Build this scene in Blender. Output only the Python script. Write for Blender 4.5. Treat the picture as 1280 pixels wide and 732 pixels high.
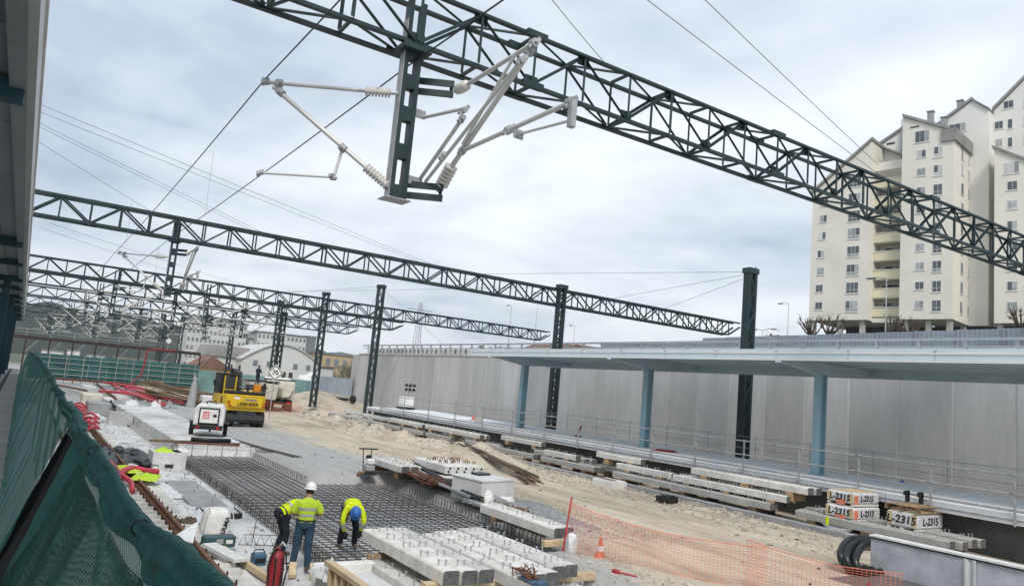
import bpy, bmesh, math, random
import numpy as np
from mathutils import Matrix, Vector, noise as mnoise
random.seed(7)
R = math.radians
for o in list(bpy.data.objects): bpy.data.objects.remove(o)
S = bpy.context.scene
COL = S.collection
# ---------------------------------------------------------------- camera
EYE = 4.0
cam = bpy.data.cameras.new('camera'); co = bpy.data.objects.new('camera', cam); COL.objects.link(co)
cam.sensor_width = 36; cam.lens = 26.13; cam.clip_start = .05; cam.clip_end = 9000
co.matrix_world = Matrix(((0.83099222, -0.14775845, -0.53630156, 0), (-0.54904235, -0.06279896, -0.83343193, 0),
                          (0.08946743, 0.98702773, -0.13331109, EYE), (0, 0, 0, 1)))
S.camera = co
# ---------------------------------------------------------------- sky, sun, exposure
SUN_EL, SUN_AZ = 48, 205            # azimuth clockwise from +Y
wd = bpy.data.worlds.new('World'); S.world = wd; wd.use_nodes = True
nt = wd.node_tree; nt.nodes.clear()
def wn(t, **k):
    n = nt.nodes.new(t)
    for a, b in k.items(): setattr(n, a, b)
    return n
sky = wn('ShaderNodeTexSky', sky_type='NISHITA', sun_disc=False, sun_elevation=R(SUN_EL), sun_rotation=R(SUN_AZ), air_density=1.4, dust_density=3.5)
tc = wn('ShaderNodeTexCoord'); sx = wn('ShaderNodeSeparateXYZ'); nt.links.new(tc.outputs['Generated'], sx.inputs[0])
def wm_(op, a, b=None):
    n = wn('ShaderNodeMath', operation=op)
    for i, v in enumerate((a, b)):
        if v is None: continue
        if isinstance(v, (int, float)): n.inputs[i].default_value = v
        else: nt.links.new(v, n.inputs[i])
    return n.outputs[0]
zz = wm_('ADD', wm_('MAXIMUM', sx.outputs[2], 0.0), .16)
cx = wn('ShaderNodeCombineXYZ')
nt.links.new(wm_('DIVIDE', sx.outputs[0], zz), cx.inputs[0]); nt.links.new(wm_('DIVIDE', sx.outputs[1], zz), cx.inputs[1])
def cloud(scale, detail, rough, loc, rot, sc):
    mp = wn('ShaderNodeMapping'); mp.inputs['Location'].default_value = loc; mp.inputs['Rotation'].default_value = (0, 0, rot); mp.inputs['Scale'].default_value = sc
    nt.links.new(cx.outputs[0], mp.inputs[0])
    n = wn('ShaderNodeTexNoise'); n.inputs['Scale'].default_value = scale; n.inputs['Detail'].default_value = detail; n.inputs['Roughness'].default_value = rough
    n.inputs['Distortion'].default_value = .35
    nt.links.new(mp.outputs[0], n.inputs['Vector']); return n.outputs[0]
n1 = cloud(.75, 8, .55, (2.3, .6, 0), .5, (1.0, .6, 1)); n2 = cloud(2.1, 6, .55, (5, 1, 0), .5, (.8, 1.3, 1))
mixn = wm_('ADD', wm_('ADD', wm_('MULTIPLY', n1, .74), wm_('MULTIPLY', n2, .26)), wm_('MULTIPLY', wm_('POWER', wm_('SUBTRACT', 1.0, wm_('MINIMUM', wm_('ABSOLUTE', sx.outputs[2]), 1.0)), 3.0), .075))
rp = wn('ShaderNodeValToRGB'); nt.links.new(mixn, rp.inputs[0])
e = rp.color_ramp.elements
e[0].position = .40; e[0].color = (.35, .43, .525, 1)
e[1].position = .70; e[1].color = (.83, .86, .895, 1)
m_ = e.new(.465); m_.color = (.475, .545, .635, 1)
m_ = e.new(.53); m_.color = (.60, .655, .725, 1)
m_ = e.new(.61); m_.color = (.735, .775, .82, 1)
sk = wn('ShaderNodeVectorMath', operation='SCALE'); nt.links.new(sky.outputs[0], sk.inputs[0]); sk.inputs['Scale'].default_value = .1
mx = wn('ShaderNodeMix', data_type='RGBA'); mx.inputs[0].default_value = .93
nt.links.new(sk.outputs[0], mx.inputs[6]); nt.links.new(rp.outputs[0], mx.inputs[7])
bg = wn('ShaderNodeBackground'); bg.inputs[1].default_value = .83; nt.links.new(mx.outputs[2], bg.inputs[0])
wo = wn('ShaderNodeOutputWorld'); nt.links.new(bg.outputs[0], wo.inputs[0])
sl = bpy.data.lights.new('sun', 'SUN'); sl.energy = 1.5; sl.angle = R(16); sl.color = (1, .96, .9)
so = bpy.data.objects.new('sun', sl); COL.objects.link(so)
sd = Vector((math.sin(R(SUN_AZ)) * math.cos(R(SUN_EL)), math.cos(R(SUN_AZ)) * math.cos(R(SUN_EL)), math.sin(R(SUN_EL))))
so.rotation_euler = sd.to_track_quat('Z', 'Y').to_euler(); so.location = (0, 0, 60)
S.view_settings.view_transform = 'Standard'; S.view_settings.look = 'None'; S.view_settings.gamma = 1; S.view_settings.use_curve_mapping = False
S.view_settings.exposure = .76
# ---------------------------------------------------------------- helpers
WMX = {}
def wmx(o): return WMX[o.name]
def tag(o, label=None, cat=None, group=None, kind=None):
    for k, v in (('label', label), ('category', cat), ('group', group), ('kind', kind)):
        if v: o[k] = v
    return o
def T(name, label, cat, loc=(0, 0, 0), rz=0, group=None):
    o = bpy.data.objects.new(name, None); COL.objects.link(o); o.location = loc; o.rotation_euler = (0, 0, rz); o.empty_display_size = .2
    WMX[o.name] = o.matrix_basis.copy(); return tag(o, label, cat, group)
def link(name, me, parent=None, mw=None, local=False):
    """link a mesh; mw = world matrix (or matrix in the parent's frame when local)"""
    o = bpy.data.objects.new(name, me); COL.objects.link(o)
    if mw is None: mw = Matrix.Identity(4)
    if parent is not None:
        pm = wmx(parent)
        o.parent = parent
        if local: o.matrix_basis = mw; WMX[o.name] = pm @ mw
        else:
            o.matrix_parent_inverse = pm.inverted(); o.matrix_basis = mw; WMX[o.name] = mw.copy()
    else: o.matrix_basis = mw; WMX[o.name] = mw.copy()
    return o
def copy_tree(o, parent=None, loc=None, rz=None):
    c = o.copy(); COL.objects.link(c)
    if parent is not None:
        pi = o.matrix_parent_inverse.copy(); c.parent = parent; c.matrix_parent_inverse = pi; WMX[c.name] = wmx(parent) @ c.matrix_parent_inverse @ c.matrix_basis
    if loc is not None: c.location = loc
    if rz is not None: c.rotation_euler = (0, 0, rz)
    if parent is None: WMX[c.name] = c.matrix_basis.copy()
    for ch in o.children: copy_tree(ch, c)
    return c
class MB:
    def __init__(s): s.v = []; s.f = []; s.mi = []
    def add(s, vs, fs, m=0):
        b = len(s.v); s.v += [tuple(x) for x in vs]; s.f += [tuple(i + b for i in f) for f in fs]; s.mi += [m] * len(fs); return s
    def box(s, x0, x1, y0, y1, z0, z1, m=0, c=0):
        if c:                                   # chamfered along the longest horizontal edges and verticals
            return s.prism([(x0 + c, y0), (x1 - c, y0), (x1, y0 + c), (x1, y1 - c), (x1 - c, y1), (x0 + c, y1), (x0, y1 - c), (x0, y0 + c)], z0, z1, m)
        return s.add([(x0, y0, z0), (x1, y0, z0), (x1, y1, z0), (x0, y1, z0), (x0, y0, z1), (x1, y0, z1), (x1, y1, z1), (x0, y1, z1)],
                     [(0, 3, 2, 1), (4, 5, 6, 7), (0, 1, 5, 4), (1, 2, 6, 5), (2, 3, 7, 6), (3, 0, 4, 7)], m)
    def prism(s, poly, z0, z1, m=0, ax='z'):
        n = len(poly)
        def P(a, b, t): return {'z': (a, b, t), 'y': (a, t, b), 'x': (t, a, b)}[ax]
        vs = [P(a, b, z0) for a, b in poly] + [P(a, b, z1) for a, b in poly]
        return s.add(vs, [tuple(range(n - 1, -1, -1)), tuple(range(n, 2 * n))] + [(i, (i + 1) % n, n + (i + 1) % n, n + i) for i in range(n)], m)
    def bar(s, p, q, w, h, m=0):
        M = barmat(p, q, w, h)
        vs = [M @ Vector(c) for c in ((-.5, -.5, 0), (.5, -.5, 0), (.5, .5, 0), (-.5, .5, 0), (-.5, -.5, 1), (.5, -.5, 1), (.5, .5, 1), (-.5, .5, 1))]
        return s.add(vs, [(0, 3, 2, 1), (4, 5, 6, 7), (0, 1, 5, 4), (1, 2, 6, 5), (2, 3, 7, 6), (3, 0, 4, 7)], m)
    def chain(s, pts, rad, n=8, m=0, cap=True, ell=None):
        """tube through points; rad number or list; ell = list of (sx, sy) squash factors"""
        pts = [Vector(p) for p in pts]; k = len(pts)
        if isinstance(rad, (int, float)): rad = [rad] * k
        b = len(s.v); up = None
        for i, p in enumerate(pts):
            t = (pts[min(i + 1, k - 1)] - pts[max(i - 1, 0)])
            t = t.normalized() if t.length > 1e-9 else Vector((0, 0, 1))
            if up is None:
                up = Vector((0, 1, 0)) if abs(t.z) > .8 else Vector((0, 0, 1))
            a = t.cross(up)
            if a.length < 1e-4: a = t.cross(Vector((1, 0, 0)))
            a.normalize(); up = a.cross(t).normalized()
            ex, ey = ell[i] if ell else (1, 1)
            for j in range(n):
                th = 2 * math.pi * j / n
                s.v.append(tuple(p + (a * math.cos(th) * ex + up * math.sin(th) * ey) * rad[i]))
        for i in range(k - 1):
            for j in range(n):
                s.f.append((b + i * n + j, b + i * n + (j + 1) % n, b + (i + 1) * n + (j + 1) % n, b + (i + 1) * n + j)); s.mi.append(m)
        if cap:
            s.f.append(tuple(b + j for j in range(n - 1, -1, -1))); s.mi.append(m)
            s.f.append(tuple(b + (k - 1) * n + j for j in range(n))); s.mi.append(m)
        return s
    def tube(s, p, q, r, n=8, m=0, r2=None): return s.chain([p, q], [r, r if r2 is None else r2], n, m)
    def ball(s, c, rx, ry=None, rz=None, n=10, m=0):
        ry = ry or rx; rz = rz or rx; k = n // 2 + 1
        b = len(s.v); c = Vector(c)
        for i in range(k):
            ph = math.pi * (i + .02) / (k - 1 + .04)
            for j in range(n):
                th = 2 * math.pi * j / n
                s.v.append((c.x + rx * math.sin(ph) * math.cos(th), c.y + ry * math.sin(ph) * math.sin(th), c.z + rz * math.cos(ph)))
        for i in range(k - 1):
            for j in range(n):
                s.f.append((b + i * n + j, b + (i + 1) * n + j, b + (i + 1) * n + (j + 1) % n, b + i * n + (j + 1) % n)); s.mi.append(m)
        s.f.append(tuple(b + j for j in range(n))); s.mi.append(m)
        s.f.append(tuple(b + (k - 1) * n + j for j in range(n - 1, -1, -1))); s.mi.append(m)
        return s
    def sheet(s, fn, nu, nv, m=0, thick=0):
        b = len(s.v)
        for i in range(nu + 1):
            for j in range(nv + 1): s.v.append(tuple(fn(i / nu, j / nv)))
        for i in range(nu):
            for j in range(nv):
                a = b + i * (nv + 1) + j
                s.f.append((a, a + 1, a + nv + 2, a + nv + 1)); s.mi.append(m)
        return s
    def lathe(s, prof, p, q, n=12, m=0):
        """profile [(t along p->q in metres, radius)]"""
        p = Vector(p); d = (Vector(q) - p).normalized()
        return s.chain([p + d * t for t, r in prof], [r for t, r in prof], n, m)
    def mesh(s, name, mats, smooth=False):
        me = bpy.data.meshes.new(name); me.from_pydata(s.v, [], s.f)
        for m in (mats if isinstance(mats, (list, tuple)) else [mats]): me.materials.append(MT[m] if isinstance(m, str) else m)
        if any(s.mi): me.polygons.foreach_set('material_index', s.mi)
        if smooth: me.polygons.foreach_set('use_smooth', [True] * len(me.polygons))
        me.update(); return me
    def build(s, name, mats, parent=None, smooth=False, mw=None, local=False, bevel=0):
        o = link(name, s.mesh(name, mats, smooth), parent, mw, local)
        if bevel:
            md = o.modifiers.new('bevel', 'BEVEL'); md.width = bevel; md.segments = 1; md.limit_method = 'ANGLE'; md.angle_limit = R(40)
        return o
def barmat(p, q, w, h):
    p, q = Vector(p), Vector(q); d = q - p; L = d.length; t = d / L
    up = Vector((0, 0, 1)) if abs(t.z) < .95 else Vector((0, 1, 0))
    a = t.cross(up).normalized(); b = a.cross(t).normalized()
    M = Matrix.Identity(4)
    for i in range(3): M[i][0] = a[i] * w; M[i][1] = b[i] * h; M[i][2] = d[i]; M[i][3] = p[i]
    return M
UNIT = {}
def unit(kind, mat):
    k = (kind, mat)
    if k in UNIT: return UNIT[k]
    m = MB()
    if kind == 'bar': m.box(-.5, .5, -.5, .5, 0, 1)
    elif kind == 'angle':          # L section
        t = .14; m.prism([(-.5, -.5), (.5, -.5), (.5, -.5 + t), (-.5 + t, -.5 + t), (-.5 + t, .5), (-.5, .5)], 0, 1)
    elif kind == 'channel':
        t = .12; m.prism([(-.5, -.5), (.5, -.5), (.5, -.5 + t), (-.5 + t * .6, -.5 + t), (-.5 + t * .6, .5 - t), (.5, .5 - t), (.5, .5), (-.5, .5)], 0, 1)
    elif kind == 'rod': m.chain([(0, 0, 0), (0, 0, 1)], .5, 8)
    me = m.mesh(kind, mat, kind == 'rod')
    UNIT[k] = me; return me
def bar(name, p, q, w, h, mat, parent, kind='bar'): return link(name, unit(kind, mat), parent, barmat(p, q, w, h))
def textmesh(body, size, mat, bold=0.0, ext=.002):
    cu = bpy.data.curves.new('lettering', 'FONT'); cu.body = body; cu.size = size; cu.extrude = ext; cu.align_x = 'CENTER'; cu.align_y = 'CENTER'; cu.offset = bold
    cu.resolution_u = 3
    o = bpy.data.objects.new('tmp_text', cu); COL.objects.link(o)
    bpy.context.view_layer.update()
    me = bpy.data.meshes.new_from_object(o.evaluated_get(bpy.context.evaluated_depsgraph_get()))
    bpy.data.objects.remove(o); me.materials.clear(); me.materials.append(MT[mat]); me.name = 'lettering'; return me
def text(body, size, mat, parent, org, right, up, bold=0.0):
    x = Vector(right).normalized(); y = Vector(up).normalized(); z = x.cross(y)
    M = Matrix.Identity(4)
    for i in range(3): M[i][0] = x[i]; M[i][1] = y[i]; M[i][2] = z[i]; M[i][3] = org[i]
    return link('lettering', textmesh(body, size, mat, bold), parent, M)
# ---------------------------------------------------------------- materials
MT = {}
def mat(name, col, rough=.75, metal=0., var=.16, scale=2.5, bump=.08, col2=None, fine=40, rnd=.08, stretch=(1, 1, 1), alpha=1, trans=0, spec=.4, patch=None):
    m = bpy.data.materials.new(name); m.use_nodes = True; t = m.node_tree; b = t.nodes['Principled BSDF']
    N = t.nodes.new; L = t.links.new
    b.inputs['Roughness'].default_value = rough; b.inputs['Metallic'].default_value = metal; b.inputs['Specular IOR Level'].default_value = spec
    geo = N('ShaderNodeNewGeometry'); mp = N('ShaderNodeMapping'); mp.inputs['Scale'].default_value = stretch; L(geo.outputs['Position'], mp.inputs[0])
    na = N('ShaderNodeTexNoise'); na.inputs['Scale'].default_value = scale; na.inputs['Detail'].default_value = 6; na.inputs['Roughness'].default_value = .62; L(mp.outputs[0], na.inputs['Vector'])
    nb = N('ShaderNodeTexNoise'); nb.inputs['Scale'].default_value = fine; nb.inputs['Detail'].default_value = 3; L(mp.outputs[0], nb.inputs['Vector'])
    rp = N('ShaderNodeValToRGB'); L(na.outputs[0], rp.inputs[0])
    c2 = col2 or tuple(c * (1 - 2 * var) for c in col)
    rp.color_ramp.elements[0].position = .3; rp.color_ramp.elements[0].color = (*c2, 1)
    rp.color_ramp.elements[1].position = .62; rp.color_ramp.elements[1].color = (*col, 1)
    oi = N('ShaderNodeObjectInfo')
    mr = N('ShaderNodeMapRange'); L(oi.outputs['Random'], mr.inputs[0]); mr.inputs[3].default_value = 1 - rnd; mr.inputs[4].default_value = 1 + rnd
    fr = N('ShaderNodeMapRange'); L(nb.outputs[0], fr.inputs[0]); fr.inputs[1].default_value = .25; fr.inputs[2].default_value = .75; fr.inputs[3].default_value = 1 - var * .7; fr.inputs[4].default_value = 1 + var * .5
    mm = N('ShaderNodeMath'); mm.operation = 'MULTIPLY'; L(mr.outputs[0], mm.inputs[0]); L(fr.outputs[0], mm.inputs[1])
    sc = N('ShaderNodeVectorMath'); sc.operation = 'SCALE'; L(rp.outputs[0], sc.inputs[0]); L(mm.outputs[0], sc.inputs['Scale'])
    L(sc.outputs[0], b.inputs['Base Color'])
    if bump:
        bp = N('ShaderNodeBump'); bp.inputs['Strength'].default_value = min(1, bump * 4); bp.inputs['Distance'].default_value = .02 if scale > 1 else .05
        ad = N('ShaderNodeMath'); ad.operation = 'ADD'; L(na.outputs[0], ad.inputs[0]); L(nb.outputs[0], ad.inputs[1]); L(ad.outputs[0], bp.inputs['Height']); L(bp.outputs[0], b.inputs['Normal'])
    if alpha < 1: b.inputs['Alpha'].default_value = alpha
    if trans: b.inputs['Transmission Weight'].default_value = trans
    MT[name] = m; return m
mat('green_steel', (.006, .023, .025), .5, 0, .3, 2.2, .03, col2=(.018, .036, .036), fine=30, rnd=.2, spec=.45)
mat('green_far', (.012, .028, .029), .55, 0, .15, 1, 0)
mat('galv', (.50, .52, .53), .42, .6, .06, 2, 0)
mat('galv_dull', (.42, .43, .44), .6, .35, .2, 5, .03)
mat('wire', (.055, .057, .06), .5, .6, .1, 1, 0)
mat('wire_pale', (.20, .21, .22), .6, .3, .1, 1, 0)
mat('porcelain', (.62, .60, .56), .3, 0, .06, 6, 0)
mat('alu', (.58, .575, .55), .45, .2, .04, 2, 0)
mat('dark_iron', (.035, .036, .038), .55, .5, .2, 6, .03)
mat('concrete', (.47, .46, .435), .85, 0, .12, 1.1, .09, fine=22)
mat('concrete_pale', (.71, .70, .67), .82, 0, .09, 1.4, .06, fine=18)
mat('concrete_slab', (.66, .66, .655), .75, 0, .2, .9, .07, fine=11, stretch=(1, .6, 1))
mat('platform_concrete', (.77, .785, .80), .78, 0, .07, .45, .04, fine=12)
mat('concrete_grey', (.34, .345, .35), .85, 0, .16, 1.5, .1, fine=24)
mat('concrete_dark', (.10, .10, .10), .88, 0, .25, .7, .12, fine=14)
mat('panel', (.49, .49, .488), .97, 0, .085, .8, .04, fine=6, stretch=(1, 1.3, .25), rnd=.10, spec=.1)
mat('joint_pale', (.60, .60, .595), .85, 0, .15, 1.5, .03, stretch=(1, 1, .2))
mat('beam_end', (.13, .13, .13), .9, 0, .3, 8, .2)
mat('beam_conc', (.66, .645, .605), .82, 0, .15, 2.6, .08, fine=24, rnd=.12)
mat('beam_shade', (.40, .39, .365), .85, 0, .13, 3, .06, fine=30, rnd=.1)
mat('timber', (.45, .31, .17), .8, 0, .2, 3, .1, fine=30, stretch=(.3, 3, 3))
mat('timber_pale', (.60, .47, .29), .8, 0, .14, 3, .06, fine=26, stretch=(2, .4, 3))
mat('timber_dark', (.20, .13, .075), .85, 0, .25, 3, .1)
mat('ochre_form', (.42, .22, .05), .65, 0, .25, 2, .05)
mat('rust', (.17, .072, .038), .88, .1, .35, 4, .15, col2=(.085, .04, .027))
mat('rail_rust', (.20, .095, .055), .75, .2, .25, 3, .08, col2=(.12, .055, .035))
mat('rebar', (.13, .125, .122), .75, .4, .25, 4, .05, col2=(.105, .078, .06))
mat('sand', (.49, .425, .33), .95, 0, .18, .8, .3, fine=12)
mat('gravel', (.30, .305, .31), .95, 0, .3, 6, .5, fine=30)
mat('rubble', (.44, .40, .34), .95, 0, .25, 6, .3)
mat('white_plastic', (.74, .74, .72), .55, 0, .10, 5, .05)
mat('tarp_white', (.66, .67, .68), .6, 0, .12, 2.2, .12, fine=14)
mat('sack', (.75, .74, .72), .75, 0, .1, 7, .15)
mat('film', (.70, .70, .71), .25, 0, .12, 8, .2, spec=.6)
mat('geotextile', (.50, .515, .555), .92, 0, .13, 2.6, .06, fine=45)
mat('felt', (.115, .112, .112), .95, 0, .15, 5, .08)
mat('black_plastic', (.012, .013, .015), .35, 0, .2, 6, .04, spec=.5)
mat('black_rubber', (.018, .018, .019), .8, 0, .25, 8, .1)
mat('netting', (.026, .20, .165), .75, 0, .22, 2, .2, col2=(.014, .12, .10), fine=60)
mat('netting_edge', (.02, .135, .118), .7, 0, .2, 5, .3)
mat('netting_pale', (.075, .20, .175), .8, 0, .2, 3, .3)
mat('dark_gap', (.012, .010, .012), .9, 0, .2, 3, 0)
mat('hoarding', (.040, .135, .125), .85, 0, .2, .8, .1, fine=6)
mat('hoarding_pale', (.17, .30, .29), .85, 0, .15, .8, .05, fine=6)
mat('red_pipe', (.52, .045, .065), .5, 0, .15, 6, .05)
mat('red_dark', (.28, .02, .03), .5, 0, .2, 6, .05)
mat('orange_net', (.74, .22, .13), .7, 0, .15, 5, 0)
mat('cone_orange', (.70, .20, .13), .55, 0, .1, 6, 0)
mat('hivis', (.50, .70, .04), .75, 0, .12, 9, .25, fine=30)
mat('hivis_b', (.62, .74, .01), .75, 0, .12, 9, .25, fine=30)
mat('band', (.36, .38, .37), .45, .2, .08, 20, 0)
mat('denim', (.030, .068, .115), .9, 0, .22, 9, .25, fine=40)
mat('navy', (.012, .016, .028), .9, 0, .2, 9, .2)
mat('skin', (.42, .24, .17), .55, 0, .08, 12, .02)
mat('hair', (.015, .011, .009), .7, 0, .2, 20, .2)
mat('helmet_white', (.78, .77, .74), .35, 0, .05, 8, 0)
mat('helmet_blue', (.03, .13, .42), .35, 0, .06, 8, 0)
mat('boot', (.10, .075, .05), .8, 0, .2, 12, .1)
mat('glove', (.02, .022, .026), .8, 0, .2, 20, .2)
mat('yellow_paint', (.72, .47, .012), .38, 0, .10, 2, .02, spec=.5)
mat('machine_grey', (.055, .056, .058), .6, .2, .25, 3, .08)
mat('machine_black', (.014, .014, .015), .5, 0, .2, 3, .05)
mat('tyre', (.022, .021, .020), .9, 0, .3, 6, .2)
mat('glass', (.025, .032, .038), .08, 0, .1, 2, 0, spec=.8)
mat('red_lens', (.5, .01, .012), .3, 0, .05, 5, 0)
mat('amber', (.75, .28, .01), .4, 0, .08, 5, 0)
mat('machine_white', (.74, .74, .72), .45, 0, .10, 3, .02)
mat('truck_cream', (.62, .59, .50), .55, 0, .14, 2, .04)
mat('ink', (.012, .012, .013), .8, 0, .05, 5, 0)
mat('ink_red', (.55, .02, .03), .6, 0, .05, 5, 0)
mat('sign_white', (.78, .78, .76), .5, 0, .05, 5, 0)
mat('teal_tool', (.035, .085, .095), .55, 0, .15, 5, .05)
mat('tool_blue', (.05, .12, .19), .5, 0, .15, 5, .05)
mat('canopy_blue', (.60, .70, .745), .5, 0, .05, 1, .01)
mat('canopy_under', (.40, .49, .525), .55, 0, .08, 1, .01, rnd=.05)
mat('column_blue', (.25, .40, .47), .5, 0, .08, 1, .01)
mat('soffit', (.26, .30, .30), .5, .1, .16, .8, .02, stretch=(1, .25, 1))
mat('soffit_trim', (.48, .49, .48), .5, .1, .1, .8, .01)
mat('teal_beam', (.008, .050, .065), .5, 0, .15, 1, .02)
mat('barrier', (.34, .385, .44), .6, .1, .1, 1.2, .02, rnd=.05)
mat('render_cream', (.80, .768, .685), .9, 0, .05, .25, .02, fine=6)
mat('render_white', (.72, .71, .67), .9, 0, .05, .25, .02, fine=6)
mat('balcony_cream', (.72, .67, .49), .9, 0, .06, .3, .02)
mat('roof_grey', (.30, .29, .28), .9, 0, .15, .5, .05)
mat('shutter', (.58, .58, .56), .6, 0, .1, 2, 0, rnd=.2)
mat('curtain', (.42, .44, .45), .4, 0, .25, 3, 0, rnd=.3)
mat('pane', (.07, .085, .10), .12, 0, .25, 1.5, 0, rnd=.35, spec=.8)
mat('frame_white', (.70, .70, .68), .5, 0, .05, 5, 0)
mat('void', (.05, .048, .045), .95, 0, .2, 1, 0)
mat('hill_green', (.032, .045, .036), 1, 0, .3, .02, 0, col2=(.02, .032, .022), fine=.15, spec=.1)
mat('far_white', (.60, .60, .58), .8, 0, .08, .1, 0)
mat('far_grey', (.18, .20, .22), .8, 0, .1, .3, 0)
mat('tan_wall', (.47, .36, .22), .85, 0, .1, .3, 0)
mat('tile_red', (.20, .105, .075), .85, 0, .2, .6, .05)
mat('leaf', (.055, .085, .030), .8, 0, .3, 2, 0, rnd=.2)
mat('leaf_olive', (.085, .095, .045), .8, 0, .3, 2, 0)
mat('bark', (.085, .062, .048), .95, 0, .25, 6, .2)
mat('brown_beam', (.065, .045, .042), .8, .1, .25, 2, .05)
mat('pit_concrete', (.60, .605, .61), .88, 0, .2, .7, .1, fine=14)
# open weave of the debris netting: thin threads with partly see-through gaps
def weave(name, F=.013, lo=.60):
    t = MT[name].node_tree; N = t.nodes.new; L = t.links.new; b = t.nodes['Principled BSDF']
    g = N('ShaderNodeNewGeometry'); s = N('ShaderNodeSeparateXYZ'); L(g.outputs['Position'], s.inputs[0])
    def lin(ky, kz):
        a1 = N('ShaderNodeMath'); a1.operation = 'MULTIPLY'; L(s.outputs[1], a1.inputs[0]); a1.inputs[1].default_value = ky * 6.283 / F
        a2 = N('ShaderNodeMath'); a2.operation = 'MULTIPLY_ADD'; L(s.outputs[2], a2.inputs[0]); a2.inputs[1].default_value = kz * 6.283 / F; L(a1.outputs[0], a2.inputs[2])
        a3 = N('ShaderNodeMath'); a3.operation = 'SINE'; L(a2.outputs[0], a3.inputs[0]); return a3.outputs[0]
    m = N('ShaderNodeMath'); m.operation = 'MAXIMUM'; L(lin(.42, .62), m.inputs[0]); L(lin(.30, -.85), m.inputs[1])
    r = N('ShaderNodeMapRange'); L(m.outputs[0], r.inputs[0]); r.inputs[1].default_value = -.1; r.inputs[2].default_value = .7; r.inputs[3].default_value = lo; r.inputs[4].default_value = 1; L(r.outputs[0], b.inputs['Alpha'])
weave('netting', lo=.52)
# ================================================================ SETTING
def sst(a, b, x): t = min(1, max(0, (x - a) / (b - a))); return t * t * (3 - 2 * t)
def nz(x, y, s, o=0): return mnoise.noise(Vector((x * s, y * s, o)))
def gh(x, y):
    if x > 33.7:
        if y < 84.4 or x > 36.5 + (y - 84) * .45: return .5 + (6.4 + 8.4 * sst(88, 98, x) * (1 - sst(84, 96, y)) * sst(-60, 10, y)) * (1 - sst(130, 200, y))
        return .5
    z = .5
    pit = max((1 - sst(12.15, 12.4, x)) * (1 - sst(26.7, 27.3, y)), (1 - sst(9.3, 9.7, x)) * (1 - sst(36.2, 37.4, y))) * max(1 - sst(9.6, 10.4, x), sst(14.2, 15.0, y))
    left = 1 - sst(6.0, 6.6, x)
    z = z * (1 - pit) - .1 * pit
    z = z * (1 - left * (1 - sst(70, 90, y))) - .1 * left * (1 - sst(70, 90, y))
    if y < 130 and x > 6.6 and not (pit > .3):
        z += .05 * nz(x, y, .35) + .035 * nz(x, y * .35, 1.1, 3) + .018 * nz(x, y, 2.7, 5)
        for xr in (14.6, 16.6, 17.9):
            xc = xr + .5 * math.sin(y * .09 + xr) + .25 * math.sin(y * .23); d = (x - xc) / .3; z += -.06 * math.exp(-d * d) + .035 * math.exp(-((abs(x - xc) - .5) / .22) ** 2)
        b = sst(18.6, 20.4, x) * (1 - sst(21.3, 21.9, x)) * sst(30, 36, y) * (1 - sst(58, 66, y))
        z += b * (.2 + .75 * abs(nz(x, y, .5, 9)) + .28 * nz(x, y, 1.3, 2) + .10 * nz(x, y, 2.6, 6))
        b = sst(18.2, 19.4, x) * (1 - sst(20.4, 21.6, x)) * sst(28.5, 31, y) * (1 - sst(33, 35.5, y)); z += .5 * b
        b = sst(21.0, 21.5, x) * (1 - sst(21.7, 21.9, x)) * sst(12, 18, y) * (1 - sst(30, 36, y)); z += b * (.05 + .12 * max(0, nz(x, y, 1.3, 4)))
        b = sst(23, 27, x) * (1 - sst(31, 33.5, x)) * sst(62, 72, y) * (1 - sst(100, 112, y)); z += b * (.75 + .25 * nz(x, y, .3, 7))
        b = math.exp(-((x - 28.5) / 2.6) ** 2 - ((y - 82) / 6) ** 2); z += 1.0 * b
    return z
def axis(*seg):
    out = []
    for a, b, s in seg:
        n = max(1, int(round((b - a) / s))); out += [a + (b - a) * i / n for i in range(n)]
    return out + [seg[-1][1]]
gxs = axis((-500, -30, 60), (-30, 0, 6), (0, 5.6, .8), (5.6, 34.2, .3), (34.2, 90, 4), (90, 300, 30), (300, 1500, 300))
gys = axis((-150, 0, 50), (0, 9, 1.5), (9, 45, .3), (45, 70, .5), (70, 120, 1.2), (120, 300, 18), (300, 1850, 310))
g = MB(); ny = len(gys)
for x in gxs:
    for y in gys: g.v.append((x, y, gh(x, y)))
for i in range(len(gxs) - 1):
    for j in range(ny - 1):
        a = i * ny + j; g.f.append((a, a + ny, a + ny + 1, a + 1)); g.mi.append(0)
# ground material: sandy haul road, grey dusty hardstanding beside the slab
m = bpy.data.materials.new('site_ground'); m.use_nodes = True; t = m.node_tree; b = t.nodes['Principled BSDF']; N = t.nodes.new; L = t.links.new
b.inputs['Roughness'].default_value = .95; b.inputs['Specular IOR Level'].default_value = .25
geo = N('ShaderNodeNewGeometry'); sp = N('ShaderNodeSeparateXYZ'); L(geo.outputs['Position'], sp.inputs[0])
def nse(scale, det=6, st=(1, 1, 1), rough=.6):
    mp = N('ShaderNodeMapping'); mp.inputs['Scale'].default_value = st; L(geo.outputs['Position'], mp.inputs[0])
    n = N('ShaderNodeTexNoise'); n.inputs['Scale'].default_value = scale; n.inputs['Detail'].default_value = det; n.inputs['Roughness'].default_value = rough; L(mp.outputs[0], n.inputs['Vector']); return n.outputs[0]
def mth(op, a, b_=None):
    n = N('ShaderNodeMath'); n.operation = op
    for i, v in enumerate((a, b_)):
        if v is None: continue
        if isinstance(v, (int, float)): n.inputs[i].default_value = v
        else: L(v, n.inputs[i])
    return n.outputs[0]
def ramp(x, a, b_):
    n = N('ShaderNodeMapRange'); n.interpolation_type = 'SMOOTHSTEP'; L(x, n.inputs[0]); n.inputs[1].default_value = a; n.inputs[2].default_value = b_; return n.outputs[0]
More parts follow.
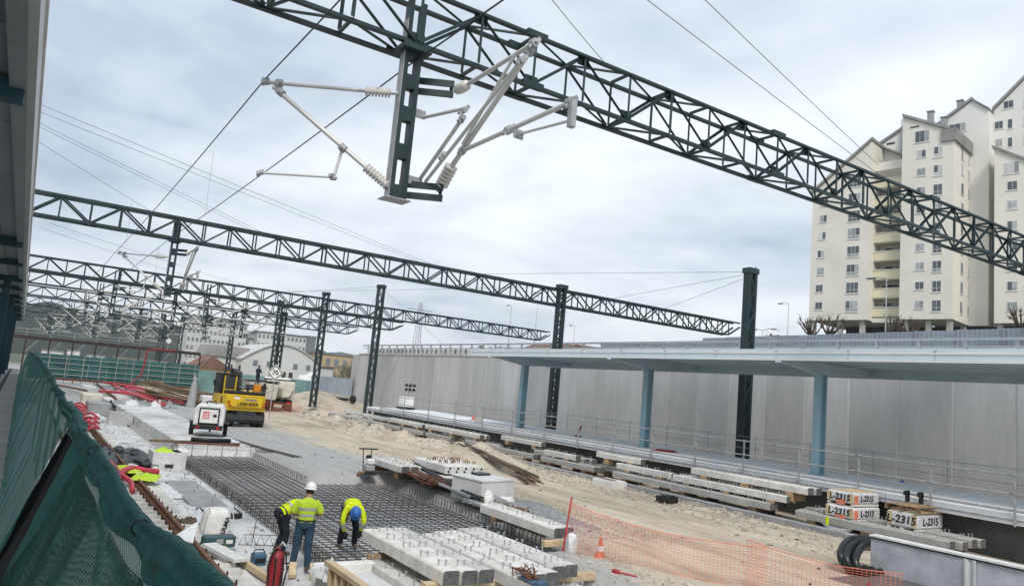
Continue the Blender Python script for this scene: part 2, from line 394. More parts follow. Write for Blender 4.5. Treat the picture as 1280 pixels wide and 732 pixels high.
def mixc(f, a, b_):
    n = N('ShaderNodeMix'); n.data_type = 'RGBA'
    L(f, n.inputs[0])
    for i, v in ((6, a), (7, b_)):
        if isinstance(v, tuple): n.inputs[i].default_value = (*v, 1)
        else: L(v, n.inputs[i])
    return n.outputs[2]
nl = nse(.16, 5); ns = nse(1.1, 6, (1.6, .28, 1)); nf = nse(7, 6); nv = nse(34, 3)
sandc = mixc(ramp(ns, .3, .7), (.36, .30, .225), (.60, .525, .41)); sandc = mixc(ramp(nl, .42, .62), sandc, (.52, .455, .36))
nt_ = nse(.55, 4, (3.2, .06, 1)); sandc = mixc(mth('MULTIPLY', ramp(nt_, .5, .62), .45), sandc, (.33, .275, .21))
grey = mixc(ns, (.27, .272, .27), (.46, .455, .44))
gm = mth('ADD', sp.outputs[0], mth('MULTIPLY', mth('SUBTRACT', nse(.28, 6), .5), 7.0))
gm = mth('ADD', gm, mth('MULTIPLY', mth('SUBTRACT', 1.0, ramp(sp.outputs[1], 12.5, 16.5)), 3.2))
gmask = mth('SUBTRACT', 1.0, ramp(gm, 12.6, 15.2))
col = mixc(gmask, sandc, grey)
far = mth('MAXIMUM', ramp(sp.outputs[1], 150, 260), ramp(sp.outputs[0], 33.8, 34.4))
col = mixc(far, col, (.10, .115, .08))
vr = N('ShaderNodeMapRange'); L(mth('ADD', mth('MULTIPLY', nf, .6), mth('MULTIPLY', nv, .4)), vr.inputs[0]); vr.inputs[1].default_value = .25; vr.inputs[2].default_value = .75; vr.inputs[3].default_value = .84; vr.inputs[4].default_value = 1.12
sc = N('ShaderNodeVectorMath'); sc.operation = 'SCALE'; L(col, sc.inputs[0]); L(vr.outputs[0], sc.inputs['Scale']); L(sc.outputs[0], b.inputs['Base Color'])
bp = N('ShaderNodeBump'); bp.inputs['Strength'].default_value = .7; bp.inputs['Distance'].default_value = .04; L(mth('ADD', mth('ADD', ns, nf), mth('MULTIPLY', nv, .5)), bp.inputs['Height']); L(bp.outputs[0], b.inputs['Normal'])
MT['site_ground'] = m
gd = g.build('ground', 'site_ground', smooth=True); tag(gd, 'sandy haul road and dusty grey ground of the building site', kind='structure')
def struct(name, mb, mats, label=None, **k): return tag(mb.build(name, mats, **k), label, kind='structure')
# track bed slab on the near side, pit floor under the reinforcement, cast slab
struct('track_bed', MB().box(-1.0, 4.35, -2, 66, -.6, .06), 'concrete_pale', 'pale concrete track bed under the rusty rail')
struct('pit_floor', MB().prism([(5.85, 8), (12.2, 8), (12.2, 26.85), (9.3, 26.85), (9.3, 35.2), (5.85, 35.2)], -.5, .0), 'pit_concrete', 'grey blinding concrete below the reinforcement mesh')
struct('concrete_strip', MB().box(4.36, 5.84, 4, 64, -.5, .03), 'concrete_slab', 'pale concrete strip between rail and reinforcement mesh')
cs = MB(); cs.box(6.25, 9.15, 36.6, 62, -.3, .62); cs.box(6.26, 9.6, 35.25, 36.59, -.3, .5)
struct('concrete_slab', cs, 'concrete_slab', 'freshly cast pale concrete slab with a straight edge', bevel=.02)
# kerb wall along the haul road, strip behind it for stacked beams, platform
kr = T('kerb_wall', 'long low concrete kerb wall along the sandy haul road', 'kerb', (22, 9, .4))
y = 2.0; k = 0
while y < 62:
    y2 = y + 6 + random.uniform(-.4, .4)
    MB().box(21.9, 22.22, y, y2 - .015, -.2, .68 + random.uniform(-.012, .012)).build('kerb_section', 'concrete_grey', kr, bevel=.015); y = y2
struct('beam_strip', MB().box(22.22, 24.4, 2, 62, -.2, .42), 'concrete_dark', 'ground strip between kerb wall and platform, darkened for the shade under the beams')  # dark ground, with the shade beneath the beam piles put into its colour
pl = MB(); pl.box(24.2, 29.9, 2, 58, 1.62, 1.9)
pf = T('platform', 'wide pale concrete platform beside the grey retaining wall', 'platform', (27, 30, .4))
y = 2.0
while y < 58:
    MB().box(24.2, 29.95, y, min(58, y + 5.98), 1.58, 1.9).build('deck_slab', 'platform_concrete', pf, bevel=.015); y += 6
MB().box(24.72, 29.6, 2, 57.7, -.2, 1.58).build('support_wall', 'concrete_dark', pf)  # dark colour includes the shade below the deck edge
MB().box(24.16, 24.2, 2, 58, 1.70, 1.74).build('edge_trim', 'galv_dull', pf)
struct('trench_floor', MB().box(29.96, 33.4, 2, 84, -.3, .1), 'concrete_grey', 'concrete trench floor between platform and wall')
# left platform under the camera
lp = MB(); lp.box(-14, .05, -4, 90, -.3, 2.0); struct('side_platform', lp, 'concrete', 'grey platform floor on the near side of the netting')
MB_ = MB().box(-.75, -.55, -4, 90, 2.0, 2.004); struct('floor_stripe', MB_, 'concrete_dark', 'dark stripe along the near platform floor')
# ---------------------------------------------------------------- retaining wall with panels
wl = T('retaining_wall', 'tall grey concrete retaining wall of upright panels behind the platform', 'wall', (33.4, 40, 0))
y = 2.0; k = 0
while y < 84:
    w = 2.38
    MB().box(33.4 + random.uniform(0, .015), 33.8, y + .05, y + w, .0, 6.93).build('panel', 'panel', wl, bevel=.02)
    MB().box(33.415, 33.75, y + w + .002, y + w + .068, .0, 6.9).build('joint', 'joint_pale', wl); y += w + .02; k += 1
MB().box(33.35, 33.95, 2, 84.2, 6.93, 7.10).build('coping', 'concrete', wl, bevel=.02)
# end return wall with corrugated blue sheets on a concrete plinth
rw = T('end_wall', 'low concrete wall topped with pale blue corrugated sheets at the end of the retaining wall', 'wall', (33, 90, 0))
MB().box(33.05, 33.35, 84.3, 99, -.2, 2.05).build('plinth', 'concrete', rw)
y = 84.4
while y < 98.6:
    mb = MB(); n = 12
    mb.add([(33.1 + .05 * (i % 2), y + 1.15 * i / n, zq) for i in range(n + 1) for zq in (2.05, 4.0)], [(2 * i, 2 * i + 2, 2 * i + 3, 2 * i + 1) for i in range(n)])
    mb.build('corrugated_sheet', 'barrier', rw); y += 1.17
# upper parapet: guardrail with posts on the coping, box panels behind
gr = T('upper_guardrail', 'long pale steel guardrail on top of the retaining wall', 'guardrail', (34, 40, 7.1))
y = 4.0
while y < 84:
    bar('post', (33.62, y, 7.1), (33.55, y, 8.0), .1, .14, 'galv', gr); y += 2.0
bar('rail', (33.53, 3, 8.03), (33.53, 83.5, 8.03), .14, .12, 'galv', gr)
bar('rail', (33.56, 3, 7.72), (33.56, 83.5, 7.72), .08, .05, 'galv', gr)
rp_ = T('road_parapet', 'pale concrete upstand with dark openings behind the upper guardrail', 'wall', (35, 40, 6.9))
MB().box(34.6, 34.9, 3, 84, 6.9, 7.78).build('upstand', 'render_white', rp_)
y = 4.6
while y < 83:
    MB().box(34.55, 34.602, y, y + .34, 7.3, 7.7).build('opening', 'far_grey', rp_); y += 1.0
nb_ = T('noise_barrier', 'blue grey slatted noise barrier along the upper road', 'barrier', (38, 25, 7))
y = 4.0; k = 0
while y < 44:
    zt = 9.05 - .012 * (y - 4) - (0 if y < 34 else .16)
    mb = MB(); n = 18
    for i in range(n): mb.box(37.0 + .03 * (i % 2), 37.06 + .03 * (i % 2), y + i * 1.98 / n, y + (i + .93) * 1.98 / n, 6.9, zt)
    mb.build('slat_panel', 'barrier', nb_); bar('post', (36.97, y - .01, 6.9), (36.97, y - .01, zt + .02), .07, .06, 'barrier', nb_); y += 2.0
# ---------------------------------------------------------------- pale blue canopy over the platform
cn = T('platform_canopy', 'pale blue steel platform canopy with three visible columns', 'canopy', (27, 25, 1.9))
prof = [(24.3, 6.22), (24.3, 6.60), (24.42, 6.62), (30.6, 6.62), (30.6, 6.32), (30.5, 6.25)]
MB().prism([(24.28, 6.18), (24.28, 6.62), (24.34, 6.62), (24.34, 6.18)], 2, 42.2, ax='y').build('fascia', 'canopy_blue', cn)
MB().box(24.255, 24.28, 2, 42.2, 6.44, 6.49).build('fascia_trim', 'frame_white', cn); MB().box(24.25, 24.28, 2, 42.2, 6.175, 6.23).build('fascia_trim', 'frame_white', cn)
MB().box(24.34, 30.6, 2, 42.2, 6.52, 6.62).build('roof_sheet', 'canopy_blue', cn)
for x in (25.2, 26.0, 26.8, 27.6, 28.4, 29.2, 30.0):
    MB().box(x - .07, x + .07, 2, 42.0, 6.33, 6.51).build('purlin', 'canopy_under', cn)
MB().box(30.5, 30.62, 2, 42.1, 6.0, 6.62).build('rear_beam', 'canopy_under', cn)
for y in np.arange(3.5, 42, 3.0):
    MB().box(24.268, 24.281, y - .012, y + .012, 6.235, 6.44).build('sheet_joint', 'canopy_under', cn); MB().box(24.262, 24.281, y - .05, y + .05, 6.52, 6.56).build('fixing', 'galv_dull', cn)
for y in (8.5, 18.4, 28.3, 39.6):
    MB().tube((27.28, y + .1, 1.9), (27.28, y + .1, 5.9), .045, 8).build('downpipe', 'column_blue', cn)
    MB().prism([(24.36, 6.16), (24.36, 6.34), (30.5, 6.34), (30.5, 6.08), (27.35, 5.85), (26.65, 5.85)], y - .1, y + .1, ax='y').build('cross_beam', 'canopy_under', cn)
    cl = MB().box(26.82, 27.18, y - .05, y + .05, 1.9, 5.86)
    cl.box(26.80, 26.86, y - .17, y + .17, 1.9, 5.86); cl.box(27.14, 27.20, y - .17, y + .17, 1.9, 5.86); cl.box(26.7, 27.3, y - .25, y + .25, 1.9, 1.93)
    cl.build('column', 'column_blue', cn)
    MB().box(24.24, 24.29, y - .12, y + .12, 6.1, 6.2).build('bracket', 'canopy_blue', cn)
# ---------------------------------------------------------------- railings
def railing(name, label, x, ys, zb, zt, mids, r=.024, foot=0, m='galv_dull', post=.05):
    t = T(name, label, 'railing', (x, ys[0], zb))
    for i, y in enumerate(ys):
        bar('post', (x, y, zb - foot), (x, y, zt + .05), post, post, m, t)
        if foot:
            bar('bracket', (x - .02, y, zb + .22), (x + .14, y, zb + .22), .05, .03, m, t)
    for z in mids:
        for i in range(len(ys) - 1): bar('rail', (x - .03, ys[i] + .03, z), (x - .03, ys[i + 1] + .12, z), r * 2, r * 2, m, t, 'rod')
    return t
fr = [5.4, 7.8, 10.15, 12.5, 14.9, 17.2, 19.7, 22.2, 24.8, 27.4, 30.1, 33.0, 36.2, 39.5, 43, 46.8, 50.8, 55]
railing('front_railing', 'galvanised tube railing along the front edge of the platform', 24.12, fr, 1.9, 2.98, (2.45, 2.98), foot=.35)
bb = bar('toe_board', (24.13, 4, 1.98), (24.13, 55, 1.98), .02, .07, 'galv_dull', bpy.data.objects['front_railing'])
railing('rear_railing', 'thin rod railing along the rear edge of the platform', 29.85, [y for y in np.arange(6, 57, 2.95)], 1.9, 2.95, (2.42, 2.95), r=.011, m='galv_dull', post=.026)
# boxes and little bits on the platform
o = MB().box(25.2, 25.62, 41.9, 42.2, 1.904, 2.75).build('control_box', 'concrete', bevel=.02); tag(o, 'small beige box standing at the platform front railing', 'box')
mb = MB(); [mb.bar((25.9 + i * .2, 26.5, 1.93 + .05 * (i % 2)), (26.3 + i * .2, 25.7, 1.94 + .05 * (i % 2)), .09, .05) for i in range(3)]
tag(mb.build('scrap_strips', 'red_dark'), 'short dark red strips lying on the platform near the lattice post', 'scrap')
mb = MB(); mb.chain([(27.5, 46.3, 1.904), (27.5, 46.3, 2.25)], [.16, .03], 10); mb.box(27.32, 27.68, 46.12, 46.48, 1.9, 1.93)
tag(mb.build('traffic_cone', 'cone_orange', smooth=False), 'tiny orange cone standing on the far platform', 'cone')
mb = MB(); mb.tube((27.1, 33.9, 1.92), (27.35, 33.9, 2.5), .05); mb.box(27.0, 27.3, 33.8, 34.0, 1.9, 1.98)
tag(mb.build('rod_tool', 'red_dark'), 'dark red rod tool leaning on the platform beside the railing', 'tool')
# ================================================================ GANTRIES
ZB, ZT = 10.55, 11.68
def gantry(label, Y, x0, x1, w=.72, bay=1.36, full=True, taper=True, cs=.13, bs=.065, kind='angle', m='green_steel', cst=None, name='gantry_truss'):
    g = T(name, label, 'gantry', (x0, Y, ZB), group='lattice gantries over the tracks')
    n = int((x1 - x0) / bay); xs = [x0 + i * bay for i in range(n + 1)]; xe = xs[-1]
    ys = (Y, Y + w)
    for y in ys:
        if taper:
            xk = xs[-2]; bar('chord', (x0, y, ZB), (xk, y, ZB), cs, cs, m, g, kind); bar('chord', (xk, y, ZB), (xe, y, ZT - .35), cs, cs, m, g, kind)
        else: bar('chord', (x0, y, ZB), (xe, y, ZB), cs, cs, m, g, kind)
        bar('chord', (x0, y, ZT), (xe, y, ZT), cs, cs, m, g, kind)
    N = n - (1 if taper else 0)
    J = None if full else MB()
    def br(p, q, s):
        if full: bar('brace', p, q, s, s, m, g, kind)
        else: J.bar(p, q, s, s)
    e = cs * .45
    for i in range(N + 1):
        x = xs[i]
        for y, s in ((ys[0], 1), (ys[1], -1)):
            br((x, y + s * .01, ZB + e), (x, y + s * .01, ZT - e), bs * (1.25 if i % 6 == 0 else 1))
            if i < N:
                if i % 2 == 0: br((x + .04, y + s * .03, ZT - e), (xs[i + 1] - .04, y + s * .03, ZB + e), bs * 1.15)
                else: br((x + .04, y + s * .03, ZB + e), (xs[i + 1] - .04, y + s * .03, ZT - e), bs * 1.15)
        for z in (ZB, ZT):
            br((x, ys[0] + .05, z), (x, ys[1] - .05, z), bs)
            if i < N:
                a, b_ = (ys[0] + .05, ys[1] - .05) if (i + (z == ZT)) % 2 == 0 else (ys[1] - .05, ys[0] + .05)
                br((x + .04, a, z + .01), (xs[i + 1] - .04, b_, z + .01), bs)
        if full and Y < 20:
            for z, s_ in ((ZB + .1, 1), (ZT - .1, -1)):
                if (i % 2 == 0) == (z > 11): MB().box(x - .16, x + .16, Y + .055, Y + .067, z - .13, z + .13).build('gusset_plate', m, g)
        if full and i % 6 == 3:
            for z in (ZB, ZT):
                for y in ys: MB().box(x - .26, x + .26, y - .068, y + .068, z - .066, z + .066).build('splice_plate', m, g)
    if not full: tag(J.build('lattice', m, g), kind='stuff')
    return g
def drop_post(g, x, Y, zb=7.45, m='green_steel', full=True, w=.36):
    """ladder-like hanger below the truss: two channels and batten plates"""
    d = MB().box(x - w / 2, x - w / 2 + .09, Y - .105, Y + .105, zb, ZB + .9).build('drop_post', m, g)
    MB().box(x - w / 2 - .012, x - w / 2, Y - .11, Y + .11, zb, ZB + .5).build('flange_plate', 'galv_dull', d)
    MB().box(x + w / 2 - .09, x + w / 2, Y - .105, Y + .105, zb, ZB + .9).build('channel', m, d)
    z = zb + .05
    hs = [zb + .14, zb + .95, zb + 1.7, zb + 2.35, zb + 3.0]
    for i, z in enumerate(hs): MB().box(x - w / 2 + .09, x + w / 2 - .09, Y - .095, Y + .095, z - .14, z + .14).build('batten_plate', m, d)
    MB().box(x - w / 2 - .12, x + w / 2 + .12, Y - .3, Y + .3, ZB - .17, ZB - .075).build('cap_beam', m, d)
    MB().box(x - w / 2 - .1, x + w / 2 + .06, Y - .2, Y + .2, zb - .02, zb + .0).build('foot_plate', 'galv_dull', d)
    return d
g1 = gantry('nearest lattice gantry, dark green, crossing the top of the picture overhead', 12.75, -4.0, 37, full=True, taper=False, cs=.12, bs=.06)
dp1 = drop_post(g1, 5.5, 12.95)
g2 = gantry('second lattice gantry from the front, dark green, carried by the post with guy wires', 42.6, -2.2, 52, full=True, cs=.12, bs=.07, kind='bar')
dp2 = drop_post(g2, 5.95, 42.9)
g3 = gantry('third lattice gantry from the front, ending beside the tall platform post', 72.2, -2.0, 53, full=False, cs=.12, bs=.075, kind='bar')
drop_post(g3, 5.9, 72.5); drop_post(g3, 13.5, 72.5)
for i, (Y, xe, drops, lab) in enumerate(((87, 41, (5.9, 13.0, 20.3), 'fourth lattice gantry from the front, far down the tracks'),
                                    (106, 42, (5.8, 12, 20), 'fifth lattice gantry from the front, far down the tracks'),
                                    (128, 30, (5.0, 11, 18), 'sixth lattice gantry from the front, far down the tracks'),
                                    (152, 30, (3.0, 10, 17), 'seventh lattice gantry from the front, in front of the wooded hill'),
                                    (180, 30, (4.0, 12, 20), 'eighth lattice gantry from the front, in front of the wooded hill'))):
    gg = gantry(lab, Y, -2, xe, full=False, cs=.13, bs=.08, kind='bar', m='green_far', bay=1.5)
    for x in drops: drop_post(gg, x, Y + .3, m='green_far')
    for yy in (0,):
        gg['label'] = lab
# masts
def mast(label, x, y, z0, z1, w=.5, m='green_steel', full=True):
    t = T('lattice_post', label, 'post', (x, y, z0), group='lattice posts carrying gantries and wires')
    for s in (-1, 1):
        MB().box(x + s * w / 2 - .07, x + s * w / 2 + .07, y - .2, y + .2, z0, z1).build('channel', m, t)
    n = int((z1 - z0) / .62); J = MB()
    for i in range(n):
        a, b_ = (x - w / 2 + .05, x + w / 2 - .05) if i % 2 else (x + w / 2 - .05, x - w / 2 + .05)
        za, zb = z0 + .15 + i * .62, z0 + .15 + (i + 1) * .62
        for yy in (y - .17, y + .17):
            if full: bar('lacing_bar', (a, yy, za), (b_, yy, zb), .035, .075, m, t)
            else: J.bar((a, yy, za), (b_, yy, zb), .035, .075)
    if not full: tag(J.build('lacing', m, t), kind='stuff')
    MB().box(x - w / 2 - .12, x + w / 2 + .12, y - .26, y + .26, z1 - .28, z1).build('head_cap', m, t)
    MB().box(x - w / 2 - .2, x + w / 2 + .2, y - .34, y + .34, z0, z0 + .03).build('base_plate', m, t)
    for s in (-1, 1): MB().box(x + s * (w / 2 + .1) - .012, x + s * (w / 2 + .1) + .012, y - .06, y + .06, z0 + .03, z0 + .2).build('anchor_bolt', 'dark_iron', t)
    return t
mast('tall dark green lattice post on the platform in front of the pale building side', 31.35, 25.7, .4, 11.63)
mast('dark green lattice post on the platform carrying the second gantry', 31.35, 42.2, .4, 11.95)
mast('dark green post standing at the far end of the platform railing', 25.55, 61, 1.2, 12.4, full=False)
mast('dark green post on the sandy ground behind the white dump truck', 24.3, 71.7, 1.0, 12.25, full=False)
for i, (x, y, zt, lab) in enumerate(((24.1, 86.5, 12.2, 'left one of the close pair of posts behind the white truck'), (25.0, 87.6, 11.0, 'right one of the close pair of posts behind the white truck'),
        (23.4, 105.5, 11.6, 'far post in front of the white apartment block, left of the arched hall'), (20.5, 127, 11.4, 'far post left of the brown gable roof'),
        (17.6, 127, 11.4, 'far post with a round lamp beside the footbridge end'), (21.5, 151, 11.2, 'most distant post in front of the white apartment block'))):
    mast('dark green ' + lab, x, y, .4, zt, w=.45, m='green_far', full=False)
# ---------------------------------------------------------------- cantilever arms
def insulator(p, q, parent, sheds=8, r=.10, m='porcelain'):
    p, q = Vector(p), Vector(q); L = (q - p).length; pr = [(0, .035)]
    st = L / sheds
    for i in range(sheds):
        a = i * st; pr += [(a + st * .12, .045), (a + st * .4, r), (a + st * .62, r), (a + st * .85, .045)]
    pr += [(L, .035)]
    o = MB().lathe(pr, p, q, 14).build('insulator', m, parent, smooth=True)
    d = (q - p).normalized()
    MB().lathe([(-.16, .02), (-.14, .04), (0, .04)], p, q, 8).build('end_fitting', 'galv', o)
    MB().lathe([(L, .04), (L + .12, .042), (L + .13, .03)], p, q, 8).build('end_fitting', 'galv', o)
    return o
def clamp(p, d, parent, s=.078):
    p, d = Vector(p), Vector(d).normalized()
    m = MB(); m.tube(p - d * .06, p + d * .06, s, 10)
    a = d.orthogonal().normalized(); m.bar(p + a * s * .6, p + a * (s + .09), .05, .07); m.bar(p - a * (s + .07), p - a * s * .6, .06, .05)
    return m.build('clamp', 'galv_dull', parent)
def left_arm():
    t = T('cantilever_arm', 'x', 'cantilever', (5.5, 12.95, 7.45), group='grey tube cantilever arms on drop posts')
    d = Vector((-.832, .555, 0))
    a = insulator((5.20, 13.05, 9.53), (4.78, 13.33, 9.53), t)
    bar('top_tube', (4.78, 13.33, 9.53), (3.12, 14.42, 9.53), .078, .078, 'alu', t, 'rod')
    insulator((5.32, 12.95, 7.68), (4.93, 13.22, 8.02), t)
    bar('strut_tube', (4.95, 13.2, 8.0), (3.30, 14.3, 9.45), .092, .092, 'alu', t, 'rod')
    clamp((3.38, 14.24, 9.53), d, t); clamp((3.16, 14.40, 9.55), d, t, .075); clamp((3.42, 14.21, 9.35), (-.6, .4, .6), t)
    bar('registration_drop', (4.53, 13.46, 8.36), (4.44, 13.53, 7.72), .06, .06, 'alu', t, 'rod')
    bar('registration_arm', (4.50, 13.5, 7.76), (3.25, 14.33, 7.72), .05, .05, 'alu', t, 'rod')
    clamp((4.53, 13.46, 8.34), (-.6, .4, .6), t); clamp((4.42, 13.53, 7.76), (0, 0, 1), t, .045); clamp((3.27, 14.3, 7.72), d, t, .04)
    return t
def right_arm():
    t = T('cantilever_arm', 'x', 'cantilever', (6.4, 12.95, 7.45), group='grey tube cantilever arms on drop posts')
    for z in (9.93, 7.78):     # double plate brackets from the drop post
        for dz in (-.11, .11):
            bar('bracket_plate', (5.70, 13.32, z + dz), (6.45, 12.86, z + dz), .05, .13, 'green_steel', t)
        bar('bracket_pin', (6.45, 12.98, z - .14), (6.45, 12.98, z + .14), .07, .07, 'dark_iron', t, 'rod')
    a = MB().lathe([(0, .05), (.02, .10), (.12, .115), (.38, .105), (.44, .05)], (6.45, 12.72, 9.88), (6.45, 12.2, 9.85), 14).build('insulator', 'porcelain', t, smooth=True)
    bar('top_tube', (6.45, 12.3, 9.86), (6.45, 9.98, 9.9), .082, .082, 'alu', t, 'rod')
    insulator((6.45, 12.98, 7.95), (6.45, 12.60, 8.29), t, 6, .135)
    bar('strut_tube', (6.45, 12.62, 8.26), (6.45, 10.08, 9.84), .105, .105, 'alu', t, 'rod')
    bar('brace_tube', (6.37, 12.1, 8.58), (6.37, 10.5, 9.80), .06, .06, 'alu', t, 'rod')
    bar('registration_tube', (6.45, 12.25, 8.5), (6.45, 8.78, 8.5), .082, .082, 'alu', t, 'rod')
    bar('steady_arm', (6.45, 10.25, 8.34), (6.45, 8.85, 8.2), .05, .05, 'alu', t, 'rod')
    MB().box(6.40, 6.50, 8.74, 8.84, 8.08, 8.52).build('hanger_plate', 'galv_dull', t)
    for p, dd in (((6.45, 10.05, 9.9), (0, 1, 0)), ((6.45, 10.14, 9.78), (0, -1, .6)), ((6.45, 12.22, 8.51), (0, -1, .5)), ((6.45, 8.86, 8.5), (0, 1, 0)), ((6.45, 10.6, 8.5), (0, 1, 0)), ((6.45, 10.27, 8.34), (1, 0, 0))): clamp(p, dd, t)
    return t
def rear_arm():
    t = T('cantilever_arm', 'x', 'cantilever', (6.05, 13.2, 7.45), group='grey tube cantilever arms on drop posts')
    bar('top_tube', (6.0, 13.2, 9.3), (6.1, 11.62, 9.08), .07, .07, 'alu', t, 'rod')
    bar('strut_tube', (6.08, 13.25, 8.02), (6.1, 11.7, 8.9), .08, .08, 'alu', t, 'rod')
    bar('strut_tube', (6.14, 13.06, 7.98), (6.14, 9.85, 9.46), .07, .07, 'alu', t, 'rod')
    bar('bracket_plate', (5.72, 13.2, 9.36), (6.05, 13.22, 9.36), .05, .16, 'galv_dull', t); bar('bracket_plate', (5.72, 13.2, 7.98), (6.12, 13.2, 7.98), .05, .16, 'galv_dull', t)
    for p, dd in (((6.1, 11.68, 9.06), (0, 1, 0)), ((6.1, 11.72, 8.9), (0, -1, .6)), ((6.12, 12.35, 8.35), (0, -1, .5)), ((6.14, 9.9, 9.44), (0, 1, 0))): clamp(p, dd, t, .06)
    return t
la, ra, ba = left_arm(), right_arm(), rear_arm()
la['label'] = 'grey cantilever reaching left from the nearest drop post, with two ribbed insulators'
ra['label'] = 'large grey cantilever swung towards the viewer on the right of the nearest drop post'
ba['label'] = 'smaller grey cantilever between the nearest drop post and the larger right one'
c = copy_tree(la, loc=(5.9, 43, 7.45)); c['label'] = 'grey cantilever reaching left from the drop post of the second gantry'
c = copy_tree(ra, loc=(6.6, 43.2, 7.45)); c['label'] = 'grey cantilever parked along the drop post of the second gantry'
names_ = ['third', 'fourth', 'fifth', 'sixth', 'seventh', 'eighth']
for gi, (Y, xs_) in enumerate(((72.5, (5.9, 13.5)), (87.3, (5.9, 13, 20.3)), (106.3, (5.8, 12, 20)), (128.3, (5.0, 11, 18)), (152.3, (3, 10, 17)), (180.3, (4, 12, 20)))):
    for xi, x in enumerate(xs_):
        pos = ['left', 'middle', 'right'][xi] if len(xs_) == 3 else ['left', 'right'][xi]
        c = copy_tree(la, loc=(x, Y, 7.45), rz=random.uniform(-.5, .2)); c['label'] = 'left-reaching grey cantilever on the %s drop post of the %s gantry' % (pos, names_[gi])
        c = copy_tree(ra, loc=(x + .7, Y, 7.45), rz=random.uniform(.3, 1.5)); c['label'] = 'right-reaching grey cantilever on the %s drop post of the %s gantry' % (pos, names_[gi])
# ---------------------------------------------------------------- wires
def wire(label, pts, r=.012, m='wire', sag=0, name='overhead_wire'):
    P = []
    for a, b_ in zip(pts[:-1], pts[1:]):
        for i in range(12):
            t = i / 12; v = Vector(a).lerp(Vector(b_), t); v.z -= sag * 4 * t * (1 - t); P.append(v)
    P.append(Vector(pts[-1]))
    return tag(MB().chain(P, r, 5).build(name, m, smooth=True), label, 'wire', 'overhead wires')
wire('dark messenger wire clamped to the tip of the left cantilever arm', [(3.15, -6, 9.6), (3.15, 14.4, 9.6), (3.4, 44.3, 9.6), (3.4, 74, 9.6), (3.4, 128, 9.6)], .014, sag=.12)
wire('dark catenary wire hung below the nearest gantry beside the drop post', [(5.6, -6, 10.25), (5.6, 13.3, 10.3), (5.6, 42.3, 10.45), (5.6, 72, 10.4), (5.6, 128, 10.3)], .017, sag=.1)
hg = tag(MB().tube((5.55, 13.3, 10.34), (5.5, 13.3, 11.6), .012, 6).bar((5.55, 13.3, 10.28), (5.55, 13.3, 10.42), .05, .07).bar((5.1, 13.3, 10.52), (5.75, 13.3, 10.52), .05, .06).build('wire_hanger', 'dark_iron'), 'short rod hanger holding the dark wire under the nearest gantry', 'hanger')
for i, (p, q, lab) in enumerate((((5.6, 33.2, 10.3), (5.6, 33.4, 13.2), 'thin vertical wire rising above the second gantry'), ((3.4, 40, 9.5), (3.4, 40.2, 11.6), 'thin vertical dropper wire left of the second drop post'), ((5.6, 46, 8.6), (5.6, 46, 10.4), 'thin vertical dropper wire behind the second gantry'))):
    wire(lab, [p, q], .006, 'wire_pale')
for i, (a, b_, lab) in enumerate((
    ((-.8, 27.6, 11.75), (21.5, 42.9, 11.75), 'upper wire of the long thin pair slanting to the middle of the second gantry'),
    ((-.78, 28.3, 11.7), (21.2, 43.3, 11.75), 'lower wire of the long thin pair slanting to the middle of the second gantry'),
    ((-.76, 29.7, 11.7), (10.53, 42.9, 11.75), 'upper wire of the thin pair slanting to the second gantry right of its drop post'),
    ((-.75, 30.2, 11.7), (10.2, 43.2, 11.75), 'lower wire of the thin pair slanting to the second gantry right of its drop post'),
    ((-.72, 32.4, 11.7), (4.64, 42.9, 11.75), 'single thin feeder wire at the left end of the second gantry'),
    ((.2, 44, 10.4), (17, 72.4, 11.7), 'thin feeder wire crossing the drop post towards the third gantry'),
    ((0.0, 45, 10.2), (12.5, 72.4, 11.7), 'thin feeder wire low on the left towards the third gantry'),
    ((7.0, 11.2, 11.9), (10.6, 13.1, 11.82), 'thin wire ending on the nearest gantry above the large cantilever'),
    ((7.4, 10.0, 11.9), (22.6, 13.1, 11.8), 'thin wire sloping to the nearest gantry in front of the building'),
    ((7.7, 9.0, 11.9), (22.2, 13.3, 12.35), 'uppermost thin wire sloping down across the sky to the building'))):
    wire(lab, [a, b_], .009, 'wire_pale', sag=.03)
for i, (a, b_, lab) in enumerate((
    ((31.3, 25.7, 11.45), (24.9, 42.9, 11.75), 'longest guy wire from the tall platform post to the second gantry'),
    ((31.3, 25.7, 11.35), (36.5, 42.9, 11.75), 'upper short guy wire from the tall platform post to the second gantry'),
    ((31.3, 25.7, 11.2), (42.1, 42.9, 11.75), 'lower short guy wire from the tall platform post to the second gantry'),
    ((31.3, 42.2, 11.8), (20, 72.4, 11.72), 'guy wire from the second platform post to the third gantry'),
    ((25.5, 61, 12.3), (20.5, 72.4, 11.7), 'guy wire left of the post at the far platform end'),
    ((25.5, 61, 12.25), (29.5, 72.4, 11.7), 'guy wire right of the post at the far platform end'),
    ((25.5, 61, 12.2), (33.0, 61.5, 7.6), 'slack cable from the far platform post to the wall'))):
    wire(lab, [a, b_], .012, 'wire_pale', name='guy_wire')
wire('pale cable hanging in a loop on the retaining wall by the light tower', [(33.3, 72, 7.3), (33.2, 75.4, 4.0), (33.2, 76.2, 1.6)], .02, 'galv_dull', sag=.2, name='hanging_cable')
